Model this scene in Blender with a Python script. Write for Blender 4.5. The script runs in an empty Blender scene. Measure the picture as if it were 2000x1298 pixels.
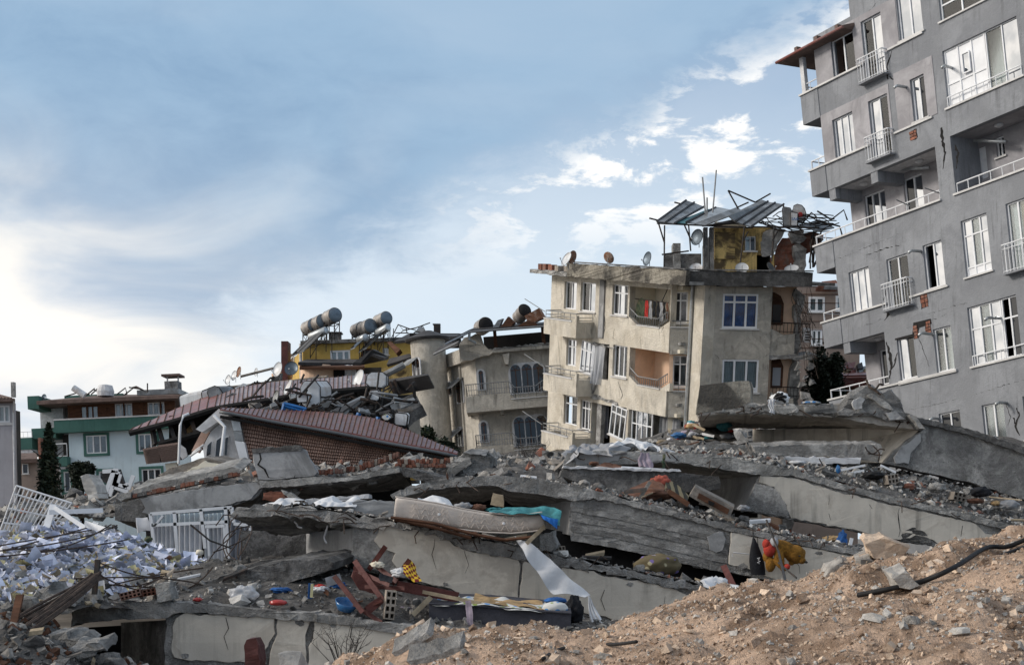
import bpy, bmesh, math, random
from mathutils import Vector, Matrix, noise
from mathutils.geometry import tessellate_polygon
random.seed(7)
R = math.radians
SC = bpy.context.scene
COL = SC.collection
# ------------------------------------------------------------------ camera
F, HX, HY, CZ = 2800.0, 1000.0, 1050.0, 1.7      # focal length in photo pixels, principal column, horizon row, eye height
cam = bpy.data.cameras.new('camera'); camo = bpy.data.objects.new('camera', cam); COL.objects.link(camo)
camo.location = (0, 0, CZ); camo.rotation_euler = (R(90), 0, 0)
cam.sensor_width = 36.0; cam.lens = 36.0 * F / 2000.0
cam.shift_y = (HY - 649.0) / 2000.0
cam.clip_end = 5000.0
SC.camera = camo
# ------------------------------------------------------------------ light
SUN_AZ, SUN_EL = R(-98), R(24)                     # azimuth from +Y (view axis) towards +X, elevation
SUN = Vector((math.sin(SUN_AZ) * math.cos(SUN_EL), math.cos(SUN_AZ) * math.cos(SUN_EL), math.sin(SUN_EL)))
sl = bpy.data.lights.new('sun', 'SUN'); slo = bpy.data.objects.new('sun', sl); COL.objects.link(slo)
sl.energy = 2.1; sl.angle = R(12); sl.color = (1.0, 0.94, 0.86)
slo.rotation_euler = SUN.to_track_quat('Z', 'Y').to_euler()
SC.view_settings.view_transform = 'Standard'; SC.view_settings.look = 'None'
SC.view_settings.gamma = 1.0; SC.view_settings.exposure = 0.0
try: SC.view_settings.use_curve_mapping = False
except Exception: pass

class NT:
    """small node-graph writer"""
    def __init__(s, tree): s.t = tree; s.n = tree.nodes; s.l = tree.links
    def new(s, typ, **kw):
        n = s.n.new(typ)
        for k, v in kw.items(): setattr(n, k, v)
        return n
    def put(s, sock, val):
        if hasattr(val, 'is_linked') or hasattr(val, 'links'): s.l.new(val, sock)
        else:
            if hasattr(sock.default_value, '__len__') and not hasattr(val, '__len__'): val = (val,) * len(sock.default_value)
            if hasattr(sock.default_value, '__len__') and len(sock.default_value) == 4 and len(val) == 3: val = (*val, 1)
            sock.default_value = val
    def math(s, op, a, b=0.0, c=None, clamp=False):
        n = s.new('ShaderNodeMath', operation=op); n.use_clamp = clamp
        s.put(n.inputs[0], a); s.put(n.inputs[1], b)
        if c is not None: s.put(n.inputs[2], c)
        return n.outputs[0]
    def mix(s, fac, a, b, blend='MIX'):
        n = s.new('ShaderNodeMix', data_type='RGBA', blend_type=blend)
        s.put(n.inputs[0], fac); s.put(n.inputs[6], a); s.put(n.inputs[7], b)
        return n.outputs[2]
    def noise(s, vec, scale, detail=5, rough=.6, dist=0.0):
        n = s.new('ShaderNodeTexNoise'); s.put(n.inputs['Vector'], vec)
        n.inputs['Scale'].default_value = scale; n.inputs['Detail'].default_value = detail
        n.inputs['Roughness'].default_value = rough; n.inputs['Distortion'].default_value = dist
        return n.outputs[0]
    def mapr(s, v, a, b, c=0.0, d=1.0, smooth=True):
        n = s.new('ShaderNodeMapRange'); n.interpolation_type = 'SMOOTHSTEP' if smooth else 'LINEAR'
        s.put(n.inputs[0], v); n.inputs[1].default_value = a; n.inputs[2].default_value = b
        n.inputs[3].default_value = c; n.inputs[4].default_value = d
        return n.outputs[0]
    def vscale(s, v, sc):
        n = s.new('ShaderNodeVectorMath', operation='MULTIPLY'); s.put(n.inputs[0], v); n.inputs[1].default_value = sc
        return n.outputs[0]
    def dot(s, v, w):
        n = s.new('ShaderNodeVectorMath', operation='DOT_PRODUCT'); s.put(n.inputs[0], v); n.inputs[1].default_value = w
        return n.outputs['Value']

# ------------------------------------------------------------------ sky
def make_world():
    w = bpy.data.worlds.new('World'); SC.world = w; w.use_nodes = True
    g = NT(w.node_tree); g.n.clear()
    out = g.new('ShaderNodeOutputWorld'); bg = g.new('ShaderNodeBackground')
    sky = g.new('ShaderNodeTexSky'); sky.sky_type = 'NISHITA'; sky.sun_disc = False
    sky.sun_elevation = SUN_EL; sky.sun_rotation = SUN_AZ; sky.air_density = 1.2; sky.dust_density = 1.5
    D = g.new('ShaderNodeTexCoord').outputs['Generated']
    sx = g.new('ShaderNodeSeparateXYZ'); g.put(sx.inputs[0], D); z = sx.outputs[2]
    # cloud sheets are flattened towards the horizon
    zz = g.math('ADD', g.math('MAXIMUM', z, 0.0), 0.30)
    pl = g.new('ShaderNodeVectorMath', operation='DIVIDE'); g.put(pl.inputs[0], D)
    cb = g.new('ShaderNodeCombineXYZ'); g.put(cb.inputs[0], zz); g.put(cb.inputs[1], zz); g.put(cb.inputs[2], zz); g.put(pl.inputs[1], cb.outputs[0])
    q = pl.outputs[0]
    n_big = g.noise(q, 1.1, 4, .5, .3)
    n_mid = g.noise(q, 2.6, 6, .5, .6)
    n_det = g.noise(q, 9.0, 8, .62, .3)
    n_fine = g.noise(g.vscale(q, (1, 1, 2.0)), 16.0, 8, .6, .3)
    # the long edge of the dark cloud sheet: a great circle bent by noise
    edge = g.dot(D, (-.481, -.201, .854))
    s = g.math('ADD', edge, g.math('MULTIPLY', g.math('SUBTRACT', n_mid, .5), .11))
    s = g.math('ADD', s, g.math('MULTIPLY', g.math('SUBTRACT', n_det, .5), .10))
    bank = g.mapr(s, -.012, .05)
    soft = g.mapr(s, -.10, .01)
    low = g.mapr(z, .14, .40, 1.0, 0.0)                  # nearer the horizon the air is paler
    sund = g.dot(D, (-.93, .16, .33))                       # towards the bright part of the cloud over the low sun
    glow = g.math('MULTIPLY', g.mapr(sund, .22, .62), g.mapr(z, .12, .31, 1.0, 0.0))
    glow2 = g.mapr(sund, .70, 1.0)
    clear = g.mix(.45, g.mix(1.0, sky.outputs[0], (.72, .80, .95), 'MULTIPLY'), (3.0, 5.2, 8.3))
    clear = g.mix(g.math('MULTIPLY', low, .92), clear, (7.6, 8.7, 9.7))
    puff = g.math('MULTIPLY', g.mapr(g.math('ADD', n_det, g.math('MULTIPLY', n_fine, .35)), .66, .77), g.mapr(s, -.12, -.03))
    puff = g.math('MULTIPLY', g.math('MULTIPLY', puff, g.mapr(z, .17, .25)), g.math('SUBTRACT', 1.0, bank))
    c = g.mix(g.math('MULTIPLY', puff, .95), clear, (12.0, 11.7, 11.2))
    c = g.mix(g.math('MULTIPLY', g.math('SUBTRACT', soft, bank, clamp=True), .10), c, (10.0, 10.2, 10.4))
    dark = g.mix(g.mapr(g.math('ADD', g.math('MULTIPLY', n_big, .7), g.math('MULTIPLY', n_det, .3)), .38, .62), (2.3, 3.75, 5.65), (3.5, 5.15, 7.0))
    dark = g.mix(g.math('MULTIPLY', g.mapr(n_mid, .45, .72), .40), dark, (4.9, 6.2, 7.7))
    dark = g.mix(g.mapr(s, .22, .55), dark, (6.3, 6.5, 6.9))  # cloud paled behind the camera, added to fill the fronts facing it
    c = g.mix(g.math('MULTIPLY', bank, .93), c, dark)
    wisp = g.mapr(g.math('ADD', n_mid, g.math('MULTIPLY', glow, .34)), .46, .92)
    cream = g.mix(g.mapr(n_mid, .35, .65), (8.4, 8.7, 9.2), (11.2, 10.7, 9.9))
    c = g.mix(g.math('MULTIPLY', g.math('ADD', g.math('MULTIPLY', glow, .70), g.math('MULTIPLY', g.math('MULTIPLY', wisp, g.mapr(z, .13, .31, 1.0, .12)), g.mapr(sund, .18, .5))), .80, clamp=True), c, cream)
    c = g.mix(glow2, c, (17.0, 16.0, 14.6))
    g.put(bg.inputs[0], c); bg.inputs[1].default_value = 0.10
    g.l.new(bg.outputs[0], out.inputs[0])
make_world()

# ------------------------------------------------------------------ geometry of the picture: pixel -> place
def ray(px, py): return Vector(((px - HX) / F, 1.0, (HY - py) / F))
def P(px, py, Y): return ray(px, py) * Y + Vector((0, 0, CZ))
def pts(s): return [tuple(float(a) for a in w.split(',')) for w in s.split()]
def lerp_list(tab, x):
    if x <= tab[0][0]: return tab[0][1]
    for (a, ya), (b, yb) in zip(tab, tab[1:]):
        if x <= b: return ya + (yb - ya) * (x - a) / (b - a)
    return tab[-1][1]

class Frame:
    """a flat face in space: origin O, U along it, V up it, N out of it"""
    def __init__(s, O, U, V):
        s.O = O; s.U = U.normalized(); s.V = (V - s.U * V.dot(s.U)).normalized(); s.N = s.U.cross(s.V)
        if s.N.dot(Vector((0, 0, CZ)) - O) < 0: s.N = -s.N
    def p(s, u, v, d=0.0): return s.O + s.U * u + s.V * v + s.N * d
    def uv(s, px, py, d=0.0):
        r = ray(px, py); c = Vector((0, 0, CZ)); o = s.O + s.N * d
        t = (o - c).dot(s.N) / r.dot(s.N); q = c + r * t - s.O
        return q.dot(s.U), q.dot(s.V)
    def rect(s, cs, d=0.0):
        """cs: corners in photo pixels, two (TL, BR) or four (TL TR BR BL)"""
        q = [s.uv(x, y, d) for x, y in (pts(cs) if isinstance(cs, str) else cs)]
        if len(q) == 2: return (q[0][0], q[1][0], q[1][1], q[0][1])
        return ((q[0][0] + q[3][0]) / 2, (q[1][0] + q[2][0]) / 2, (q[2][1] + q[3][1]) / 2, (q[0][1] + q[1][1]) / 2)
def frame_vp(px, py, Y, vp=None, lean=0.0, slope=None):
    """face through pixel (px,py) at depth Y; vp = vanishing point of its level lines; lean = sideways drift of its uprights per unit up"""
    O = P(px, py, Y)
    if vp is not None:
        d = ray(*vp); U = -d if vp[0] < px else d
        if U.x < 0: U = -U
    else: return Frame(O, Vector((1, 0, slope or 0.0)), Vector((-(slope or 0.0), 0, 1)))
    x, z = (px - HX) / F, (HY - py) / F
    # U.(a,b,1)=0 ; a - x b = lean (1 - z b)
    a11, a12, b1 = U.x, U.y, -U.z
    a21, a22, b2 = 1.0, -x + lean * z, lean
    det = a11 * a22 - a12 * a21
    a = (b1 * a22 - a12 * b2) / det if abs(det) > 1e-6 else 0; b = (a11 * b2 - b1 * a21) / det if abs(det) > 1e-6 else 0
    return Frame(O, U, Vector((a, b, 1)))

# ------------------------------------------------------------------ objects
ORG = {}
def props(o, label=None, cat=None, group=None, kind=None):
    if label: o['label'] = label
    if cat: o['category'] = cat
    if group: o['group'] = group
    if kind: o['kind'] = kind
    return o
def thing(name, label, cat, base, group=None):
    o = bpy.data.objects.new(name, None); COL.objects.link(o); o.location = base; o.empty_display_size = .2
    ORG[o.name] = Vector(base); return props(o, label, cat, group, 'thing')
class MB:
    def __init__(s): s.v = []; s.f = []
    def add(s, vs, fs):
        k = len(s.v); s.v += [Vector(v) for v in vs]; s.f += [tuple(i + k for i in f) for f in fs]; return s
    def quad(s, a, b, c, d): return s.add([a, b, c, d], [(0, 1, 2, 3)])
    def box(s, o, ax, ay, az):
        o = Vector(o); ax = Vector(ax); ay = Vector(ay); az = Vector(az)
        vs = [o, o + ax, o + ax + ay, o + ay, o + az, o + ax + az, o + ax + ay + az, o + ay + az]
        return s.add(vs, [(0, 3, 2, 1), (4, 5, 6, 7), (0, 1, 5, 4), (1, 2, 6, 5), (2, 3, 7, 6), (3, 0, 4, 7)])
    def fbox(s, fr, u0, u1, v0, v1, d0, d1): return s.box(fr.p(u0, v0, d0), fr.U * (u1 - u0), fr.V * (v1 - v0), fr.N * (d1 - d0))
    def prism(s, poly, vec):
        vec = Vector(vec); n = len(poly); poly = [Vector(p) for p in poly]
        tri = tessellate_polygon([poly])
        vs = poly + [p + vec for p in poly]
        fs = [tuple(t) for t in tri] + [tuple(n + i for i in reversed(t)) for t in tri]
        fs += [(i, (i + 1) % n, n + (i + 1) % n, n + i) for i in range(n)]
        return s.add(vs, fs)
    def tube(s, path, r, n=6, r2=None):
        path = [Vector(p) for p in path]; m = len(path)
        if m < 2: return s
        k = len(s.v); up = None
        for i, p in enumerate(path):
            t = (path[min(i + 1, m - 1)] - path[max(i - 1, 0)])
            t = t.normalized() if t.length > 1e-9 else Vector((0, 0, 1))
            a = t.cross(Vector((0, 0, 1)) if abs(t.z) < .9 else Vector((1, 0, 0))).normalized(); b = t.cross(a)
            rr = r if r2 is None else r + (r2 - r) * i / (m - 1)
            for j in range(n):
                an = 2 * math.pi * j / n; s.v.append(p + (a * math.cos(an) + b * math.sin(an)) * rr)
        for i in range(m - 1):
            for j in range(n):
                s.f.append((k + i * n + j, k + i * n + (j + 1) % n, k + (i + 1) * n + (j + 1) % n, k + (i + 1) * n + j))
        s.f.append(tuple(k + j for j in reversed(range(n)))); s.f.append(tuple(k + (m - 1) * n + j for j in range(n)))
        return s
    def lathe(s, c, axis, prof, n=16, cap=True):
        """prof: list of (radius, height along axis)"""
        c = Vector(c); axis = Vector(axis).normalized()
        a = axis.cross(Vector((0, 0, 1)) if abs(axis.z) < .9 else Vector((1, 0, 0))).normalized(); b = axis.cross(a)
        k = len(s.v); m = len(prof)
        for r, h in prof:
            for j in range(n):
                an = 2 * math.pi * (j + .5) / n; s.v.append(c + axis * h + (a * math.cos(an) + b * math.sin(an)) * r)
        for i in range(m - 1):
            for j in range(n):
                s.f.append((k + i * n + j, k + i * n + (j + 1) % n, k + (i + 1) * n + (j + 1) % n, k + (i + 1) * n + j))
        if cap:
            s.f.append(tuple(k + j for j in reversed(range(n)))); s.f.append(tuple(k + (m - 1) * n + j for j in range(n)))
        return s
    def grid(s, fn, nu, nv):
        k = len(s.v)
        for i in range(nu + 1):
            for j in range(nv + 1): s.v.append(Vector(fn(i / nu, j / nv)))
        for i in range(nu):
            for j in range(nv):
                a = k + i * (nv + 1) + j; s.f.append((a, a + nv + 1, a + nv + 2, a + 1))
        return s
    def build(s, name, mat, parent=None, base=None, smooth=False, label=None, cat=None, group=None, kind=None, fix=True):
        if parent is not None: org = ORG[parent.name]
        else:
            if base is None:
                lo = [min(v[i] for v in s.v) for i in range(3)]; hi = [max(v[i] for v in s.v) for i in range(3)]
                base = Vector(((lo[0] + hi[0]) / 2, (lo[1] + hi[1]) / 2, lo[2]))
            org = Vector(base)
        me = bpy.data.meshes.new(name); me.from_pydata([v - org for v in s.v], [], s.f)
        if fix:
            bm = bmesh.new(); bm.from_mesh(me); bmesh.ops.recalc_face_normals(bm, faces=bm.faces); bm.to_mesh(me); bm.free()
        if isinstance(mat, str): mat = MT[mat]
        me.materials.append(mat)
        if smooth:
            for p in me.polygons: p.use_smooth = True
        o = bpy.data.objects.new(name, me); COL.objects.link(o)
        if parent is not None: o.parent = parent
        else: o.location = org
        ORG[o.name] = org
        return props(o, label, cat, group, kind)
def copy_obj(o, name=None, parent=None, loc=None, rot=None, scale=None):
    c = o.copy(); COL.objects.link(c)
    if name: c.name = name
    c.parent = parent
    if loc is not None: c.location = loc
    if rot is not None: c.rotation_euler = rot
    if scale is not None: c.scale = scale
    return c
def jag(poly, step, jit, rnd=random, closed=True):
    """resample an outline (2D or 3D) with an uneven broken edge"""
    poly = [Vector(p) for p in poly]; out = []; n = len(poly)
    for i in range(n if closed else n - 1):
        a, b = poly[i], poly[(i + 1) % n]; L = (b - a).length; k = max(1, int(L / step))
        for j in range(k):
            t = (j + (rnd.uniform(-.3, .3) if j else 0)) / k; q = a.lerp(b, t)
            out.append(q + Vector([rnd.uniform(-jit, jit) for _ in q]))
    if not closed: out.append(poly[-1])
    return out
def fbm(v, s, o=4):
    v = Vector(v) * s; a = 0; k = .5
    for i in range(o): a += noise.noise(v) * k; v = v * 2.03; k *= .5
    return a
# ------------------------------------------------------------------ materials
MT = {}
def mat(name, base, rough=.85, var=.25, scale=1.5, fine=18.0, bump=.25, bdist=.03, streak=0.0, patch=None, pamt=.5, pscale=.8, metallic=0.0, spec=.3, coat=0.0, stretch=None, speck=0.0, rand=0.0, translucent=0.0):
    m = bpy.data.materials.new(name); m.use_nodes = True; g = NT(m.node_tree)
    b = g.n['Principled BSDF']
    co = g.new('ShaderNodeTexCoord').outputs['Object']
    # every thing gets its own patch of the pattern
    oi = g.new('ShaderNodeObjectInfo')
    ad = g.new('ShaderNodeVectorMath', operation='ADD'); g.put(ad.inputs[0], co)
    mu = g.math('MULTIPLY', oi.outputs['Random'], 37.0)
    cbx = g.new('ShaderNodeCombineXYZ'); g.put(cbx.inputs[0], mu); g.put(cbx.inputs[1], mu); g.put(ad.inputs[1], cbx.outputs[0])
    v = ad.outputs[0]
    if stretch: v = g.vscale(v, stretch)
    n1 = g.noise(v, scale, 7, .62, .4); n2 = g.noise(v, fine, 5, .65)
    base = Vector(base)
    lo = tuple(base * (1 - var)); hi = tuple(base * (1 + var))
    c = g.mix(g.mapr(n1, .36, .64), lo, hi)
    c = g.mix(g.math('MULTIPLY', g.mapr(n2, .46, .62), min(.9, var * 1.8)), c, tuple(base * (1 - var * .9)))
    if rand:
        r = g.mapr(oi.outputs['Random'], 0, 1, 1 - rand, 1 + rand, False)
        rc = g.new('ShaderNodeCombineColor'); [g.put(rc.inputs[i], r) for i in range(3)]
        c = g.mix(1.0, c, rc.outputs[0], 'MULTIPLY')
    if patch:
        np_ = g.noise(v, pscale, 8, .7, .8)
        c = g.mix(g.math('MULTIPLY', g.mapr(np_, .47, .60), pamt), c, patch)
    if streak:
        ns = g.noise(g.vscale(v, (6.0, 6.0, .35)), 1.0, 6, .65)
        nm = g.noise(v, .7, 4, .6)
        c = g.mix(g.math('MULTIPLY', g.math('MULTIPLY', g.mapr(ns, .50, .70), g.mapr(nm, .38, .62)), streak), c, tuple(base * .28))
    if speck:
        nk = g.noise(v, 60.0, 3, .6)
        c = g.mix(g.math('MULTIPLY', g.mapr(nk, .60, .66), speck), c, (.5, .48, .45))
    g.put(b.inputs['Base Color'], c)
    g.put(b.inputs['Roughness'], g.mapr(n2, .2, .8, max(.02, rough - .12), min(1, rough + .1), False))
    b.inputs['Metallic'].default_value = metallic
    b.inputs['Specular IOR Level'].default_value = spec
    if coat: b.inputs['Coat Weight'].default_value = coat
    if bump:
        bn = g.new('ShaderNodeBump'); bn.inputs['Strength'].default_value = bump; bn.inputs['Distance'].default_value = bdist
        h = g.math('ADD', g.math('MULTIPLY', n1, .5), n2)
        h = g.math('ADD', h, g.math('MULTIPLY', g.noise(v, fine * 2.6, 4, .7), .7))
        g.put(bn.inputs['Height'], h); g.l.new(bn.outputs[0], b.inputs['Normal'])
    MT[name] = m; return m
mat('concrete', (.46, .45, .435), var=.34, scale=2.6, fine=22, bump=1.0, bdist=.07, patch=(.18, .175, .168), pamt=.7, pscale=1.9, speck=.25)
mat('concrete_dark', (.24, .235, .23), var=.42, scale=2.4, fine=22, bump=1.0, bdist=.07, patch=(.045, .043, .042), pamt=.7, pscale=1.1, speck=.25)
mat('concrete_pale', (.47, .46, .44), var=.32, scale=2.6, fine=22, bump=1.0, bdist=.06, patch=(.12, .118, .115), pamt=.6, pscale=1.3, speck=.2)
mat('soffit', (.50, .465, .42), var=.3, scale=1.2, fine=10, bump=.3, patch=(.28, .26, .235), pamt=.5)
mat('beige_plaster', (.60, .555, .485), var=.10, scale=1.3, fine=22, bump=.3, bdist=.015, streak=.75, patch=(.40, .355, .30), pamt=.6, pscale=1.3)
mat('grey_plaster', (.36, .36, .36), var=.2, scale=1.3, fine=20, bump=.3, bdist=.015, streak=.4, patch=(.15, .15, .15), pamt=.6, pscale=1.0)
mat('stucco_grey', (.255, .265, .284), var=.12, scale=.7, fine=11, bump=.6, bdist=.03, streak=.5, patch=(.205, .214, .232), pamt=.7, pscale=.5)
mat('stucco_mauve', (.36, .35, .365), var=.15, scale=.6, fine=9, bump=.4, bdist=.02, streak=.3, patch=(.25, .24, .255), pamt=.6, pscale=.7)
mat('stucco_beige', (.64, .59, .505), var=.16, scale=.9, fine=10, bump=.9, bdist=.05, streak=.7, patch=(.50, .44, .345), pamt=.5, pscale=.8)
mat('stucco_old', (.50, .465, .405), var=.22, scale=.8, fine=9, bump=.8, bdist=.05, streak=.9, patch=(.34, .31, .265), pamt=.65, pscale=.8)
mat('parapet_black', (.30, .275, .23), var=.3, scale=1.2, fine=8, bump=1.0, bdist=.06, streak=.9, patch=(.055, .05, .045), pamt=.85, pscale=.8)
mat('parapet_grey', (.12, .115, .11), var=.35, scale=1.2, fine=8, bump=1.0, bdist=.06, streak=.5, patch=(.05, .048, .045), pamt=.7, pscale=.7)
mat('peach', (.80, .56, .40), var=.1, scale=.8, bump=.12, streak=.25)
mat('cream', (.72, .66, .54), var=.1, scale=.8, bump=.12, streak=.3)
mat('yellow_wall', (.56, .38, .105), var=.12, scale=.6, fine=10, bump=.3, streak=.3, patch=(.42, .26, .06), pamt=.4, pscale=.5)
mat('yellow_soot', (.60, .43, .17), var=.2, scale=1.0, fine=10, bump=.3, streak=.95, patch=(.07, .05, .035), pamt=.92, pscale=.85)
mat('blue_wall', (.55, .66, .72), var=.07, scale=.3, fine=6, bump=.15, streak=.2)
mat('green_wall', (.055, .135, .115), var=.12, scale=.4, fine=6, bump=.15, streak=.35)
mat('lilac_wall', (.36, .35, .375), var=.08, scale=.4, fine=8, bump=.2, streak=.25)
mat('tan_siding', (.26, .205, .175), var=.12, scale=.8, bump=.2, streak=.2)
mat('wood_brown', (.10, .045, .025), var=.35, scale=1.5, fine=12, bump=.3, stretch=(1, 1, 6))
mat('wood_red', (.105, .035, .03), var=.3, scale=3, fine=20, bump=.25, rough=.6)
mat('wood_pale', (.36, .29, .20), var=.3, scale=3, fine=20, bump=.3)
mat('wood_grey', (.22, .195, .17), var=.35, scale=3, fine=20, bump=.4)
mat('white_pvc', (.74, .75, .77), var=.06, bump=.04, rough=.45, spec=.5, scale=2)
mat('white_dirty', (.60, .60, .61), var=.15, bump=.15, rough=.6, scale=3, streak=.4)
mat('white_marble', (.58, .57, .56), var=.12, bump=.1, rough=.5)
mat('white_enamel', (.62, .64, .66), var=.12, bump=.06, rough=.4, spec=.5, streak=.5, patch=(.32, .20, .12), pamt=.35, pscale=1.0)
mat('rust', (.20, .095, .055), var=.35, scale=4, bump=.3, patch=(.45, .38, .33), pamt=.5, pscale=2.0)
mat('tank_metal', (.36, .34, .32), var=.25, scale=2.5, bump=.15, rough=.45, metallic=.4, patch=(.20, .13, .09), pamt=.35, pscale=1.4)
mat('tank_end', (.13, .165, .20), var=.2, scale=2, bump=.15, rough=.4, metallic=.3)
mat('galvanised', (.42, .44, .45), var=.2, scale=2.5, bump=.1, rough=.42, metallic=.55)
mat('tin', (.30, .315, .325), var=.28, scale=1.3, bump=.2, rough=.5, metallic=.5, patch=(.14, .13, .12), pamt=.6, pscale=1.0, rand=.2)
mat('tin_teal', (.06, .19, .21), var=.25, scale=1.5, bump=.2, rough=.5)
mat('tin_dark', (.045, .042, .043), var=.35, scale=1.5, bump=.2, rough=.6)
mat('roof_red', (.19, .062, .050), var=.2, scale=.9, fine=8, bump=.15, rough=.42, spec=.5, patch=(.20, .15, .15), pamt=.5, pscale=.8)
mat('roof_mauve', (.24, .155, .155), var=.22, scale=.9, fine=8, bump=.15, rough=.45, spec=.5, patch=(.36, .33, .33), pamt=.5, pscale=.5)
mat('tile_brown', (.52, .35, .28), var=.22, scale=1.2, bump=.2, rough=.75, rand=.1, patch=(.15, .10, .09), pamt=.5, pscale=.6)
mat('tile_roof', (.15, .105, .09), var=.25, scale=1.2, bump=.3)
mat('brick_red', (.235, .095, .062), var=.3, scale=4, fine=20, bump=.4, rand=.25, patch=(.2, .17, .15), pamt=.5, pscale=3)
mat('brick_block', (.27, .235, .20), var=.25, scale=4, fine=20, bump=.5, rand=.2)
mat('iron', (.022, .021, .021), var=.3, bump=.1, rough=.6, scale=5, patch=(.07, .035, .02), pamt=.5, pscale=4)
mat('rebar', (.065, .045, .035), var=.4, bump=.3, rough=.8, scale=8)
mat('steel_grey', (.25, .255, .26), var=.15, bump=.05, rough=.4, metallic=.4, scale=4)
mat('gutter', (.085, .095, .105), var=.15, bump=.05, rough=.4, scale=2, spec=.5)
mat('blue_paint', (.02, .13, .36), var=.2, bump=.1, rough=.5, scale=5)
mat('black', (.012, .012, .013), var=.3, bump=.1, rough=.7, scale=4)
mat('void', (.018, .017, .017), var=.3, bump=.0, rough=.95, scale=1)  # near-black that stands in for deep shade in cavities, holes and cracks
mat('room', (.06, .055, .05), var=.3, bump=.0, rough=.95, scale=1)  # lack of light inside the rooms, put into a dark base colour
mat('dirt', (.62, .445, .325), var=.3, scale=2.2, fine=22, bump=1.0, bdist=.06, patch=(.27, .175, .115), pamt=.9, pscale=1.0)
mat('dirt_stone', (.66, .51, .385), var=.3, scale=3, fine=14, bump=.6, rand=.35)
mat('rock', (.33, .31, .285), var=.3, scale=3, fine=14, bump=.7, rand=.4, patch=(.12, .11, .10), pamt=.5, pscale=2.5)
mat('rock_pale', (.50, .48, .45), var=.22, scale=3, fine=14, bump=.6, rand=.3)
mat('rubble', (.15, .14, .13), var=.45, scale=1.8, fine=10, bump=1.0, bdist=.06, patch=(.055, .052, .05), pamt=.7, pscale=1.9)  # bed kept dark so the gaps between chunks look shaded
mat('ground', (.2, .18, .16), var=.35, scale=.3, fine=3, bump=.6)
mat('paper', (.62, .66, .80), var=.16, scale=4, bump=.05, rough=.8, rand=.2)
mat('paper_yellow', (.55, .50, .28), var=.15, scale=4, bump=.05, rough=.8, rand=.2)
mat('mattress', (.56, .50, .45), var=.08, scale=2, fine=30, bump=.25, bdist=.01, rough=.9, patch=(.42, .36, .31), pamt=.4, pscale=2)
mat('cloth_white', (.60, .61, .63), var=.12, scale=3, bump=.2, rough=.9)
mat('cloth_grey', (.30, .305, .32), var=.2, scale=3, bump=.3, rough=.9)
mat('cloth_teal', (.05, .21, .23), var=.35, scale=6, bump=.3, rough=.9, patch=(.02, .13, .16), pamt=.6, pscale=5)
mat('cloth_blue', (.03, .11, .32), var=.3, scale=5, bump=.3, rough=.9)
mat('cloth_navy', (.02, .14, .46), var=.3, scale=3, bump=.2, rough=.9)
mat('cloth_red', (.42, .035, .03), var=.25, scale=5, bump=.3, rough=.9)
mat('cloth_coral', (.34, .085, .06), var=.25, scale=3, bump=.3, rough=.9)
mat('cloth_brown', (.15, .075, .05), var=.3, scale=4, bump=.3, rough=.9)
mat('cloth_lilac', (.30, .25, .30), var=.25, scale=5, bump=.3, rough=.9)
mat('cloth_black', (.015, .016, .02), var=.3, scale=5, bump=.3, rough=.9)
mat('cloth_green', (.045, .075, .045), var=.4, scale=9, bump=.3, rough=.9, patch=(.12, .10, .06), pamt=.7, pscale=9)
mat('cloth_tan', (.40, .27, .14), var=.3, scale=5, bump=.3, rough=.9)
mat('curtain', (.62, .63, .66), var=.08, scale=3, bump=.1, rough=.9)
mat('curtain_grey', (.25, .26, .29), var=.15, scale=3, bump=.1, rough=.9)
mat('curtain_gold', (.52, .36, .16), var=.15, scale=3, bump=.1, rough=.9)
mat('plush', (.27, .13, .02), var=.35, scale=14, fine=60, bump=.9, bdist=.02, rough=1)
mat('plush_red', (.40, .045, .03), var=.2, scale=10, fine=50, bump=.6, bdist=.02, rough=1)
mat('sofa_grey', (.062, .062, .075), var=.15, scale=6, fine=40, bump=.3, rough=.9)
mat('plastic_blue', (.03, .14, .34), var=.1, rough=.3, bump=.02, spec=.5)
mat('plastic_red', (.42, .035, .03), var=.1, rough=.3, bump=.02, spec=.5)
mat('plastic_white', (.66, .67, .68), var=.08, rough=.35, bump=.03, spec=.5)
mat('bark', (.05, .04, .032), var=.3, scale=5, bump=.5)
mat('leaf_dark', (.030, .042, .025), var=.4, scale=1.5, bump=.1, rough=.6, rand=.3)
mat('leaf_green', (.030, .045, .020), var=.45, scale=1.5, bump=.1, rough=.55, rand=.3)
mat('twig', (.05, .042, .038), var=.3, scale=5, bump=.2)
mat('bear_light', (.55, .48, .36), var=.2, scale=8, bump=.3)
def simple(name, fn):
    m = bpy.data.materials.new(name); m.use_nodes = True; g = NT(m.node_tree); fn(g, g.n['Principled BSDF']); MT[name] = m
def _mirror(g, b):          # coated glazing that throws back the sky
    co = g.new('ShaderNodeTexCoord').outputs['Object']
    n = g.noise(co, 1.3, 3, .5)
    g.put(b.inputs['Base Color'], g.mix(g.mapr(n, .35, .65), (.38, .40, .43), (.54, .55, .57)))
    b.inputs['Metallic'].default_value = 1.0; b.inputs['Roughness'].default_value = .05
    bn = g.new('ShaderNodeBump'); bn.inputs['Strength'].default_value = .06; bn.inputs['Distance'].default_value = .1
    g.put(bn.inputs['Height'], n); g.l.new(bn.outputs[0], b.inputs['Normal'])
simple('glass_mirror', _mirror)
def _dark(g, b):
    b.inputs['Base Color'].default_value = (.018, .02, .024, 1); b.inputs['Roughness'].default_value = .06; b.inputs['Specular IOR Level'].default_value = .6
simple('glass_dark', _dark)
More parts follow.
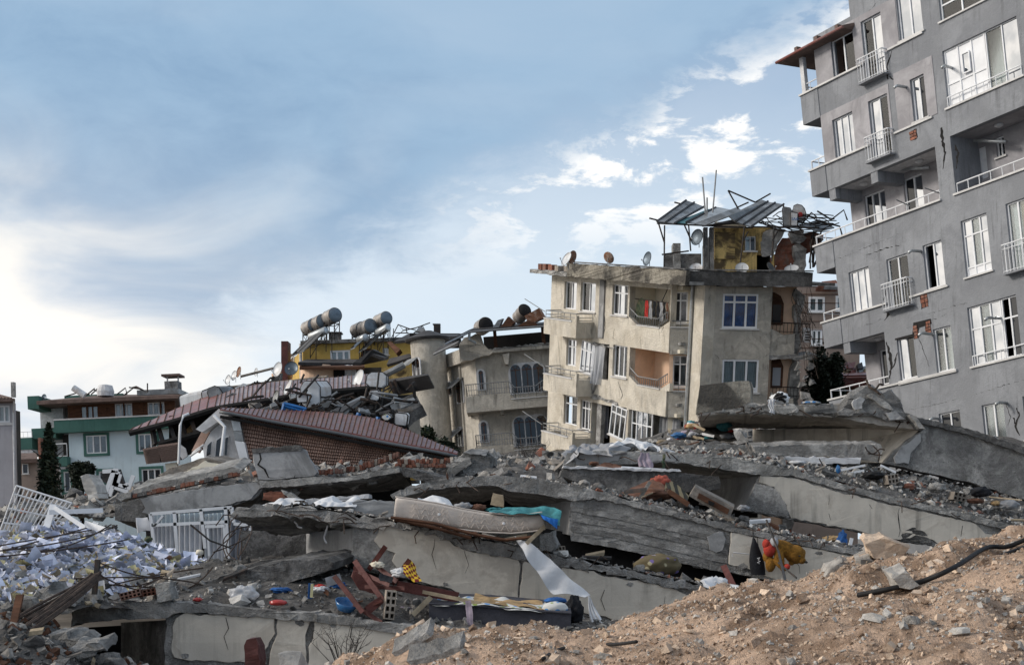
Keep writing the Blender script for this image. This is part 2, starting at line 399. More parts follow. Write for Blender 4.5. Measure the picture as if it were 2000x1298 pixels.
def _clear(g, b):
    t = g.new('ShaderNodeBsdfTransparent'); t.inputs[0].default_value = (.86, .9, .9, 1)
    gl = g.new('ShaderNodeBsdfGlossy'); gl.inputs['Roughness'].default_value = .04
    mx = g.new('ShaderNodeMixShader'); lw = g.new('ShaderNodeFresnel'); lw.inputs[0].default_value = 1.5
    g.put(mx.inputs[0], g.math('ADD', g.math('MULTIPLY', lw.outputs[0], 1.2), .03, clamp=True)); g.l.new(t.outputs[0], mx.inputs[1]); g.l.new(gl.outputs[0], mx.inputs[2])
    g.l.new(mx.outputs[0], g.n['Material Output'].inputs[0])
simple('glass_clear', _clear)
def _pfilm(g, b):
    t = g.new('ShaderNodeBsdfTransparent'); mx = g.new('ShaderNodeMixShader'); mx.inputs[0].default_value = .55
    b.inputs['Base Color'].default_value = (.6, .62, .66, 1); b.inputs['Roughness'].default_value = .3
    g.l.new(t.outputs[0], mx.inputs[1]); g.l.new(b.outputs[0], mx.inputs[2]); g.l.new(mx.outputs[0], g.n['Material Output'].inputs[0])
simple('film', _pfilm)
def _floral(g, b, base, dots):
    co = g.new('ShaderNodeTexCoord').outputs['Object']
    vo = g.new('ShaderNodeTexVoronoi'); vo.inputs['Scale'].default_value = 9; g.put(vo.inputs['Vector'], co)
    cr = g.mapr(vo.outputs['Distance'], .28, .36, 1, 0)
    sel = g.new('ShaderNodeSeparateColor'); g.put(sel.inputs[0], vo.outputs['Color'])
    col = g.mix(g.mapr(sel.outputs[0], .45, .55), dots[0], dots[1])
    g.put(b.inputs['Base Color'], g.mix(g.math('MULTIPLY', cr, .9), base, col)); b.inputs['Roughness'].default_value = .9
simple('floral_white', lambda g, b: _floral(g, b, (.58, .58, .56), ((.02, .2, .5), (.22, .3, .03))))
simple('floral_gold', lambda g, b: _floral(g, b, (.12, .095, .05), ((.15, .11, .32), (.42, .38, .25))))
def _checker(g, b):
    co = g.new('ShaderNodeTexCoord').outputs['UV']
    ck = g.new('ShaderNodeTexChecker'); ck.inputs['Scale'].default_value = 7; g.put(ck.inputs[0], co)
    ck.inputs[1].default_value = (.62, .40, .03, 1); ck.inputs[2].default_value = (.14, .012, .012, 1)
    g.l.new(ck.outputs[0], b.inputs['Base Color']); b.inputs['Roughness'].default_value = .9
simple('checker_cloth', _checker)
def _stripe(g, b):
    co = g.new('ShaderNodeTexCoord').outputs['Object']
    wv = g.new('ShaderNodeTexWave'); wv.inputs['Scale'].default_value = 2.6; wv.inputs['Distortion'].default_value = 1.5; g.put(wv.inputs[0], co)
    g.put(b.inputs['Base Color'], g.mix(g.mapr(wv.outputs[1], .45, .55), (.03, .028, .02), (.26, .21, .12))); b.inputs['Roughness'].default_value = .9
simple('stripe_cloth', _stripe)

# ------------------------------------------------------------------ building kit
def wall(fr, r, holes, th, name, m, parent, d=0.0):
    """flat wall with real openings and reveals; r and holes are (u0,u1,v0,v1)"""
    u0, u1, v0, v1 = r
    us = sorted({u0, u1, *[max(u0, min(u1, h[i])) for h in holes for i in (0, 1)]}); vs = sorted({v0, v1, *[max(v0, min(v1, h[i])) for h in holes for i in (2, 3)]})
    def solid(i, j):
        if i < 0 or j < 0 or i >= len(us) - 1 or j >= len(vs) - 1: return False
        cu, cv = (us[i] + us[i + 1]) / 2, (vs[j] + vs[j + 1]) / 2
        return not any(h[0] < cu < h[1] and h[2] < cv < h[3] for h in holes)
    mb = MB()
    for i in range(len(us) - 1):
        for j in range(len(vs) - 1):
            if not solid(i, j): continue
            a, b, c, e = us[i], us[i + 1], vs[j], vs[j + 1]
            mb.quad(fr.p(a, c, d), fr.p(b, c, d), fr.p(b, e, d), fr.p(a, e, d)); mb.quad(fr.p(a, c, d - th), fr.p(a, e, d - th), fr.p(b, e, d - th), fr.p(b, c, d - th))
            if not solid(i - 1, j): mb.quad(fr.p(a, c, d), fr.p(a, e, d), fr.p(a, e, d - th), fr.p(a, c, d - th))
            if not solid(i + 1, j): mb.quad(fr.p(b, c, d), fr.p(b, c, d - th), fr.p(b, e, d - th), fr.p(b, e, d))
            if not solid(i, j - 1): mb.quad(fr.p(a, c, d), fr.p(a, c, d - th), fr.p(b, c, d - th), fr.p(b, c, d))
            if not solid(i, j + 1): mb.quad(fr.p(a, e, d), fr.p(b, e, d), fr.p(b, e, d - th), fr.p(a, e, d - th))
    bm = bmesh.new(); vl = [bm.verts.new(v) for v in mb.v]
    for f in mb.f: bm.faces.new([vl[i] for i in f])
    bmesh.ops.remove_doubles(bm, verts=bm.verts, dist=1e-4); bmesh.ops.recalc_face_normals(bm, faces=bm.faces)
    bm.verts.index_update()
    mb.v = [v.co.copy() for v in bm.verts]; mb.f = [tuple(v.index for v in f.verts) for f in bm.faces]; bm.free()
    return mb.build(name, m, parent, fix=False)
def curtain_mesh(fr, u0, u1, v0, v1, d, amp=.03, n=22):
    ph = random.uniform(0, 6)
    return MB().grid(lambda a, b: fr.p(u0 + (u1 - u0) * a, v0 + (v1 - v0) * b, d + amp * math.sin(a * (u1 - u0) * 26 + ph + 1.3 * math.sin(a * 9)) * (.6 + .4 * (1 - b))), n, 2)
def window(fr, r, parent, panes='mm', d=-.14, fw=.055, transom=None, base_panel=None, sill='white_marble', frame='white_pvc', name='window', curtain=None, tilt=0.0):
    """one window: outer frame and mullions; the panes, curtains and sill are its sub-parts. panes: m mirrors the sky, d dark, c clear (curtain behind), o open, p solid panel"""
    u0, u1, v0, v1 = r
    if tilt:
        cu, cv = (u0 + u1) / 2, (v0 + v1) / 2; U2 = fr.U * math.cos(tilt) + fr.V * math.sin(tilt); V2 = fr.V * math.cos(tilt) - fr.U * math.sin(tilt)
        f2 = Frame.__new__(Frame); f2.U = U2; f2.V = V2; f2.N = fr.N; f2.O = fr.p(cu, cv) - U2 * cu - V2 * cv; fr = f2
    n = len(panes); mb = MB(); w = (u1 - u0); fd = .06
    mb.fbox(fr, u0, u1, v0, v0 + fw, d, d + fd); mb.fbox(fr, u0, u1, v1 - fw, v1, d, d + fd)
    mb.fbox(fr, u0, u0 + fw, v0 + fw, v1 - fw, d, d + fd); mb.fbox(fr, u1 - fw, u1, v0 + fw, v1 - fw, d, d + fd)
    for i in range(1, n):
        x = u0 + w * i / n; mb.fbox(fr, x - fw * .55, x + fw * .55, v0 + fw, v1 - fw, d + .002, d + fd - .002)
    tv = None; bv = v0 + fw
    if transom: tv = v0 + (v1 - v0) * transom; mb.fbox(fr, u0 + fw, u1 - fw, tv - fw * .5, tv + fw * .5, d + .004, d + fd - .004)
    if base_panel: bv = v0 + (v1 - v0) * base_panel; mb.fbox(fr, u0 + fw, u1 - fw, bv - fw * .5, bv + fw * .5, d + .004, d + fd - .004); mb.fbox(fr, u0 + fw, u1 - fw, v0 + fw, bv - fw * .5, d + .01, d + .03)
    win = mb.build(name, frame, parent)
    mats = {'m': 'glass_mirror', 'd': 'glass_dark', 'c': 'glass_clear', 'p': 'white_pvc', 't': 'curtain_grey', 'w': 'curtain', 'y': 'curtain_gold', 'b': 'cloth_navy', 'f': 'glass_dark'}
    for i, k in enumerate(panes):
        if k == 'o': continue
        a, b = u0 + w * i / n + fw * .55, u0 + w * (i + 1) / n - fw * .55
        glass = 'glass_clear' if k in 'cwtyb' else mats[k]
        MB().fbox(fr, a, b, bv, v1 - fw, d + .012, d + .022).build('pane' if k != 'p' else 'panel', glass, win)
        if k in 'wtyb': curtain_mesh(fr, a - .01, b + .01, v0 + .02, v1 - .02, d - .09).build('curtain', mats[k], win, smooth=True, fix=False)
    if sill: MB().fbox(fr, u0 - .08, u1 + .08, v0 - .06, v0 - .003, -.12 + d * 0, .07).build('sill', sill, win)
    return win
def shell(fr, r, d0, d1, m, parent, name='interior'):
    """rooms behind a facade, their dimness put into a dark colour: four sides and a back"""
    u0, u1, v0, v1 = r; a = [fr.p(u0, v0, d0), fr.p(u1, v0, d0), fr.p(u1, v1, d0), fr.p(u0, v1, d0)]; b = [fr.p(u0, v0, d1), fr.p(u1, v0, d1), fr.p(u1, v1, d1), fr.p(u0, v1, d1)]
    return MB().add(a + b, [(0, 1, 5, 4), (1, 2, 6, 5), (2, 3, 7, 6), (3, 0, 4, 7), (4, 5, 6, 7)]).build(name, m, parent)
def railing(path, h, up, parent, m='white_pvc', step=.12, r=.016, rr=.025, name='railing', mid=None, base=.06):
    """rails and uprights along a 3D path, standing on it"""
    up = Vector(up).normalized(); mb = MB(); path = [Vector(p) for p in path]
    for a, b in zip(path, path[1:]):
        mb.tube([a + up * h, b + up * h], rr, 6)
        if base: mb.tube([a + up * base, b + up * base], r, 5)
        if mid: mb.tube([a + up * mid, b + up * mid], r, 5)
        n = max(1, int((b - a).length / step))
        for i in range(n + 1):
            q = a.lerp(b, i / n); mb.tube([q, q + up * h], r, 5)
    return mb.build(name, m, parent)
def crack(fr, path, w, parent, m='void', d=.004, jit=.03):
    """open crack with its own jagged outline"""
    q = jag([Vector((u, v, 0)) for u, v in path], .09, jit, closed=False); L = []; Rr = []
    for i, p in enumerate(q):
        k = w * (.35 + .65 * math.sin(math.pi * (i + .5) / len(q))) * random.uniform(.4, 1.3); L.append(fr.p(p.x - k, p.y, d)); Rr.append(fr.p(p.x + k * .8, p.y + k * .3, d))
    mb = MB()
    for i in range(len(q) - 1): mb.quad(L[i], Rr[i], Rr[i + 1], L[i + 1])
    return mb.build('crack', m, parent, fix=False)
def brick_hole(fr, r, parent, rows=3):
    """plaster knocked off: the hollow bricks behind it, one by one"""
    u0, u1, v0, v1 = r; g = bpy.data.objects
    poly = jag([Vector((u0, v0, 0)), Vector((u1, v0, 0)), Vector((u1, v1, 0)), Vector((u0, v1, 0))], .08, .03)
    MB().prism([fr.p(p.x, p.y, .003) for p in poly], fr.N * .003).build('broken_patch', 'void', parent)
    h = (v1 - v0) / rows
    for i in range(rows):
        x = u0 + random.uniform(0, .06)
        while x < u1 - .05:
            w = min(random.uniform(.14, .24), u1 - x)
            MB().fbox(fr, x, x + w - .02, v0 + h * i + .01, v0 + h * (i + 1) - .015, .004, random.uniform(.012, .03)).build('brick', 'brick_red', parent); x += w
# ------------------------------------------------------------------ ground
def make_ground():
    mb = MB(); mb.quad((-900, -40, 0), (900, -40, 0), (900, 2500, 0), (-900, 2500, 0))
    mb.build('ground', 'ground', base=(0, 0, 0), kind='structure')
make_ground()

# ------------------------------------------------------------------ tall grey apartment block (leans towards the gap)
def grey_block():
    fr = frame_vp(1700, 700, 55, vp=(-700, 1328), lean=-.10)
    T = thing('grey_apartment_block', 'tall leaning grey stucco apartment block with cracked walls and white railings', 'apartment block', fr.p(4, -8.5))
    uvl = lambda s, d=0.0: [fr.uv(x, y, d) for x, y in pts(s)]
    avg = lambda q, i: sum(a[i] for a in q) / len(q)
    uC = avg(uvl('1606,250 1614,330 1632,540 1640,610'), 0)                 # the upright corner
    uR = fr.uv(2000, 400)[0] + 10.0; uQ = uR - 7.0
    vA1 = avg(uvl('1565,190 1672,133'), 1); vA0 = avg(uvl('1570,245 1605,228'), 1)
    vB1 = avg(uvl('1583,338 1700,283'), 1); vB0 = avg(uvl('1588,388 1826,282'), 1)
    vC1 = avg(uvl('1592,487 1837,388'), 1); vC0 = avg(uvl('1597,533 1632,522'), 1)
    vD1 = avg(uvl('1605,634 1735,592'), 1); vD0 = avg(uvl('1613,680 1725,648'), 1)
    vE1 = avg(uvl('1620,783 1866,724'), 1); vE0 = vE1 - 1.15
    vTop = fr.uv(1690, 15)[1] + 3.2; vBot = vE0 - 8.0
    uTop = fr.uv(1658, 10)[0]
    pil = avg(uvl('1826,282 1836,390'), 0); pil3 = avg(uvl('1727,660 1737,745'), 0)
    W = {}
    W['w1'] = fr.rect('1621,79 1665,60 1673,129 1630,152'); W['w2'] = fr.rect('1684,42 1721,22 1731,146 1690,163')
    W['w3'] = fr.rect('1750,-10 1796,-30 1802,61 1757,80'); W['w4'] = fr.rect('1831,-30 2000,-110 2006,-40 1836,41')
    W['w5'] = fr.rect('1778,157 1804,143 1813,225 1785,241'); W['w6'] = fr.rect('1697,199 1733,181 1744,301 1706,317')
    W['w7'] = fr.rect('1627,235 1666,216 1671,292 1632,311'); W['w8'] = fr.rect('1841,102 1985,29 1997,150 1850,208')
    W['w9'] = fr.rect('1877,431 1926,416 1938,527 1886,542'); W['w10'] = fr.rect('1966,398 2008,383 2016,522 1975,534')
    W['w11'] = fr.rect('1657,533 1696,519 1704,601 1665,612'); W['w12'] = fr.rect('1736,505 1772,494 1781,595 1735,607')
    W['w13'] = fr.rect('1801,481 1838,467 1847,555 1811,567'); W['w15'] = fr.rect('1750,661 1784,654 1791,734 1760,745')
    W['w16'] = fr.rect('1822,644 1855,634 1866,722 1830,727'); W['w14'] = fr.rect('1890,600 1985,575 1995,692 1899,716')
    W['w17'] = fr.rect('1833,808 1873,800 1884,885 1842,895'); W['w18'] = fr.rect('1918,792 1960,782 1968,880 1926,890')
    W['w19'] = fr.rect('1998,774 2040,765 2046,850 2004,860')
    r1 = (uC - 1, pil, vC1, vB0); r3 = (uC - 1, pil3, vE1, vD0)
    u2a, v2a = fr.uv(1856, 266); u2b, v2b = fr.uv(1866, 378)
    r2 = ((u2a + u2b) / 2, uQ - 1.2, v2b, v2a)
    holes = list(W.values()) + [r1, r2, r3]
    # open upper-left terrace beside the top flat
    wall(fr, (uC, uR, vBot, vTop), holes + [(uC - 1, uTop, fr.uv(1640, 62)[1] + .35, vTop + 1)], .28, 'wall', 'stucco_grey', T)
    uS = fr.uv(1663, 420, -1.45)[0] + .15; vS = fr.uv(1640, 62)[1] + .3
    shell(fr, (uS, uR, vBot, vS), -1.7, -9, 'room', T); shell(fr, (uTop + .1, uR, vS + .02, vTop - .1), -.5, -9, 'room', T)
    # lighter rendered fields between the bands
    def field(r, hs):
        wall(fr, r, hs, .02, 'rendered_field', 'stucco_mauve', T, d=.021)
    field((uC + .01, W['w2'][1] + .75, vA1 + .05, fr.uv(1668, 38)[1]), [W['w1'], W['w2']])
    field((uC + .01, W['w6'][1] + .1, vB1 + .05, vA0 + .05), [W['w7'], W['w6']])
    field((W['w5'][0] - .75, W['w5'][1] + .45, W['w5'][2] - .05, W['w5'][3] + .5), [W['w5']])
    # bands that run past the corner as balconies
    for (a, b, nm) in ((vA0, vA1, 'A'), (vB0, vB1, 'B'), (vC0, vC1, 'C'), (vD0, vD1, 'D'), (vE0, vE1, 'E')):
        ul = fr.uv({'A': 1567, 'B': 1585, 'C': 1594, 'D': 1609, 'E': 1622}[nm], {'A': 215, 'B': 360, 'C': 505, 'D': 655, 'E': 800}[nm])[0]
        mb = MB(); mb.fbox(fr, ul, uC - .003, a, b, -.14, .03); mb.fbox(fr, ul, ul + .14, a, b, -3.2, -.143); mb.fbox(fr, ul + .143, uC - .003, a + .002, a + .16, -3.2, -.143)
        mb.build('balcony_parapet', 'stucco_grey', T)
        ue = {'A': W['w2'][0] - .05, 'B': W['w6'][0] - .1, 'C': pil + .05, 'D': W['w12'][0] - .15, 'E': W['w16'][1] + .12}[nm]
        MB().fbox(fr, ul - .05, ue, b + .002, b + .07, -.2, .09).build('coping', 'white_marble', T)
        if nm in 'CE':
            e = ue - .1 if nm == 'C' else pil3
            railing([fr.p(ul + .05, b + .07, -.06), fr.p(e, b + .07, -.06)], .34, fr.V, T, step=.52, base=None)
            railing([fr.p(ul + .05, b + .07, -.1), fr.p(ul + .05, b + .07, -2.2)], .34, fr.V, T, step=.52, base=None)
        else:
            railing([fr.p(ul + .05, b + .07, -.06), fr.p(uC, b + .07, -.06)], .34, fr.V, T, step=.4, base=None)
            railing([fr.p(ul + .05, b + .07, -.1), fr.p(ul + .05, b + .07, -2.2)], .34, fr.V, T, step=.4, base=None)
    # loggias
    def loggia(r, depth, uLpx, beams, openleft=True):
        u0, u1, v0, v1 = r
        ul = fr.uv(*uLpx, -depth)[0] if uLpx else u0
        inner = []
        return ul
    dp = 1.45
    ulB = fr.uv(1663, 420, -dp)[0]
    wa = fr.rect('1688,383 1727,368 1735,446 1694,462', -dp); wb = fr.rect('1764,351 1799,337 1808,418 1771,432', -dp)
    wall(fr, (ulB, pil + .6, vC1 - 1.0, vB0 + .25), [wa, wb], .2, 'loggia_wall', 'stucco_mauve', T, d=-dp)
    MB().fbox(fr, uC - .5, pil + .3, vB0 + .01, vB0 + .2, -dp - .3, -.285).build('ceiling', 'white_dirty', T)
    MB().fbox(fr, uC - .5, pil + .3, vC1 - 1.0, vC1 - .85, -dp - .3, -.285).build('loggia_floor', 'concrete', T)
    MB().fbox(fr, pil + .001, pil + .25, vC1 - .8, vB0, -dp, -.285).build('pillar', 'stucco_mauve', T)
    f2 = Frame(fr.O - fr.N * dp, fr.U, fr.V)
    window(f2, wa, T, 'dmm', sill=None); window(f2, wb, T, 'dm', sill=None)
    for px, py in ((1618, 372), (1699, 337)):
        u = fr.uv(px, py)[0]; MB().fbox(fr, u, u + .35, vB0 - .42, vB0 + .005, -dp, -.03).build('beam', 'stucco_grey', T)
    for px, py in ((1685, 357), (1793, 307)):
        u, v = fr.uv(px, py, -.7); MB().lathe(fr.p(u, vB0 + .0, -.75), -fr.V, [(.16, 0), (.17, .03), (.13, .08), (.05, .12)], 12).build('ceiling_lamp', 'white_dirty', T, smooth=True)
    a = fr.uv(1772, 333, -dp); b = fr.uv(1829, 329, -dp)
    MB().tube([fr.p(a[0], a[1], -dp + .4), fr.p(b[0], b[1], -dp + .4)], .06, 10).build('stove_pipe', 'galvanised', T, smooth=True)
    for px, py, qx, qy in ((1750, 390, 1776, 402), (1806, 367, 1833, 377)):
        a = fr.uv(px, py, .5); b = fr.uv(qx, qy); MB().tube([fr.p(a[0], a[1], .5), fr.p(b[0], b[1], -.03)], .022, 6).build('clothes_arm', 'steel_grey', T)
    # lower corner loggia
    ul3 = fr.uv(1691, 720, -dp)[0]
    wc = fr.rect('1716,684 1731,681 1738,748 1724,752', -dp)
    wall(fr, (ul3, pil3 + .6, vE1 - 1.0, vD0 + .25), [wc], .2, 'loggia_wall', 'stucco_mauve', T, d=-dp)
    window(f2, wc, T, 'd', sill=None)
    MB().fbox(fr, uC - .5, pil3 + .3, vD0 + .01, vD0 + .2, -dp - .3, -.285).build('ceiling', 'white_dirty', T)
    MB().fbox(fr, uC - .5, pil3 + .3, vE1 - 1.0, vE1 - .85, -dp - .3, -.285).build('loggia_floor', 'concrete', T)
    MB().fbox(fr, pil3 + .001, pil3 + .25, vE1 - .8, vD0, -dp, -.285).build('pillar', 'stucco_mauve', T)
    u = fr.uv(1646, 671)[0]; MB().fbox(fr, u, u + .35, vD0 - .42, vD0 + .005, -dp, -.03).build('beam', 'stucco_grey', T)
    u, v = fr.uv(1712, 659, -.7); MB().lathe(fr.p(u, vD0, -.75), -fr.V, [(.16, 0), (.17, .03), (.13, .08), (.05, .12)], 12).build('ceiling_lamp', 'white_dirty', T, smooth=True)
    # loggia near the frame's edge with a door
    door = fr.rect('1910,290 1924,284 1931,345 1915,352', -dp); wn = fr.rect('1944,270 1960,263 1963,302 1947,309', -dp)
    wall(fr, (r2[0] - .2, uR, r2[2] - .8, r2[3] + .3), [door, wn], .2, 'loggia_wall', 'stucco_mauve', T, d=-dp)
    MB().fbox(fr, r2[0] - .25, r2[0] - .001, r2[2] - .8, r2[3] + .3, -dp, -.285).build('loggia_side', 'stucco_grey', T)
    MB().fbox(fr, r2[0] - .2, uR, r2[3] + .01, r2[3] + .2, -dp, -.285).build('ceiling', 'stucco_mauve', T)
    MB().fbox(fr, r2[0] - .2, uR, r2[2] - .8, r2[2] - .65, -dp, -.285).build('loggia_floor', 'concrete', T)
    window(f2, door, T, 'p', sill=None, name='door', base_panel=.62); window(f2, wn, T, 'dd')
    a = fr.uv(1902, 274, -.9); b = fr.uv(1965, 277, -.9); MB().tube([fr.p(a[0], a[1], -.9), fr.p(b[0], b[1], -.9)], .065, 10).build('stove_pipe', 'galvanised', T, smooth=True)
    MB().fbox(fr, r2[0] - .08, uQ - 1.1, r2[2] - .07, r2[2] - .001, -.1, .07).build('coping', 'white_marble', T)
    railing([fr.p(r2[0] + .05, r2[2], -.05), fr.p(uQ - 1.3, r2[2], -.05)], .34, fr.V, T, step=.45, base=None)
    u, v = fr.uv(1948, 238, -.7); MB().lathe(fr.p(u, r2[3], -.75), -fr.V, [(.16, 0), (.17, .03), (.13, .08), (.05, .12)], 12).build('ceiling_lamp', 'white_dirty', T, smooth=True)
    # windows of the facade
    spec = dict(w1='ow', w2='cm', w3='mm', w5='md', w6='mt', w7='mmm', w11='mmm', w12='tt', w13='om', w15='mt', w16='tw', w17='dd', w18='tt', w19='dt', w10='wy')
    for k, s in spec.items():
        window(fr, W[k], T, s, sill=None if k in ('w2', 'w6', 'w12', 'w10', 'w1', 'w7', 'w11') else 'white_marble', tilt=.02 if k == 'w15' else 0)
    window(fr, W['w9'], T, 'mtm', transom=.72, base_panel=.16)
    window(fr, W['w4'], T, 'wwww', transom=.45)
    # glazed balconies
    u0, u1, v0, v1 = W['w8']; s = u0 + (u1 - u0) * .56
    window(fr, (u0, s - .01, v0, v1), T, 'ppp', transom=.40, name='glazed_screen', sill=None); window(fr, (s + .01, u1, v0, v1), T, 'wm', name='glazed_screen', sill=None, fw=.04)
    a = fr.rect('1877,105 1892,98 1895,138 1880,145'); window(fr, a, T, 'm', d=-.07, name='hatch', sill=None, fw=.04)
    MB().fbox(fr, u0 - .1, u1 + .1, v0 - .07, v0 - .002, -.12, .07).build('coping', 'white_marble', T)
    railing([fr.p(u0 + .05, v0, .03), fr.p(u1, v0, .03)], .34, fr.V, T, step=.48, base=None)
    u0, u1, v0, v1 = W['w14']; s = u0 + (u1 - u0) * .66
    window(fr, (u0, s - .01, v0, v1), T, 'mtm', transom=.62, name='glazed_screen', sill=None); window(fr, (s + .01, u1, v0, v1), T, 'od', name='glazed_screen', transom=.66, sill=None)
    MB().fbox(fr, u0 - .1, u1 + .6, v0 - .07, v0 - .002, -.12, .07).build('coping', 'white_marble', T)
    railing([fr.p(u0 + .05, v0, .03), fr.p(u1 + .4, v0, .03)], .34, fr.V, T, step=.6, base=None)
    # French balconies
    for k, tp in (('w2', (1681, 121)), ('w6', (1697, 272)), ('w12', (1729, 558)), ('w10', (1968, 480))):
        u0, u1, v0, v1 = W[k]; h = fr.uv(*tp)[1] - v0
        a = [fr.p(u0 - .12, v0, -.02), fr.p(u0 - .12, v0, .28), fr.p(u1 + .1, v0, .28), fr.p(u1 + .1, v0, -.02)]
        railing(a, max(.8, h), fr.V, T, step=.13, r=.014, name='french_balcony', mid=max(.8, h) - .15, m='white_pvc')
        MB().fbox(fr, u0 - .16, u1 + .14, v0 - .06, v0 - .002, 0.031, .32).build('balcony_slab', 'stucco_grey', T)
    for a, b in (('1735,96', '1803,62'), ('1747,258', '1822,228'), ('1778,578', '1853,556'), ('1757,748', '1870,722')):
        p, q = fr.uv(*pts(a)[0]), fr.uv(*pts(b)[0]); MB().fbox(fr, p[0], q[0], (p[1] + q[1]) / 2 - .07, (p[1] + q[1]) / 2, .004, .075).build('coping', 'white_marble', T)
    # top terrace: small tiled eave on a post
    e0 = fr.uv(1523, 124, .35); e1 = fr.uv(1665, 52, .35)
    vE = (e0[1] + e1[1]) / 2
    mb = MB(); a, b = e0[0], uTop + .1
    mb.add([fr.p(a, vE, .5), fr.p(b, vE, .5), fr.p(b, vE + .12, .5), fr.p(a, vE + .12, .5), fr.p(a, vE, -3.2), fr.p(b, vE, -3.2), fr.p(b + .6, vE + .75, -2.2), fr.p(a + 1.2, vE + .75, -2.2)],
           [(0, 1, 2, 3), (3, 2, 6, 7), (0, 4, 5, 1), (0, 3, 7, 4), (1, 5, 6, 2), (4, 7, 6, 5)])
    rf = mb.build('eave_roof', 'tile_roof', T)
    MB().tube([fr.p(a, vE + .04, .55), fr.p(b, vE + .04, .55)], .06, 8).build('gutter', 'roof_red', rf)
    for i in range(3):
        u = a + (b - a) * (.28 + .3 * i); MB().fbox(fr, u, u + .16, vE + .12, vE + .26, .3, .52).build('ridge_tile', 'tile_roof', rf)
    pu = fr.uv(1568, 150)[0]; MB().fbox(fr, pu - .1, pu + .1, vA1 + .072, vE - .003, -.16, .02).build('post', 'white_dirty', T)
    wall(fr, (fr.uv(1602, 120)[0], uTop + .4, vA1 + .0, vE), [W['w1']], .2, 'terrace_wall', 'stucco_mauve', T, d=-.03)
    MB().fbox(fr, uC - .8, fr.uv(1604, 120)[0], vE - .35, vE - .003, -2.6, -2.4).build('beam', 'stucco_mauve', T)
    # damage
    for s_, w in (('1866,285 1872,300 1868,330', .04), ('1838,250 1846,300 1842,330', .05), ('1735,545 1728,580 1716,600', .012), ('1728,625 1735,618 1732,608', .05), ('1730,668 1738,690 1742,715 1737,740', .045), ('1752,690 1748,710 1742,720', .03),
                  ('1795,660 1806,690 1812,705 1815,716', .012), ('1620,512 1650,500 1700,480 1760,455', .012), ('1690,500 1730,485 1760,478', .03), ('1676,640 1700,632 1730,620', .012), ('1735,155 1733,130 1742,100', .03), ('1735,150 1745,155 1765,146', .02),
                  ('1770,640 1830,622 1862,605', .015), ('1965,790 1975,815 1968,830', .012), ('1985,795 1990,810 1984,835 1992,850', .03), ('1808,615 1870,595 1890,592', .012), ('1905,770 1960,752 2000,742', .012), ('1775,800 1850,785 1876,776', .012), ('1668,55 1720,-2', .014)):
        q = [fr.uv(x, y) for x, y in pts(s_)]; crack(fr, q, w * 1.8, T)
    for s_ in ('1776,258 1792,270', '1797,575 1814,598'): brick_hole(fr, fr.rect(s_), T, 3)
    brick_hole(fr, fr.rect('1783,636 1795,660'), T, 4); brick_hole(fr, fr.rect('1806,628 1820,650'), T, 4); brick_hole(fr, fr.rect('1979,815 1984,826'), T, 2)
    q = [fr.uv(x, y) for x, y in pts('1784,630 1818,622 1820,632 1796,640 1790,658 1748,664 1748,661 1782,652')]
    MB().prism([fr.p(u, v, .004) for u, v in q], fr.N * .002).build('broken_patch', 'void', T)
    # stove-pipe ends
    for a, b in (('1750,167', '1771,171'), ('1778,489', '1799,491'), ('1798,650', '1822,653'), ('1927,620', '1952,621'), ('1948,785', '1964,787'), ('1819,816', '1830,818'), ('1843,128', '1853,132')):
        q = fr.uv(*pts(b)[0]); w = fr.uv(*pts(a)[0], .55); MB().tube([fr.p(q[0], q[1], -.2), fr.p(w[0], w[1], .5), fr.p(w[0] - .03, w[1] - .08, .62)], .055, 10).build('stove_pipe', 'galvanised', T, smooth=True)
grey_block()
def plate(q, th, name, m, parent=None, jit=0, step=.3, **kw):
    """flat or bent sheet through (px,py,depth) points, with thickness"""
    w = [P(*a) for a in q]
    if jit: w = jag(w, step, jit)
    n = Vector((0, 0, 0)); c = sum(w, Vector()) / len(w)
    for a, b in zip(w, w[1:] + w[:1]): n += (a - c).cross(b - c)
    n.normalize()
    if n.y < 0: n = -n
    return MB().prism(w, n * th).build(name, m, parent, **kw)
def wires(pairs, r, name, m, parent=None, sag=.1, **kw):
    mb = MB()
    for a, b in pairs:
        a, b = P(*a), P(*b); n = 7; L = (b - a).length
        j = [Vector([random.uniform(-1, 1) for _ in range(3)]) * sag * L for _ in range(2)]
        path = [a + (b - a) * t + (j[0] * math.sin(math.pi * t) + j[1] * .5 * math.sin(2 * math.pi * t)) for t in [i / n for i in range(n + 1)]]
        mb.tube(path, r, 5)
    return mb.build(name, m, parent, **kw)
def bars(segs, r, name, m, parent=None, n=6, **kw):
    for s in segs: o = MB().tube([P(*a) for a in s], r, n).build(name, m, parent, **kw)
    return o

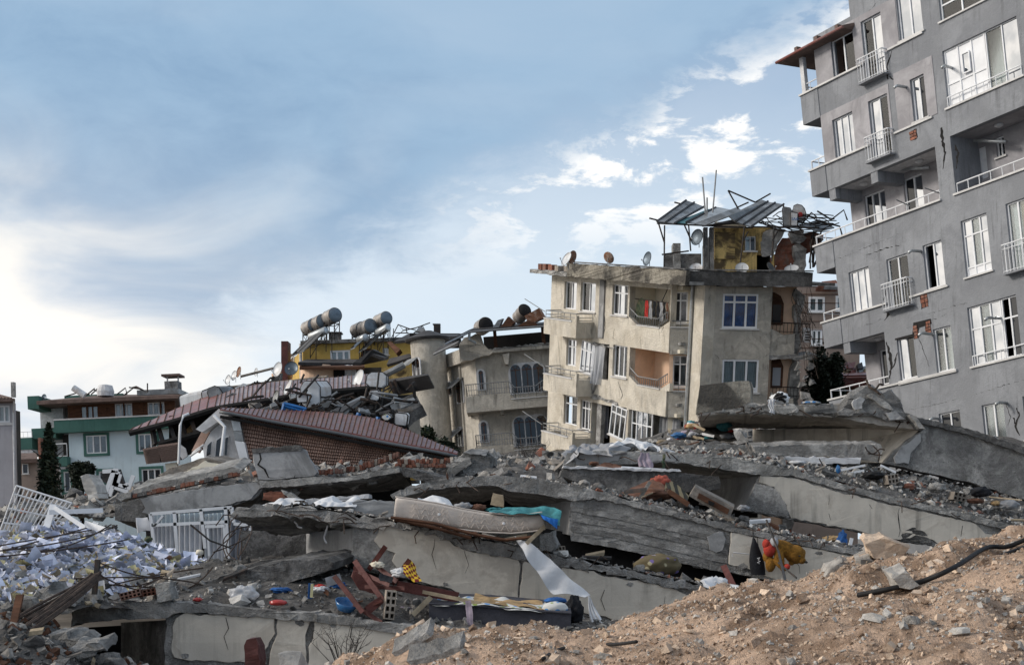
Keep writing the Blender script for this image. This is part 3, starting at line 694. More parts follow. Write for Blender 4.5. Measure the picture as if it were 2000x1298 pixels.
# ------------------------------------------------------------------ beige four-storey house, tilted, with a wrecked roof flat
def beige_house():
    fr = frame_vp(1310, 600, 60, vp=(-600, 404), lean=.05)
    T = thing('damaged_apartment_house', 'tilted beige stucco apartment house with broken middle bay, laundry balcony and wrecked tin roof', 'apartment house', fr.p(-5, -9))
    V = fr.V
    uL = (fr.uv(1076, 560)[0] + fr.uv(1071, 780)[0]) / 2
    fx = Frame(fr.p(0, 0), Vector((1, -.12, -.03)), V)
    xR = fx.uv(1352, 600)[0]
    k0 = fx.p(xR, 0)
    def on_level(px, py, Y): return P(px, py, Y)
    vT = (fr.uv(1107, 537)[1] + fr.uv(1300, 556)[1]) / 2; vB = fr.uv(1200, 870)[1] - 6
    # the corner pier
    a1 = k0 + Vector((.015, -.55, 0)); a2 = k0 + Vector((.50, -.95, -.01)); 
    q1 = (P(1375, 600, a2.y)); q2 = P(1397, 600, a2.y + .12)
    mr = Frame(q2, Vector((1, 0, -.012)), V)
    mb = MB(); e = fr.U * .0
    plan = [k0 + Vector((0, -.003, 0)), q1 + (V * ((k0 - q1).dot(V))), q2 + (V * ((k0 - q2).dot(V)))]
    plan += [plan[2] + Vector((.02, 1.2, .25)), plan[0] + Vector((0, 1.3, .25))]
    lo, hi = vB, vT
    bt = [p + V * lo for p in plan]; mb.prism(bt, V * (hi - lo)); mb.build('corner_pier', 'stucco_beige', T)
    dpx = [fr.p(0, 0)]
    g = k0 + Vector((-.05, -.12, 0)); MB().tube([g + V * vB, g + V * (vT)], .07, 8).build('drainpipe', 'galvanised', T)
    # ---- long facade
    H = {}
    for k, s in dict(A1='1102,549 1126,551 1126,606 1102,602', B1='1134,550 1163,553 1163,611 1134,606', C1='1196,554 1226,558 1226,618 1196,613',
                     A2='1106,661 1125,664 1125,717 1106,712', B2='1135,664 1163,670 1158,732 1134,725', C2='1197,672 1225,677 1224,739 1196,733',
                     A3='1101,770 1127,776 1127,833 1101,826', B3='1133,779 1153,784 1153,842 1133,836', C3='1194,790 1223,796 1222,858 1192,850').items(): H[k] = fr.rect(s)
    L1 = fr.rect('1229,556 1309,568 1309,646 1229,632'); L2 = fr.rect('1229,677 1309,690 1309,766 1229,748'); L3 = fr.rect('1226,798 1306,815 1306,905 1226,885')
    G2 = fr.rect('1163,668 1188,673 1190,742 1158,738'); G3 = fr.rect('1154,785 1192,792 1192,880 1154,862')
    holes = list(H.values()) + [L1, L2, L3, G2, G3]
    wall(fr, (uL, 0, vB, vT), holes, .3, 'wall', 'stucco_beige', T)
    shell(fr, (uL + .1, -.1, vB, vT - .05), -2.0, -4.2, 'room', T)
    for k, s in dict(A1='wm', B1='ym', C1='dmt', A2='mm', C2='ttt', A3='ot', B3='ddt').items():
        window(fr, H[k], T, s, transom=.72 if k in ('C1', 'A2', 'B3', 'A3') else None, sill='white_marble' if k[0] != 'A' else None, d=-.16)
    window(fr, H['B2'], T, 'mmm', transom=.7, tilt=-.10, d=-.05); window(fr, H['C3'], T, 'ttw', transom=.75, tilt=-.13, d=-.02)
    # loggias, inner walls painted
    def loggia(r, col, dep, drop):
        u0, u1, v0, v1 = r
        MB().fbox(fr, u0 - .1, .4, v0 - drop, v1 + .1, -dep - .15, -dep).build('loggia_wall', col, T)
        MB().fbox(fr, u0 - .15, u0 - .002, v0 - drop, v1 + .1, -dep, -.302).build('loggia_side', col, T)
        MB().fbox(fr, u0 - .1, .4, v1 + .003, v1 + .15, -dep, -.302).build('ceiling', 'cream', T)
        MB().fbox(fr, u0 - .1, .4, v0 - drop - .12, v0 - drop, -dep, -.302).build('loggia_floor', 'concrete', T)
    loggia(L1, 'cream', 1.35, .5); loggia(L2, 'peach', 1.35, .5); loggia(L3, 'grey_plaster', 1.9, .3)
    for r in (L1, L2):
        u0, u1, v0, v1 = r
        railing([fr.p(u0 + .1, v0 + .35, .02), fr.p(u0 + .75, v0 + .02, .02), fr.p(u1 - .85, v0 + .02, .02), fr.p(u1 - .15, v0 + .35, .02)], .38, V, T, m='steel_grey', step=.14, r=.012)
        MB().prism([fr.p(u0, v0, -.005), fr.p(u0 + .75, v0, -.005), fr.p(u0, v0 + .35, -.005)], fr.N * -.2).build('parapet_step', 'stucco_beige', T); MB().prism([fr.p(u1, v0, -.005), fr.p(u1, v0 + .35, -.005), fr.p(u1 - .75, v0, -.005)], fr.N * -.2).build('parapet_step', 'stucco_beige', T)
        MB().fbox(fr, u0 + .7, u1 - .7, v0 + .001, v0 + .05, -.28, .05).build('coping', 'white_marble', T)
    # white metal partition in the lowest loggia
    window(fr, fr.rect('1228,799 1268,806 1268,868 1228,858'), T, 'cmmc', transom=.55, name='metal_partition', sill=None, d=-.2, fw=.05)
    # ribs and bands
    for a, b, m_ in ((1172, 1181, 'grey_plaster'),):
        u0, u1 = fr.uv(a, 600)[0], fr.uv(b, 602)[0]
        MB().fbox(fr, u0, u1, fr.uv(1176, 660)[1], vT - .05, .004, .07).build('column', m_, T)
        MB().fbox(fr, u0, u1, fr.uv(1176, 870)[1], fr.uv(1176, 668)[1], -.25, -.05).build('column', 'concrete', T)
    for a, b in (('1156,668', '1200,680'), ('1154,768', '1206,790')):
        p, q = fr.uv(*pts(a)[0]), fr.uv(*pts(b)[0])
        w = jag([fr.p(p[0], p[1], .0), fr.p(q[0], p[1] - .1, .0), fr.p(q[0] + .1, q[1], .0), fr.p(p[0] - .1, q[1] + .05, 0)], .2, .05)
        MB().prism(w, fr.N * .05).build('bare_beam', 'concrete', T)
    w = jag([fr.p(*fr.uv(x, y), .005) for x, y in pts('1150,738 1160,728 1166,752 1160,768 1145,770 1142,765')], .15, .04)
    MB().prism(w, fr.N * .1).build('hanging_plaster', 'concrete', T)
    # torn curtain and plastic blowing out of the broken bay
    u0, u1, v0, v1 = fr.rect('1157,672 1183,678 1181,752 1155,748')
    MB().grid(lambda a, b: fr.p(u0 + (u1 - u0) * (a * (.55 + .45 * b) + .2 * (1 - b)), v0 + (v1 - v0) * b, .02 + .12 * math.sin(a * 17 + 2 * b) * (1.1 - b) + .1 * (1 - b)), 24, 10).build('torn_curtain', 'film', T, smooth=True, fix=False)
    u0, u1, v0, v1 = fr.rect('1157,790 1172,793 1170,858 1156,852'); curtain_mesh(fr, u0, u1, v0, v1, -.5, .08).build('torn_curtain', 'curtain_grey', T, smooth=True, fix=False)
    u0, u1, v0, v1 = fr.rect('1268,812 1302,820 1302,880 1268,872'); curtain_mesh(fr, u0, u1, v0, v1, -.6, .15).build('torn_curtain', 'cloth_grey', T, smooth=True, fix=False)
    # balconies at the far end
    for i, (tl, tr, bl) in enumerate((((1063, 608), (1126, 622), (1062, 651)), ((1062, 718), (1126, 733), (1061, 761)), ((1058, 828), (1118, 850), (1059, 866)))):
        d = .95; p, q, s = fr.uv(*tl, d), fr.uv(*tr, d), fr.uv(*bl, d); vt = (p[1] + q[1]) / 2 + .05; vb = s[1]
        mb = MB(); mb.fbox(fr, p[0], q[0], vb, vt - .30, d - .14, d); mb.fbox(fr, p[0], p[0] + .14, vb, vt - .3, .0, d - .143); mb.fbox(fr, q[0] - .14, q[0], vb, vt - .3, .003, d - .143); mb.fbox(fr, p[0] + .143, q[0] - .143, vb + .002, vb + .14, .003, d - .143)
        mb.prism([fr.p(q[0] - .45, vt - .299, d - .14), fr.p(q[0], vt - .299, d - .14), fr.p(q[0], vt, d - .14)], fr.N * .14)
        mb.build('balcony', 'stucco_beige', T)
        railing([fr.p(p[0] + .05, vt - .3, .05), fr.p(p[0] + .05, vt - .3, d - .07), fr.p(q[0] - .1, vt - .3, d - .07), fr.p(q[0] - .07, vt - .3, .05)], .38, V, T, m='steel_grey', step=.5, mid=.2, r=.014)
        MB().fbox(fr, p[0], q[0] - .4, vt - .298, vt - .25, d - .18, d + .04).build('coping', 'white_marble', T)
        MB().tube([fr.p(p[0] + .05, vt + .02, d), fr.p(p[0] - 1.0, vt + .55, d + .5)], .02, 5).build('clothes_arm', 'steel_grey', T)
    # ---- the angled end beside the pier: parapets with windows set back
    for lv, (wd, pt, pb) in enumerate((('1315,569 1343,571 1343,632 1315,630', 640, 692), ('1314,693 1342,695 1342,757 1314,754', 765, 815), ('1314,820 1342,822 1342,870 1314,868', 0, 0))):
        r = fx.rect(wd, -.5); W_ = (r[0], r[1], r[2], r[3])
        f2 = Frame(fx.O - fx.N * .5, fx.U, fx.V)
        wall(fx, (0, xR, r[2] - .45, r[3] + .35), [r], .15, 'bay_wall', 'cream' if lv != 1 else 'peach', T, d=-.5)
        window(f2, r, T, 'mt' if lv else 'dm', transom=.72)
        if pt:
            v1 = fx.uv(1330, pt)[1]; v0 = fx.uv(1330, pb)[1]
            MB().fbox(fx, .003, xR - .02, v0, v1, -.2, 0).build('bay_parapet', 'stucco_old', T)
            MB().fbox(fx, .003, xR - .02, v0 + .003, v0 + .14, -.6, -.203).build('bay_floor', 'concrete', T)
            railing([fx.p(.05, v1, -.08), fx.p(xR - .1, v1, -.08)], .28, V, T, m='steel_grey', step=.3, r=.014, base=None)
            MB().fbox(fx, 0, xR - .02, v1 + .001, v1 + .04, -.22, .04).build('coping', 'white_marble', T)
    # ---- front with the blue curtains
    mR = mr.uv(1505, 650)[0]; mE = mr.uv(1553, 650)[0]; mvT = mr.uv(1450, 560)[1]; mvB = mr.uv(1450, 870)[1] - 5
    R1 = mr.rect('1411,574 1480,574 1480,641 1411,641'); R2 = mr.rect('1410,702 1481,702 1481,766 1410,766')
    wall(mr, (-.06, mR, mvB, mvT), [R1, R2], .3, 'wall', 'stucco_old', T)
    shell(mr, (.05, mR - .05, mvB, mvT - .05), -1.2, -7, 'room', T)
    window(mr, R1, T, 'bbb', transom=.76, fw=.075, d=-.08); window(mr, R2, T, 'www', fw=.075, d=-.08, base_panel=.12)
    # peach recess with arched doors
    MB().fbox(mr, mR - .1, mE + .1, mr.uv(1530, 700)[1] + .02, mvT, -.85, -.7).build('recess_wall', 'peach', T)
    MB().fbox(mr, mR - .1, mE + .1, mvB, mr.uv(1530, 700)[1], -.85, -.7).build('recess_wall', 'peach', T)
    for s in ('1506,571 1530,571 1530,634 1506,634', '1506,694 1529,694 1529,757 1506,757'):
        r = mr.rect(s, -.7); u0, u1, v0, v1 = r
        q = [(u0, v0), (u1, v0), (u1, v1 - .45), (u1 - .14, v1 - .14), (u1 - .4, v1), (u0, v1)]
        dr = MB().prism([mr.p(u, v, -.695) for u, v in q], mr.N * .05).build('balcony_door', 'wood_brown', T)
        MB().fbox(mr, u0 + .06, u1 - .1, v0 + .1, v1 - .5, -.643, -.635).build('pane', 'glass_dark' if '571' in s else 'film', dr); MB().fbox(mr, u0 + .03, u1 - .06, v0 + (v1 - v0) * .72, v0 + (v1 - v0) * .75, -.642, -.62).build('muntin', 'wood_brown', dr)
    for s, dmg in (('1505,640 1551,694', 0), ('1505,765 1548,812', 1)):
        p, q = pts(s); a = mr.uv(*p); b = mr.uv(*q)
        mb = MB(); mb.prism(jag([mr.p(a[0], b[1], -.02), mr.p(b[0], b[1], -.02), mr.p(b[0], a[1] - .25, -.02), mr.p(a[0] + .55, a[1] - .28, -.02), mr.p(a[0], a[1], -.02)], .25, .025), mr.N * -.15)
        mb.build('balcony_parapet', 'stucco_old', T)
        railing([mr.p(a[0] + .1, a[1] - .2, -.09), mr.p(b[0] + .6, a[1] - .25, -.09)], .42, V, T, m='iron', step=.14, r=.012)
        w = jag([mr.p(a[0], b[1], 0), mr.p(b[0] + .9, b[1] + .05, .1), mr.p(b[0] + .7, b[1] - .18, .1), mr.p(a[0], b[1] - .14, 0)], .2, .05)
        MB().prism(w, mr.N * -1.4).build('balcony_slab', 'concrete', T)
    w = jag([mr.p(mE, mvB, -.3), mr.p(mE + .45, mvB, -.3), mr.p(mE + .3, 0, -.3), mr.p(mE + .32, mvT - .3, -.3), mr.p(mE, mvT, -.3)], .3, .09); MB().prism(w, mr.N * -1.2).build('broken_wall_edge', 'concrete_pale', T)
    wires([((1553 + random.uniform(-3, 30), random.uniform(560, 600), 59 + random.uniform(-1, 1)), (1560 + random.uniform(-5, 40), random.uniform(620, 740), 59 + random.uniform(-1, 1))) for _ in range(20)], .010, 'rebar_tangle', 'rebar', T, sag=.12)
    for i in range(16):
        x, y = 1553 + random.uniform(0, 28), random.uniform(655, 790); c = P(x, y, 59.3); s = random.uniform(.12, .4)
        mb = MB(); mb.prism(jag([c, c + Vector((s, 0, .1)), c + Vector((s * .8, 0, s * .6)), c + Vector((.05, 0, s * .7))], .15, .05), (0, s * .7, .05)); mb.build('loose_concrete', 'concrete', T)
    # air conditioner
    c = mr.uv(1570, 655); a = MB().fbox(mr, c[0], c[0] + .25, c[1] - .28, c[1] + .28, -.4, .1).build('air_conditioner', 'white_dirty', T)
    for i in range(4): MB().fbox(mr, c[0] + .03, c[0] + .22, c[1] - .2 + i * .11, c[1] - .15 + i * .11, .101, .115).build('grille', 'iron', a)
    # ---- roof slab and parapets
    d = .85
    p0 = fr.uv(1107, 513, d); p1 = fr.uv(1340, 528, d); vb = (fr.uv(1107, 537, d)[1] + fr.uv(1338, 561, d)[1]) / 2; vt = (p0[1] + p1[1]) / 2
    pc = fr.p(p1[0], vt, d)
    MB().prism(jag([fr.p(p0[0], vb, d), fr.p(p1[0], vb, d), fr.p(p1[0], vt, d), fr.p(p0[0], vt, d)], .3, .025), fr.N * -.2).build('roof_parapet', 'parapet_black', T)
    MB().fbox(fr, p0[0] - .03, p1[0], vt + .02, vt + .07, d - .26, d + .05).build('coping', 'concrete_dark', T)
    mpb = mr.uv(1450, 559, d)[1]; mpt = mr.uv(1450, 530, d)[1]; ma = mr.uv(1340, 545, d)[0]; mb_ = mr.uv(1588, 545, d)[0]
    MB().prism(jag([mr.p(ma, mpb, d), mr.p(mb_, mpb, d), mr.p(mb_, mpt, d), mr.p(ma, mpt, d)], .3, .025), mr.N * -.2).build('roof_parapet', 'parapet_grey', T)
    MB().fbox(mr, ma, mb_, mpt + .02, mpt + .07, d - .26, d + .05).build('coping', 'concrete_dark', T)
    sl0 = fr.uv(1035, 533, d)[0]
    MB().fbox(fr, sl0, p1[0], vb + .03, vb + .16, -7, d - .21).build('roof_slab', 'concrete', T); MB().fbox(mr, ma + .2, mb_ - .1, mpb + .04, mpb + .17, -7, d - .21).build('roof_slab', 'concrete', T)
    MB().prism(jag([fr.p(sl0, vb + .05, d), fr.p(p0[0], vb - .02, d), fr.p(p0[0], vb + .2, d), fr.p(sl0, vb + .2, d)], .2, .03), fr.N * -1.2).build('broken_slab_end', 'concrete_pale', T)
    for i in range(7):
        u = sl0 + .4 + i * .42; MB().box(fr.p(u, vb + .2, d - .1 - random.uniform(0, .3)), fr.U * random.uniform(.25, .4), fr.V * random.uniform(.18, .3), fr.N * -.3).build('brick', 'brick_red' if i < 4 else 'brick_block', T)
    # stains of rust and the cracks
    for s_, w in (('1130,615 1132,635 1140,650 1152,653', .02), ('1290,618 1296,640 1290,650', .012), ('1200,640 1197,660 1208,668', .012)): crack(fr, [fr.uv(x, y) for x, y in pts(s_)], w, T)
    for s_, w in (('1112,735 1116,760 1112,775', .02), ('1208,745 1216,770 1212,780', .02), ('1100,845 1113,860 1106,875', .03), ('1060,857 1080,862 1110,875', .015), ('1180,610 1182,640 1178,655', .02)): crack(fr, [fr.uv(x, y) for x, y in pts(s_)], w, T, d=.012)
    crack(mr, [mr.uv(x, y) for x, y in pts('1375,695 1396,692 1404,700')], .012, T); crack(mr, [mr.uv(x, y) for x, y in pts('1396,692 1402,700 1410,701 1440,700')], .012, T); crack(mr, [mr.uv(x, y) for x, y in pts('1481,700 1495,695 1505,688')], .012, T)
    return T, fr, mr
BH, FRL, FRM = beige_house()

def roof_flat():
    """wrecked flat on the roof of the beige house"""
    Y = 61.5; fp = Frame(P(1393, 528, Y), Vector((1, 0, 0)), Vector((0, 0, 1)))
    T = thing('roof_flat', 'burnt yellow roof flat with torn tin roofing on the beige house', 'roof flat', P(1450, 545, Y))
    r = lambda s: fp.rect(s)
    wn = r('1455,461 1476,490'); y0 = fp.uv(1400, 540)[1]; top = fp.uv(1400, 443)[1]; uE = fp.uv(1490, 500)[0]
    dr = r('1478,497 1508,545')
    wall(fp, (fp.uv(1395, 500)[0], fp.uv(1512, 500)[0], y0, top), [wn, dr], .2, 'wall', 'yellow_soot', T)
    window(fp, wn, T, 'wd', frame='white_dirty', fw=.04, d=-.1)
    MB().fbox(fp, 0.05, fp.uv(1435, 500)[0], fp.uv(1400, 506)[1], top - .25, .003, .08).build('hung_canvas', 'yellow_soot', T)
    MB().prism(jag([fp.p(*fp.uv(x, y), .004) for x, y in pts('1492,455 1500,447 1535,447 1522,470 1510,500 1488,500 1486,470')], .15, .04), fp.N * .03).build('bare_render', 'concrete', T)
    MB().prism(jag([fp.p(*fp.uv(x, y), -.4) for x, y in pts('1510,505 1530,463 1570,450 1612,452 1608,475 1585,490 1572,497 1572,545 1510,545')], .2, .07), fp.N * -.25).build('broken_brick_wall', 'brick_red', T)
    MB().prism(jag([fp.p(*fp.uv(x, y), .0) for x, y in pts('1552,478 1562,475 1572,485 1574,545 1556,545 1550,500')], .2, .07), fp.N * -.5).build('broken_column', 'concrete_pale', T)
    MB().prism(jag([fp.p(*fp.uv(x, y), -.1) for x, y in pts('1545,450 1570,445 1575,465 1560,478 1548,470')], .15, .08), fp.N * -.4).build('loose_concrete', 'concrete', T)
    for a, b in ((1372, 1380), (1384, 1392)):
        MB().fbox(fp, fp.uv(a, 500)[0], fp.uv(b, 500)[0], y0, top - .1, .1, .4).build('column', 'concrete_dark', T)
    MB().fbox(fp, fp.uv(1300, 500)[0], fp.uv(1372, 500)[0], y0, fp.uv(1330, 492)[1], -.6, -.35).build('low_wall', 'concrete_dark', T)
    MB().fbox(fp, fp.uv(1316, 500)[0], fp.uv(1331, 500)[0], y0, fp.uv(1330, 472)[1], -.9, -.3).build('chimney', 'concrete', T)
    MB().fbox(fp, fp.uv(1393, 500)[0], fp.uv(1455, 500)[0], fp.uv(1400, 446)[1], fp.uv(1400, 439)[1], .05, .6).build('lintel', 'cream', T)
    shell(fp, (fp.uv(1396, 500)[0], fp.uv(1510, 500)[0], y0, top - .02), -.6, -4, 'void', T)
    # tin sheets on their frame
    S = [('1283,432,60 1340,391,63.5 1355,396,63.5 1300,434,60', 'tin'), ('1300,434,60 1356,396,63.5 1376,404,63.5 1317,436,60', 'tin'), ('1318,434,60.3 1384,408,63.4 1400,410,63.4 1340,436,60.3', 'tin_teal'),
         ('1340,434,60.4 1400,404,63.5 1440,412,63 1378,437,60.4', 'galvanised'), ('1357,436,60.2 1440,404,63 1450,412,62.8 1376,440,60.2', 'tin'), ('1423,421,60.4 1488,390,63.6 1500,394,63.4 1436,432,60.4', 'tin'), ('1436,432,60.2 1500,394,63.4 1514,396,63.3 1452,438,60.2', 'tin'), ('1452,438,60 1514,396,63.3 1531,399,63.3 1468,442,60', 'tin'),
         ('1563,440,60.5 1600,428,61.8 1630,444,61.8 1598,451,60.5', 'tin'), ('1400,436,60.1 1440,428,61 1450,437,61 1372,443,60.1', 'tin_dark')]
    for s, m in S: plate([tuple(map(float, a.split(','))) for a in s.split()], .05, 'tin_sheet', m, T)
    for a, b in (((1283, 432, 60), (1340, 391, 63.5)), ((1300, 434, 59.98), (1356, 395, 63.5)), ((1317, 436, 59.98), (1376, 403, 63.5)), ((1436, 432, 60.15), (1500, 393, 63.4)), ((1452, 438, 59.97), (1514, 395.5, 63.3)), ((1468, 442, 59.97), (1531, 398.5, 63.3)), ((1340, 434, 60.2), (1398, 405, 63.4))):
        bars([[a, b]], .05, 'seam', 'tin_dark', T, 4)
    bars([[(1283, 436, 60.3), (1470, 445, 60.3)], [(1268, 426, 60.3), (1300, 434, 60.3)], [(1317, 395, 63), (1345, 402, 63)], [(1298, 440, 60.4), (1297, 525, 60.4)], [(1285, 432, 60.4), (1298, 475, 60.4)], [(1345, 440, 62), (1349, 490, 62)], [(1337, 440, 60.4), (1350, 470, 60.4)],
          [(1454, 442, 60), (1446, 512, 60)], [(1461, 452, 60), (1452, 470, 60)], [(1512, 442, 60), (1507, 510, 60)], [(1520, 450, 60), (1508, 470, 60)], [(1422, 372, 62), (1442, 408, 62)], [(1422, 372, 62), (1475, 395, 62)], [(1475, 395, 62), (1505, 378, 62)], [(1440, 405, 62.5), (1462, 395, 62.5)],
          [(1595, 424, 61), (1585, 415, 61), (1560, 445, 61)], [(1596, 412, 61), (1622, 428, 61)], [(1622, 430, 61), (1648, 410, 61), (1655, 430, 61)], [(1530, 399, 61), (1532, 440, 61)], [(1470, 443, 60.2), (1600, 445, 60.4)], [(1600, 432, 60.6), (1640, 442, 60.6), (1645, 460, 60.6)],
          [(1293, 497, 60.6), (1345, 490, 61)]], .035, 'pipe_frame', 'iron', T)
    bars([[(1372, 346, 62), (1378, 420, 62)], [(1399, 332, 62), (1392, 415, 62)], [(1381, 386, 62), (1381, 425, 62)]], .035, 'antenna_mast', 'steel_grey', T)
    wires([((1470 + random.uniform(0, 130), 430 + random.uniform(-15, 10), 61), (1500 + random.uniform(0, 140), 440 + random.uniform(-20, 15), 61)) for _ in range(22)], .022, 'twisted_rods', 'iron', T, sag=.15)
    wires([((1585 + random.uniform(0, 20), 455 + random.uniform(-5, 10), 61), (1580 + random.uniform(0, 10), 510 + random.uniform(0, 20), 60.5)) for _ in range(7)], .035, 'twisted_rods', 'iron', T, sag=.05)
    # loose piece of concrete by the broken wall
    for s in ('1585,470 1598,458 1608,470 1596,478',):
        plate([(x, y, 61) for x, y in pts(s)], .2, 'loose_concrete', 'concrete', T, jit=.05)
roof_flat()

# ------------------------------------------------------------------ dishes, tanks and other roof gear
def dish(px, py, Y, rpx, face, label, m='white_enamel', arm=True, back=False, name='satellite_dish', squash=1.0):
    """satellite dish: bowl, feed arm with its receiver, and a mount post"""
    c = P(px, py, Y); r = rpx * Y / F; n = Vector(face).normalized()
    T = thing(name, label, 'satellite dish', c - Vector((0, 0, r * 1.2)), 'satellite dishes on the roofs')
    prof = [(r * t, -.22 * r + .24 * r * t * t) for t in (0.02, .3, .55, .8, 1.0)]
    mb = MB(); mb.lathe(c, n, prof + [(r * 1.0, .05 * r)] + [(r * t, -.27 * r + .24 * r * t * t) for t in (1.0, .8, .5, .02)], 24, cap=False)
    mb.build('bowl', m, T, smooth=True)
    dn = (Vector((0, 0, -1)) - n * n.dot(Vector((0, 0, -1)))).normalized()
    if arm:
        f = c + n * r * .95 + dn * r * .35
        MB().tube([c + dn * r * .95, f], r * .035, 5).build('feed_arm', 'steel_grey', T)
        MB().lathe(f, -n, [(r * .07, 0), (r * .10, r * .06), (r * .05, r * .22)], 8).build('receiver', 'white_dirty', T)
    MB().tube([c - n * r * .25, c - n * r * .4 + Vector((0, 0, -r * .4)), c - n * r * .4 + Vector((0, 0, -r * 1.2))], r * .05, 6).build('mount_post', 'steel_grey', T)
    return T
dish(1106, 506, 62, 15, (-.75, -.45, .4), 'pale grey satellite dish at the broken end of the beige roof', squash=.7)
dish(1118, 502, 62.3, 13, (-.7, .5, .3), 'rust stained satellite dish paired with a grey one on the beige roof', m='rust', arm=False)
dish(1189, 503, 62, 12, (.6, .6, .5), 'lone brown rusted satellite dish on the beige roof parapet', m='rust')
dish(1264, 505, 62, 14, (-.88, -.45, .15), 'dark grey satellite dish seen edge-on near the roof chimney', m='tank_end')
dish(1359, 524, 60.7, 13, (-.2, -.85, .5), 'white satellite dish with an orange streak below the burnt flat', m='white_enamel')
dish(1361, 463, 61, 16, (-.75, -.6, .1), 'dark dish clamped to the soot-black column of the roof flat', m='tank_end')
dish(1449, 523, 60.7, 13, (-.1, -.85, .5), 'clean white satellite dish in front of the yellow wall', m='plastic_white')
dish(1506, 522, 60.6, 12, (.65, -.6, .45), 'grey satellite dish turned away in front of the burnt doorway', m='tin')
dish(1546, 524, 60.6, 14, (-.2, -.6, .8), 'white satellite dish lying back below the broken brick wall', m='plastic_white')
for (px, py, Y, rpx, face, lab, m) in (
    (445, 741, 66, 10, (-.75, -.6, .2), 'small grey dish nearest the toppled tanks on the far roof edge', 'white_enamel'),
    (457, 733, 66, 10, (-.75, -.6, .2), 'small pale dish second in the row on the far roof edge', 'plastic_white'),
    (466, 726, 66.5, 11, (-.8, -.5, .2), 'small rusty orange dish on the far roof edge', 'rust'),
    (500, 726, 66, 8, (-.8, -.55, .1), 'small dish on the washing line by the far roof edge', 'plastic_white'),
    (542, 721, 60, 15, (-.7, -.65, .2), 'large pale dish in front of the yellow house corner', 'white_enamel'),
    (569, 719, 60, 14, (-.2, -.95, .2), 'large grey dish facing the camera by the brown chimney', 'tank_end'),
    (699, 741, 47, 21, (-.8, -.5, .3), 'big white tilted dish above the mauve roof edge', 'plastic_white'),
    (685, 768, 47, 17, (-.85, -.25, .45), 'narrow white dish leaning under the big one', 'plastic_white'),
    (777, 791, 46, 15, (-.1, -.75, -.6), 'beige dish hanging over beside the square white tank', 'white_enamel'),
    (562, 756, 44.5, 16, (-.85, -.45, .4), 'grey dish leaning on the blue framed tank', 'white_enamel'),
    (538, 775, 45, 14, (-.8, -.5, .2), 'dented grey dish fallen under the mauve roof edge', 'tin'),
    (86, 775, 122, 6, (-.4, -.9, .1), 'small grey dish on the green parapet of the pale blue house', 'tank_end')):
    dish(px, py, Y, rpx, face, lab, m)
# ------------------------------------------------------------------ house with arched windows and a round stair tower
def arch_window(fr, r, parent, n=1, frame='white_dirty', glass='glass_dark', d=-.0, fw=.09):
    """round-headed lights side by side inside a raised surround"""
    u0, u1, v0, v1 = r; w = (u1 - u0) / n; seg = 8; mb = MB()
    rad = (u1 - u0) / 2 if n == 1 else .75 * w
    out = []
    R_ = min(rad, (u1 - u0) / 2) + fw
    out = [(u0 - fw, v0 - fw * .5), (u1 + fw, v0 - fw * .5)]
    out += [(u1 + fw - R_ + R_ * math.cos(t), v1 - R_ + fw + R_ * math.sin(t)) for t in [math.pi / 2 * i / seg for i in range(seg + 1)]]
    out += [(u0 - fw + R_ - R_ * math.sin(t), v1 - R_ + fw + R_ * math.cos(t)) for t in [math.pi / 2 * i / seg for i in range(seg + 1)]]
    win = MB().prism([fr.p(u, v, d + .002) for u, v in out], fr.N * .05).build('arched_window', frame, parent)
    for i in range(n):
        a, b = u0 + w * i + .03, u0 + w * (i + 1) - .03; c = (a + b) / 2; rr = (b - a) / 2
        q = [(a, v0), (b, v0)] + [(c + rr * math.cos(t), v1 - rr + rr * math.sin(t)) for t in [math.pi * k / 12 for k in range(13)]]
        MB().prism([fr.p(u, v, d + .054) for u, v in q], fr.N * .012).build('pane', glass, win)
        mb = MB(); mb.fbox(fr, a, b, v1 - rr - .04, v1 - rr, d + .067, d + .085)
        mb.fbox(fr, c - .02, c + .02, v0, v1 - rr - .04, d + .068, d + .084)
        for t in (math.pi * .3, math.pi * .7): mb.tube([fr.p(c, v1 - rr, d + .075), fr.p(c + rr * math.cos(t), v1 - rr + rr * math.sin(t), d + .075)], .015, 4)
        mb.build('muntin', 'wood_brown', win)
    return win
def awning(fr, r, parent, out=.7):
    u0, u1, v0, v1 = r; n = 9; mb = MB()
    mb.grid(lambda a, b: fr.p(u0 + (u1 - u0) * a, v1 + (v0 - v1) * b + .03 * math.sin(a * n * 6.28), .02 + out * b), n * 4, 2)
    return mb.build('awning', 'tin', parent, smooth=True, fix=False)
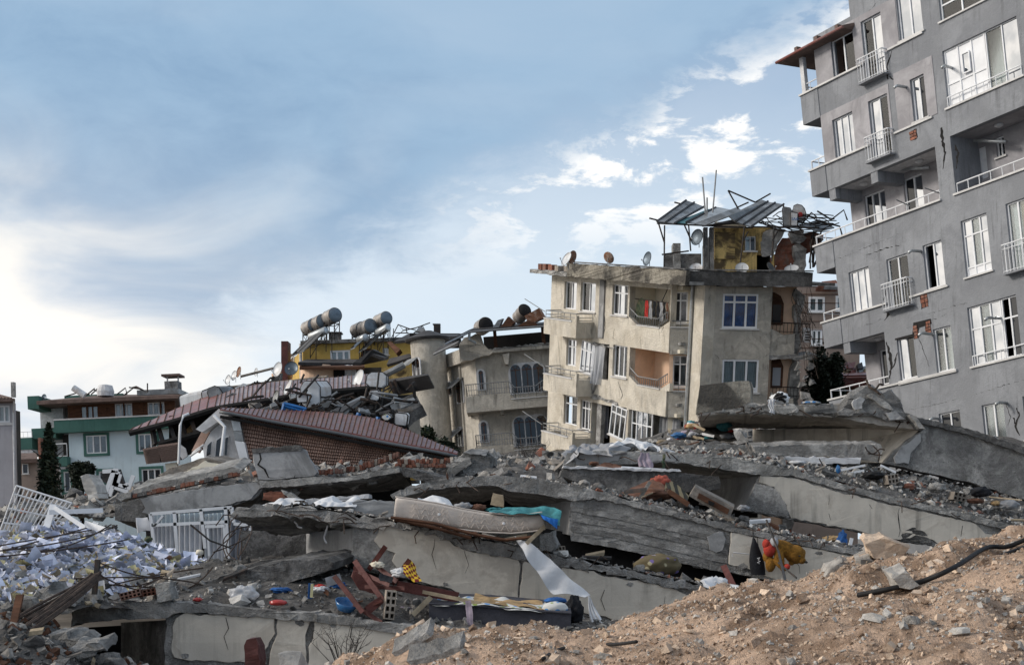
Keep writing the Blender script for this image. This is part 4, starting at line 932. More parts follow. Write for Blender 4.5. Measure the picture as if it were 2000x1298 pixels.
def arch_house():
    fr = frame_vp(1000, 770, 76, slope=.085, lean=-.055)
    T = thing('arched_window_house', 'grey stucco house with triple arched windows, iron balconies and a round tower', 'house', fr.p(0, -10))
    V = fr.V; r = fr.rect; u = lambda x, y: fr.uv(x, y)[0]; v = lambda x, y: fr.uv(x, y)[1]
    uL = u(932, 760); uR = u(1100, 760); vB = v(1000, 930) - 5; v3 = v(1000, 688)
    wall(fr, (uL, uR, vB, v3), [], .3, 'wall', 'stucco_old', T)
    arch_window(fr, r('996,713 1062,708 1064,764 998,768'), T, 3); arch_window(fr, r('1003,815 1068,810 1070,866 1005,870'), T, 3)
    arch_window(fr, r('934,724 945,723 946,760 935,761'), T, 1); arch_window(fr, r('938,824 951,823 953,862 940,863'), T, 1)
    # open gallery under the roof
    vG = v(1000, 641)
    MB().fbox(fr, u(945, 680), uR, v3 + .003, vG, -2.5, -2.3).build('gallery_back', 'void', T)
    MB().fbox(fr, u(925, 690), uR, v3 + .002, v3 + .16, -2.5, .5).build('gallery_floor', 'stucco_old', T)
    for x in (968, 1062): MB().fbox(fr, u(x, 670) - .09, u(x, 670) + .09, v3 + .16, vG, .1, .28).build('post', 'wood_brown', T)
    q = jag([fr.p(*fr.uv(x, y, .5), .5) for x, y in pts('897,672 905,660 928,652 941,655 946,670 952,680 962,684 962,690 930,700 897,708')], .3, .06)
    MB().prism(q, fr.N * -.25).build('broken_parapet', 'stucco_old', T)
    q = jag([fr.p(u(962, 690) - .1, v3 + .165, .5), fr.p(uR, v3 + .165, .5), fr.p(uR, v3 + .30, .5), fr.p(u(1010, 690), v3 + .26, .5), fr.p(u(962, 690) - .1, v3 + .22, .5)], .15, .05); MB().prism(q, fr.N * -.2).build('parapet_stub', 'concrete_pale', T)
    # roof sheet
    q = [P(868, 673, 72), P(917, 648, 74.5), P(1075, 636, 75), P(1075, 632, 78), P(935, 640, 78)]
    MB().prism(q, (0, 0, .12)).build('roof_sheet', 'tin_dark', T)
    bars([[(847, 692, 74), (897, 668, 73.6)], [(868, 673, 71.9), (917, 648, 74.4), (1075, 636, 74.9)]], .06, 'gutter', 'steel_grey', T, 8)
    bars([[(917, 650, 74.3), (916, 663, 74.3), (926, 668, 74.5), (928, 670, 74.6)]], .07, 'drainpipe', 'galvanised', T, 8)
    # balconies
    def bal(tl, tr, bl, lowL, lowR):
        d = 1.25; a, b, c = fr.uv(*tl, d), fr.uv(*tr, d), fr.uv(*bl, d); vt = (a[1] + b[1]) / 2; vb = c[1]
        mb = MB(); mb.fbox(fr, a[0], b[0], vb, vt - .35, d - .15, d); mb.fbox(fr, a[0], a[0] + .15, vb, vt - .35, -1.2, d - .153); mb.fbox(fr, a[0] + .153, b[0], vb + .002, vb + .16, -.5, d - .153)
        w0 = fr.uv(lowL, tl[1], d)[0]; w1 = fr.uv(lowR, tl[1], d)[0]
        mb.fbox(fr, a[0], w0, vt - .349, vt, d - .15, d); mb.build('balcony', 'stucco_old', T)
        railing([fr.p(a[0] + .07, vt - .3, -.8), fr.p(a[0] + .07, vt, d - .07), fr.p(w0, vt, d - .07), fr.p(w0 + .3, vt - .35, d - .07), fr.p(w1, vt - .35, d - .07), fr.p(w1 + .4, vt - .1, d - .07), fr.p(b[0], vt - .1, d - .07)], .62, V, T, m='steel_grey', step=.13, r=.015, mid=.31)
        MB().fbox(fr, w0 + .05, b[0], vt - .348, vt - .30, d - .2, d + .05).build('coping', 'white_marble', T)
    bal((909, 775), (1085, 759), (912, 806), 996, 1048); bal((928, 873), (1085, 860), (932, 897), 1002, 1052)
    for x, y in ((976, 797), (985, 700)):
        q = [fr.p(*fr.uv(a, b), .01) for a, b in ((x - 3, y - 5), (x + 10, y - 8), (x + 8, y + 14), (x + 2, y + 14))]; MB().prism(q, fr.N * .7).build('bracket', 'stucco_old', T)
    # wing that turns away
    w = frame_vp(932, 760, 76, vp=(-80, 1050), lean=-.07)
    a = w.uv(866, 700)[0]; vt = w.uv(932, 672)[1]
    wall(w, (a, 0, vB, vt), [], .3, 'wing_wall', 'stucco_old', T)
    MB().fbox(w, a - .05, .05, w.uv(900, 712)[1], vt - .03, .003, .35).build('wing_band', 'stucco_old', T)
    for x in (888, 904): MB().fbox(w, w.uv(x, 780)[0] - .08, w.uv(x, 780)[0] + .08, vB, w.uv(900, 713)[1], .003, .1).build('rib', 'stucco_old', T)
    arch_window(w, w.rect('875,746 883,744 884,770 876,772'), T, 1); arch_window(w, w.rect('892,740 904,737 906,784 894,788'), T, 1); arch_window(w, w.rect('893,836 904,834 905,870 894,872'), T, 1)
    awning(w, w.rect('886,742 906,736 906,755 886,762'), T); awning(w, w.rect('887,838 906,834 907,852 888,857'), T)
    # eave over the wing
    q = [P(848, 691, 76), P(894, 675, 74), P(897, 668, 74.5), P(858, 682, 77)]; MB().prism(q, (0, 0, .1)).build('eave', 'tin_dark', T)
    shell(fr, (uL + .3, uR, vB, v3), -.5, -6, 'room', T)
    # round tower
    b0, t0 = P(853, 905, 79), P(835, 666, 79); ax = (t0 - b0).normalized(); rd = 34 * 79 / F
    MB().lathe(b0 - ax * 6, ax, [(rd, 0), (rd, (t0 - b0).length + 6)], 40).build('tower', 'stucco_old', T, smooth=False)
    MB().lathe(t0, ax, [(rd + .25, 0), (rd + .3, .12), (rd * .3, .55)], 40).build('tower_roof', 'tin_dark', T)
    tf = frame_vp(815, 725, 78.1, vp=(-300, 1050), lean=-.08)
    for s in ('807,703 813,701 815,752 809,754', '815,701 821,699 823,749 817,751'): arch_window(tf, tf.rect(s), T, 1)
    awning(tf, tf.rect('797,702 818,697 818,712 797,718'), T, .6)
    return T
arch_house()
def tank(c, axis, r, L, label, m='tank_metal', legs=0.0, name='water_tank', end='tank_end'):
    """drum water tank with end caps, hoops and, if it stands, legs"""
    c = Vector(c); axis = Vector(axis).normalized()
    T = thing(name, label, 'water tank', c - Vector((0, 0, r + legs)), 'water tanks on the roofs')
    a = c - axis * L / 2
    MB().lathe(a, axis, [(r, 0), (r, L)], 28, cap=False).build('drum', m, T, smooth=True)
    for s in (-1, 1): MB().lathe(c + axis * s * L / 2, axis * s, [(r * .98, -.02), (r * .9, .03), (r * .3, .06), (.01, .06)], 28, cap=False).build('end_cap', end, T, smooth=True)
    for t in (.02, .5, .98): MB().lathe(a + axis * L * t, axis, [(r + .004, -.025), (r + .02, 0), (r + .004, .025)], 28, cap=False).build('hoop', m, T, smooth=True)
    if legs:
        side = axis.cross(Vector((0, 0, 1))).normalized()
        for i in (-1, 1):
            for j in (-1, 1):
                p = c + axis * i * L * .38 + side * j * r * .75; MB().tube([p - Vector((0, 0, r * .4)), p - Vector((0, 0, r + legs))], .035, 5).build('leg', 'iron', T)
        mb = MB(); q = [c + axis * i * L * .38 + side * j * r * .75 - Vector((0, 0, r + .05)) for i, j in ((-1, -1), (1, -1), (1, 1), (-1, 1))]
        for k in range(4): mb.tube([q[k], q[(k + 1) % 4]], .03, 5)
        for k in range(4): mb.tube([q[k], q[(k + 1) % 4] - Vector((0, 0, legs))], .02, 4)
        mb.build('cradle', 'iron', T)
    return T
def yellow_house():
    Y = 92; fr = frame_vp(650, 690, Y, slope=.035, lean=-.02)
    T = thing('yellow_house', 'yellow apartment house with brown chimney and solar tanks on its flat roof', 'apartment house', fr.p(0, -12))
    u = lambda x, y: fr.uv(x, y)[0]; v = lambda x, y: fr.uv(x, y)[1]; r = fr.rect
    vt = v(650, 671); vB = v(650, 760) - 6
    H = {'a': r('645,684 684,683 684,704 645,705'), 'b': r('705,681 726,680 726,701 705,702'), 'c': r('747,679 759,679 759,693 747,693')}
    wall(fr, (u(592, 690), u(812, 690), vB, vt), list(H.values()), .3, 'wall', 'yellow_wall', T)
    shell(fr, (u(595, 690), u(800, 690), vB, vt), -.6, -6, 'room', T)
    window(fr, H['a'], T, 'www', fw=.12, d=-.1); window(fr, H['b'], T, 'd', frame='wood_brown', fw=.12, sill=None); window(fr, H['c'], T, 'ww', fw=.1)
    MB().fbox(fr, u(588, 670), u(815, 670), vt + .002, vt + .22, -9, .3).build('roof_slab', 'concrete_dark', T)
    # side that turns away, with two round bays
    s = frame_vp(592, 690, Y, vp=(250, 1050), lean=-.02)
    a = s.uv(522, 700)[0]; wall(s, (a, 0, vB, vt - .3), [], .3, 'side_wall', 'yellow_wall', T)
    for x0, x1, m, top in ((536, 548, 'peach', 682), (562, 576, 'peach', 672)):
        c = s.p((s.uv(x0, 700)[0] + s.uv(x1, 700)[0]) / 2, 0, .2); rr = (x1 - x0) * .6 * Y / F
        zt = P(0, top, Y).z; MB().lathe(Vector((c.x, c.y, zt - 12)), (0, 0, 1), [(rr, 0), (rr, 12), (rr * 1.15, 12.02), (rr * 1.15, 12.2)], 20).build('round_bay', m, T)
    for x0, x1, top in ((549, 562, 668),):
        zt = P(0, top, Y - 1).z; q = P(x0, 700, Y - 1.5); MB().box(Vector((q.x, q.y, zt - 12)), ((x1 - x0) * Y / F, 0, 0), (0, 1.2, 0), (0, 0, 12)).build('chimney', 'wood_red', T)
    wn = s.rect('569,698 576,697 577,720 570,721'); window(s, wn, T, 'w', d=.05)
    MB().tube([s.p(-.05, vt, .15), s.p(-.02, vB, .15)], .1, 8).build('drainpipe', 'white_dirty', T)
    # sagging canopies below the yellow wall
    for q, m in (('582,707,86 690,709,88 715,703,88 715,701,91 600,701,91', 'tin_dark'), ('690,708,86 727,682,86.5 733,682,88 760,697,88 750,699,86 727,690,86 705,708,86', 'tin_dark'), ('760,700,86 800,690,85 803,697,84.5 755,712,85.5', 'tin_dark'), ('585,716,86 712,716,86 712,712,88 585,711,88', 'wood_brown')):
        plate([tuple(map(float, a.split(','))) for a in q.split()], .18, 'canopy_sheet', m, T)
    plate([tuple(map(float, a.split(','))) for a in '756,668,88 763,666,88 782,682,87 774,690,87'.split()], .3, 'hatch_door', 'wood_brown', T)
    # curved balcony and brown screens beneath
    c = P(622, 742, 88); MB().lathe(c - Vector((0, 0, 1.6)), (0, 0, 1), [(1.1, 0), (1.1, 2.3), (1.18, 2.32), (1.18, 2.45)], 24).build('curved_balcony', 'peach', T)
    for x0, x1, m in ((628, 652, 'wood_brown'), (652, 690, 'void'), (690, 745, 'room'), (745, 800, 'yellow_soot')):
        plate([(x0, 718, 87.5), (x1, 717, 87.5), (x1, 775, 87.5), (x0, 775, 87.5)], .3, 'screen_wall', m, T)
    fq = Frame(P(680, 725, 87.3), Vector((1, 0, 0)), Vector((0, 0, 1))); curtain_mesh(fq, -.2, .5, -1.0, .4, 0, .05).build('hanging_cloth', 'curtain', T, smooth=True, fix=False)
    return T
yellow_house()
tank(P(648, 618, 92), (.5, -.86, .06), .47, 1.1, 'tallest drum tank on the yellow roof, on a high stand', legs=1.1)
tank(P(624, 630, 92.8), (.5, -.86, .06), .46, 1.1, 'middle drum tank in the row of three on the yellow roof', legs=.9)
tank(P(606, 638, 93.6), (.5, -.86, .06), .44, 1.2, 'lowest drum tank at the end of the row of three on the yellow roof', legs=.9)
tank(P(747, 624, 92), (.5, -.86, .06), .42, 1.2, 'single drum tank standing alone on the yellow roof', legs=.9)
tank(P(717, 639, 92), (.5, -.86, .06), .46, 1.1, 'front drum of the pair of tanks on the yellow roof', legs=.7)
tank(P(701, 643, 93), (.5, -.86, .06), .42, 1.0, 'rear drum of the pair of tanks on the yellow roof', legs=.7)
def solar(px0, py0, px1, py1, Y, label, w=1.6):
    """solar heater: bright horizontal drum at the head of a sloping glass collector"""
    a, b = P(px0, py0, Y + .6), P(px1, py1, Y)
    T = thing('solar_heater', label, 'solar heater', (a + b) / 2 - Vector((0, 0, 1.3)), 'solar heaters on the roofs')
    ax = (b - a).normalized(); L = (b - a).length
    MB().lathe(a, ax, [(.01, -.04), (.22, -.03), (.25, 0), (.25, L), (.22, L + .03), (.01, L + .05)], 16, cap=False).build('drum', 'galvanised', T, smooth=True)
    dn = Vector((-.72, -.2, -.75)); p = a.lerp(b, .1) + Vector((-.1, -.3, -.2)); w_ = ax * L * .38
    for k in range(2):
        o = p + ax * L * .45 * k; MB().prism([o, o + w_, o + w_ + dn * w, o + dn * w], (.03, -.05, .06)).build('collector', 'tin', T)
        MB().prism([o + w_ * .08 + Vector((.035, -.06, .07)), o + w_ * .92 + Vector((.035, -.06, .07)), o + w_ * .92 + dn * w * .96 + Vector((.035, -.06, .07)), o + w_ * .08 + dn * w * .96 + Vector((.035, -.06, .07))], (.003, -.005, .006)).build('pane', 'glass_dark', T)
    mb = MB()
    for q in (a, b, a + Vector((.3, .5, 0)), b + Vector((.3, .5, 0))): mb.tube([q, q - Vector((0, 0, 1.35))], .03, 5)
    for q in (a, b): mb.tube([q, q + dn * w], .03, 5)
    mb.tube([a - Vector((0, 0, .7)), b - Vector((0, 0, .7))], .025, 5); mb.tube([a - Vector((0, 0, 1.3)), b], .025, 5)
    mb.build('stand', 'iron', T)
    return T
solar(606, 658, 637, 645, 90.5, 'bright solar heater below the row of three drums')
solar(738, 650, 758, 639, 90.5, 'bright solar heater below the single drum tank')
solar(702, 664, 714, 659, 90.5, 'small solar heater below the pair of drums', w=.7)
def roof_chimneys():
    T = thing('roof_chimney', 'dark square chimney with a cap under the tallest drum tank', 'chimney', P(654, 672, 93))
    MB().box(P(643, 672, 93), (.72, 0, 0), (0, .7, 0), (0, 0, .7)).build('stack', 'concrete_dark', T); MB().box(P(641, 650, 92.9), (.86, 0, 0), (0, .9, 0), (0, 0, .08)).build('cap', 'tin_dark', T)
    bars([[(644, 651, 93), (644, 655, 93)], [(664, 651, 93), (664, 655, 93)]], .03, 'cap_post', 'iron', T)
    T = thing('roof_chimney', 'slim black metal chimney on the dark roof beside the round tower', 'chimney', P(852, 652, 86))
    MB().box(P(847, 651, 86), (.4, 0, 0), (0, .4, 0), (0, 0, .5)).build('stack', 'iron', T); MB().box(P(845, 633, 86), (.46, 0, 0), (0, .5, 0), (0, 0, .05)).build('cap', 'tin', T)
    MB().box(P(847.5, 636, 86.1), (.03, 0, 0), (0, .3, 0), (0, 0, .1)).build('cap_post', 'iron', T); MB().box(P(858, 636, 86.1), (.03, 0, 0), (0, .3, 0), (0, 0, .1)).build('cap_post', 'iron', T)
    # dark roof behind the tower with twisted frame
    T = thing('dark_tin_roof', 'flat dark tin roof with twisted pipe frame behind the round tower', 'roof', P(850, 690, 86))
    plate([(770, 666, 84), (905, 655, 83), (905, 651, 88), (800, 650, 88)], .15, 'roof_sheet', 'tin_dark', T)
    MB().box(P(800, 667, 86), (3, 0, 0), (0, 3, 0), (0, 0, .5)).build('wall', 'void', T)
    bars([[(764, 661, 86), (778, 633, 86), (788, 645, 86), (770, 660, 86)], [(778, 634, 86), (800, 642, 86), (812, 644, 86)], [(788, 645, 86), (812, 640, 86), (840, 630, 86)], [(795, 650, 86), (793, 640, 86)], [(808, 650, 86), (826, 636, 86), (832, 650, 86)], [(772, 650, 86), (798, 650, 86)]], .035, 'pipe_frame', 'iron', T)
    plate([(811, 647, 85.5), (820, 636, 85.8), (828, 640, 85.8), (830, 648, 85.5)], .1, 'bent_sheet', 'tin', T)
roof_chimneys()
# heap of tanks and boxes on the arched house roof
tank(P(944, 637, 76), (.3, -.95, .05), .40, .9, 'black open drum lying at the end of the tin roof', end='void')
tank(P(1019, 613, 76), (.35, -.9, .3), .36, .9, 'tipped drum between the boards on the arched house roof', end='void')
def crate(q, th, label, m, name='metal_cabinet', back=None):
    T = thing(name, label, 'metal box', P(*q[0]))
    w = [P(*a) for a in q]; vec = Vector(back or (.1, th, .05)); MB().prism(w, vec).build('box_body', m, T)
    c = sum(w, Vector()) / 4; k = [c + (a - c) * .86 + Vector((0, -.012, 0)) for a in w]; MB().prism(k, (0, .006, 0)).build('front_panel', m, T)
    return T
crate([(1024, 617, 75), (1053, 601, 75), (1064, 620, 75), (1034, 634, 75)], .5, 'rusty brown cabinet tipped on the arched house roof', 'rust')
crate([(978, 638, 75), (992, 618, 75), (1004, 630, 75), (998, 640, 75)], .4, 'dark brown box wedged on the arched house roof', 'wood_brown')
crate([(963, 639, 75), (972, 625, 75), (981, 622, 75), (974, 640, 75)], .4, 'bluish sheet box beside the open drum', 'tin')
crate([(1010, 637, 74.8), (1030, 625, 74.8), (1040, 628, 74.8), (1050, 635, 74.8)], .3, 'flat broken board under the rusty cabinet', 'wood_brown', name='broken_board')

# ------------------------------------------------------------------ far houses
def blue_house():
    Y = 122; fr = frame_vp(240, 850, Y, slope=.045, lean=-.03)
    T = thing('pale_blue_house', 'pale blue apartment house with dark green bands and brown wooden top floor', 'apartment house', fr.p(0, -18))
    u = lambda x, y: fr.uv(x, y)[0]; v = lambda x, y: fr.uv(x, y)[1]; r = fr.rect
    H = dict(a=r('168,850 208,849 210,884 169,886'), b=r('270,847 306,846 307,880 271,881'), c=r('276,916 314,914 316,946 278,948'), d=r('193,920 216,919 217,940 194,941'), e=r('124,921 137,920 139,960 126,961'))
    uL = u(136, 900); uR = u(372, 900); vB = v(240, 975) - 16; vb0 = v(240, 841); vb1 = v(240, 817); vt = v(240, 786)
    wall(fr, (uL, uR, vB, vb0), list(H.values()), .3, 'wall', 'blue_wall', T)
    shell(fr, (uL + .2, uR - 3, vB, vt), -.8, -8, 'room', T)
    for k, s in dict(a='wtt', b='ttt', c='dtd', d='tt', e='d').items():
        w = window(fr, H[k], T, s, fw=.10, sill=None, d=-.1); a0, a1, b0, b1 = H[k]; t = .22
        mb = MB(); mb.fbox(fr, a0 - t, a1 + t, b1, b1 + t, .004, .06); mb.fbox(fr, a0 - t, a0, b0 - t, b1, .004, .06); mb.fbox(fr, a1, a1 + t, b0 - t, b1, .004, .06); mb.fbox(fr, a0, a1, b0 - t, b0, .004, .1); mb.build('window_surround', 'green_wall', T)
    MB().fbox(fr, u(112, 830), uR, vb0 + .003, vb1, -.3, .9).build('green_band', 'green_wall', T); MB().fbox(fr, u(111, 830), uR, vb1 + .002, vb1 + .12, -.4, .95).build('coping', 'white_marble', T)
    W = dict(a=r('155,792 190,790 191,816 156,817'), b=r('222,788 256,786 257,812 223,813'), c=r('286,785 319,784 320,808 287,810'))
    wall(fr, (u(130, 800), u(340, 800), vb1 + .12, vt), list(W.values()), .25, 'wooden_wall', 'wood_brown', T, d=-.3)
    f3 = Frame(fr.O - fr.N * .3, fr.U, fr.V)
    for k in 'abc': window(f3, W[k], T, 'www' if k != 'c' else 'ttt', frame='wood_brown' if k == 'a' else 'white_dirty', fw=.1, sill=None, d=-.1)
    for i in range(6):
        a = u(131 + i * 36, 800); MB().fbox(fr, a, a + .12, vb1 + .13, vt, -.297, -.25).build('batten', 'wood_brown', T)
    # roof
    mb = MB(); a, b = u(84, 800), u(368, 790); mb.add([fr.p(a, vt, 1.6), fr.p(b, vt, 1.6), fr.p(b, vt + .3, 1.6), fr.p(a, vt + .3, 1.6), fr.p(a, vt, -10), fr.p(b, vt, -10), fr.p(b - 3, vt + 1.1, -5), fr.p(a + 4, vt + 1.3, -5)], [(0, 1, 2, 3), (3, 2, 6, 7), (0, 4, 5, 1), (0, 3, 7, 4), (1, 5, 6, 2), (4, 7, 6, 5)]); mb.build('roof', 'tile_roof', T)
    MB().fbox(fr, u(98, 790), u(215, 780), vt + .4, vt + 1.25, -7, -4).build('roof_parapet', 'green_wall', T); MB().fbox(fr, u(62, 800), u(84, 800), vt - .3, vt + .8, -6, 1.0).build('roof_parapet', 'green_wall', T)
    MB().fbox(fr, u(250, 776), u(333, 770), vt + .9, vt + 1.35, -8, -3).build('roof_slab', 'tin', T)
    c = MB().fbox(fr, u(297, 760), u(324, 760), vt + 1.2, vt + 2.2, -6, -4.5).build('chimney', 'concrete_dark', T); MB().fbox(fr, u(292, 745), u(329, 745), vt + 2.62, vt + 2.8, -6.3, -4.2).build('chimney_cap', 'tile_roof', c)
    for x in (299, 321): MB().fbox(fr, u(x, 745), u(x, 745) + .12, vt + 2.2, vt + 2.62, -5, -4.9).build('cap_post', 'white_dirty', c)
    bars([[(126, 774, 124), (150, 767, 124), (175, 770, 124)], [(168, 772, 124), (185, 758, 124)], [(178, 770, 124), (190, 759, 124)], [(182, 760, 124), (198, 768, 124)], [(228, 770, 124), (245, 757, 124), (248, 770, 124)], [(244, 770, 124), (262, 756, 124), (280, 762, 124)], [(288, 766, 124), (288, 748, 124)], [(252, 756, 124), (278, 760, 124)]], .06, 'roof_frame', 'iron', T)
    plate([(252, 757, 124), (266, 753, 124), (281, 761, 124), (278, 762, 124), (264, 755, 124)], .5, 'torn_sheet', 'tile_roof', T)
    # side that turns away: balconies at the corner
    for y0, y1, x0, x1 in ((855, 878, 38, 66), (925, 944, 41, 70)):
        a, b = u(x0, y0), u(x1, y0); MB().fbox(fr, a, b, v(55, y1), v(55, y0), -2, .5).build('side_balcony', 'green_wall', T); MB().fbox(fr, a + .1, b, v(55, y1) - .5, v(55, y1) - .003, -2, .4).build('balcony_soffit', 'white_dirty', T); railing([fr.p(a + .1, v(55, y0), .4), fr.p(b, v(55, y0), .4)], .5, fr.V, T, step=.35)
    MB().fbox(fr, u(66, 900), u(112, 900), vB, vt, -7, -2.2).build('side_wing', 'white_dirty', T)
    MB().fbox(fr, u(64, 850), u(111, 850), v(90, 856), v(90, 836), -2, .3).build('green_band', 'green_wall', T)
    MB().fbox(fr, u(113, 900), u(138, 900), v(125, 911), v(125, 893), .003, 1.0).build('corner_balcony', 'green_wall', T); railing([fr.p(u(114, 893), v(125, 893), .95), fr.p(u(138, 893), v(125, 893), .95)], 1.1, fr.V, T, step=.6, r=.03, rr=.05)
    MB().fbox(fr, u(113, 850), uL, v(125, 893), vb0, -1.5, -1.3).build('loggia_wall', 'room', T)
    MB().tube([P(143, 757, 123), P(166, 772, 123)], .28, 10).build('solar_drum', 'white_enamel', T); MB().lathe(P(206, 773, 124), (0, 0, 1), [(.7, 0), (.75, .4), (.6, .9), (.2, 1.0)], 14).build('roof_tank', 'white_dirty', T)
    return T
blue_house()
def lilac_house():
    Y = 95; fr = frame_vp(20, 850, Y, slope=.02, lean=-.06)
    T = thing('lilac_house', 'pale lilac house with tiled eave at the edge of the view', 'house', fr.p(-2, -12))
    u = lambda x, y: fr.uv(x, y)[0]; v = lambda x, y: fr.uv(x, y)[1]
    W = fr.rect('-14,792 18,791 20,824 -12,825')
    wall(fr, (u(-90, 850), u(29, 850), -14, v(10, 787)), [W], .3, 'wall', 'lilac_wall', T); MB().box(fr.p(u(29, 850) - .3, -14, -.301), fr.U * .29, fr.V * (v(10, 787) + 14), Vector((-3.4, 8, 0))).build('side_wall', 'lilac_wall', T)
    shell(fr, (u(-80, 850), u(-20, 850), -14, v(10, 787)), -.6, -6, 'room', T)
    window(fr, W, T, 'www', fw=.1, d=-.1)
    MB().fbox(fr, u(-90, 826), u(26, 826), v(10, 830), v(10, 826), .003, .08).build('string_course', 'white_marble', T)
    a, b, e = u(-95, 787), u(43, 787), v(10, 787)
    mb = MB(); mb.add([fr.p(a, e, 1.3), fr.p(b, e, 1.3), fr.p(b, e + .15, 1.3), fr.p(a, e + .15, 1.3), fr.p(a, e, -5), fr.p(b - 2.2, e, -5), fr.p(b - 2.2, e + .75, -2), fr.p(a, e + .75, -2)], [(0, 1, 2, 3), (3, 2, 6, 7), (0, 4, 5, 1), (0, 3, 7, 4), (1, 5, 6, 2), (4, 7, 6, 5)])
    rf = mb.build('roof', 'tile_roof', T)
    for i in range(20):
        t = a + (b - a) * i / 20; MB().tube([fr.p(t, e + .17, 1.32), fr.p(min(t, b - 2.2), e + .75, -1.9)], .07, 5).build('tile_row', 'tile_roof', rf)
    MB().fbox(fr, u(3, 770), u(9, 770), e + .6, e + 1.6, -2.2, -1.8).build('chimney', 'concrete', rf)
    MB().tube([fr.p(b - .1, e, 1.2), fr.p(u(27, 800), v(27, 806), .15), fr.p(u(27, 800), -12, .15)], .06, 6).build('drainpipe', 'white_dirty', T)
lilac_house()
def low_tiled_house():
    Y = 112; fr = frame_vp(50, 920, Y, slope=.03)
    T = thing('low_tiled_house', 'small dark house with tiled roof between the lilac and blue houses', 'house', fr.p(0, -12))
    u = lambda x, y: fr.uv(x, y)[0]; v = lambda x, y: fr.uv(x, y)[1]
    MB().fbox(fr, u(25, 900), u(75, 900), -14, v(50, 897), -5, 0).build('wall', 'tan_siding', T)
    plate([(30, 897, 111), (72, 895, 111), (72, 884, 114), (34, 884, 114)], .3, 'roof', 'tile_roof', T)
    MB().fbox(fr, u(31, 850), u(36, 850), v(50, 897), v(50, 845), -6, -5.2).build('chimney', 'brick_red', T)
    w = fr.rect('44,905 56,905 56,925 44,925'); window(fr, w, T, 'd', d=.02)
low_tiled_house()
def tan_house():
    Y = 88; fr = frame_vp(1605, 620, Y, slope=-.01)
    T = thing('tan_siding_house', 'brown panelled house with white window frames in the gap between blocks', 'house', fr.p(0, -16))
    u = lambda x, y: fr.uv(x, y)[0]; v = lambda x, y: fr.uv(x, y)[1]
    H = [fr.rect('1579,580 1611,579 1611,609 1579,610'), fr.rect('1632,578 1656,577 1656,607 1632,608'), fr.rect('1584,643 1606,643 1606,674 1584,674')]
    wall(fr, (u(1540, 600), u(1680, 600), -16, v(1605, 560)), H, .3, 'wall', 'tan_siding', T); shell(fr, (u(1545, 600), u(1675, 600), -15, v(1605, 561)), -.6, -5, 'room', T)
    for h in H:
        window(fr, h, T, 'ww' if h is not H[1] else 'w', fw=.13, d=-.05)
    for y in (560, 575, 592, 611, 628, 645, 662, 680): MB().fbox(fr, u(1541, y), u(1679, y), v(1605, y), v(1605, y) + .03, .003, .03).build('panel_joint', 'wood_brown', T)
    plate([(1594, 557, 87), (1612, 549, 88), (1634, 549, 88), (1640, 560, 87)], .3, 'fallen_tiles', 'brick_red', T, jit=.12, step=.4)
    plate([(1610, 559, 86.5), (1620, 552, 87), (1636, 553, 87), (1640, 560, 86.5)], .2, 'roof_sheet', 'tin', T)
    T = thing('collapsed_red_roof', 'collapsed dark red roof under the grey block balcony', 'roof', P(1670, 770, 70))
    plate([(1640, 733, 68), (1700, 731, 68), (1700, 722, 71), (1645, 726, 71)], .3, 'roof_sheet', 'roof_red', T); MB().box(P(1640, 790, 69), (1.6, 0, 0), (0, 2, 0), (0, 0, 1.3)).build('wall', 'wood_brown', T)
    for i in range(5): bars([[(1640, 738 + i * 4, 67.8), (1698, 737 + i * 4, 67.8)]], .05, 'roof_batten', 'roof_red', T, 4)
    for i in range(10):
        x = 1645 + random.uniform(0, 45); y = 705 + random.uniform(0, 22); plate([(x, y, 70), (x + random.uniform(8, 16), y - 4, 70.3), (x + 12, y + 8, 70), (x + 2, y + 9, 69.8)], .15, 'broken_board', random.choice(['tin', 'wood_pale', 'roof_red', 'tin_dark']), T)
tan_house()

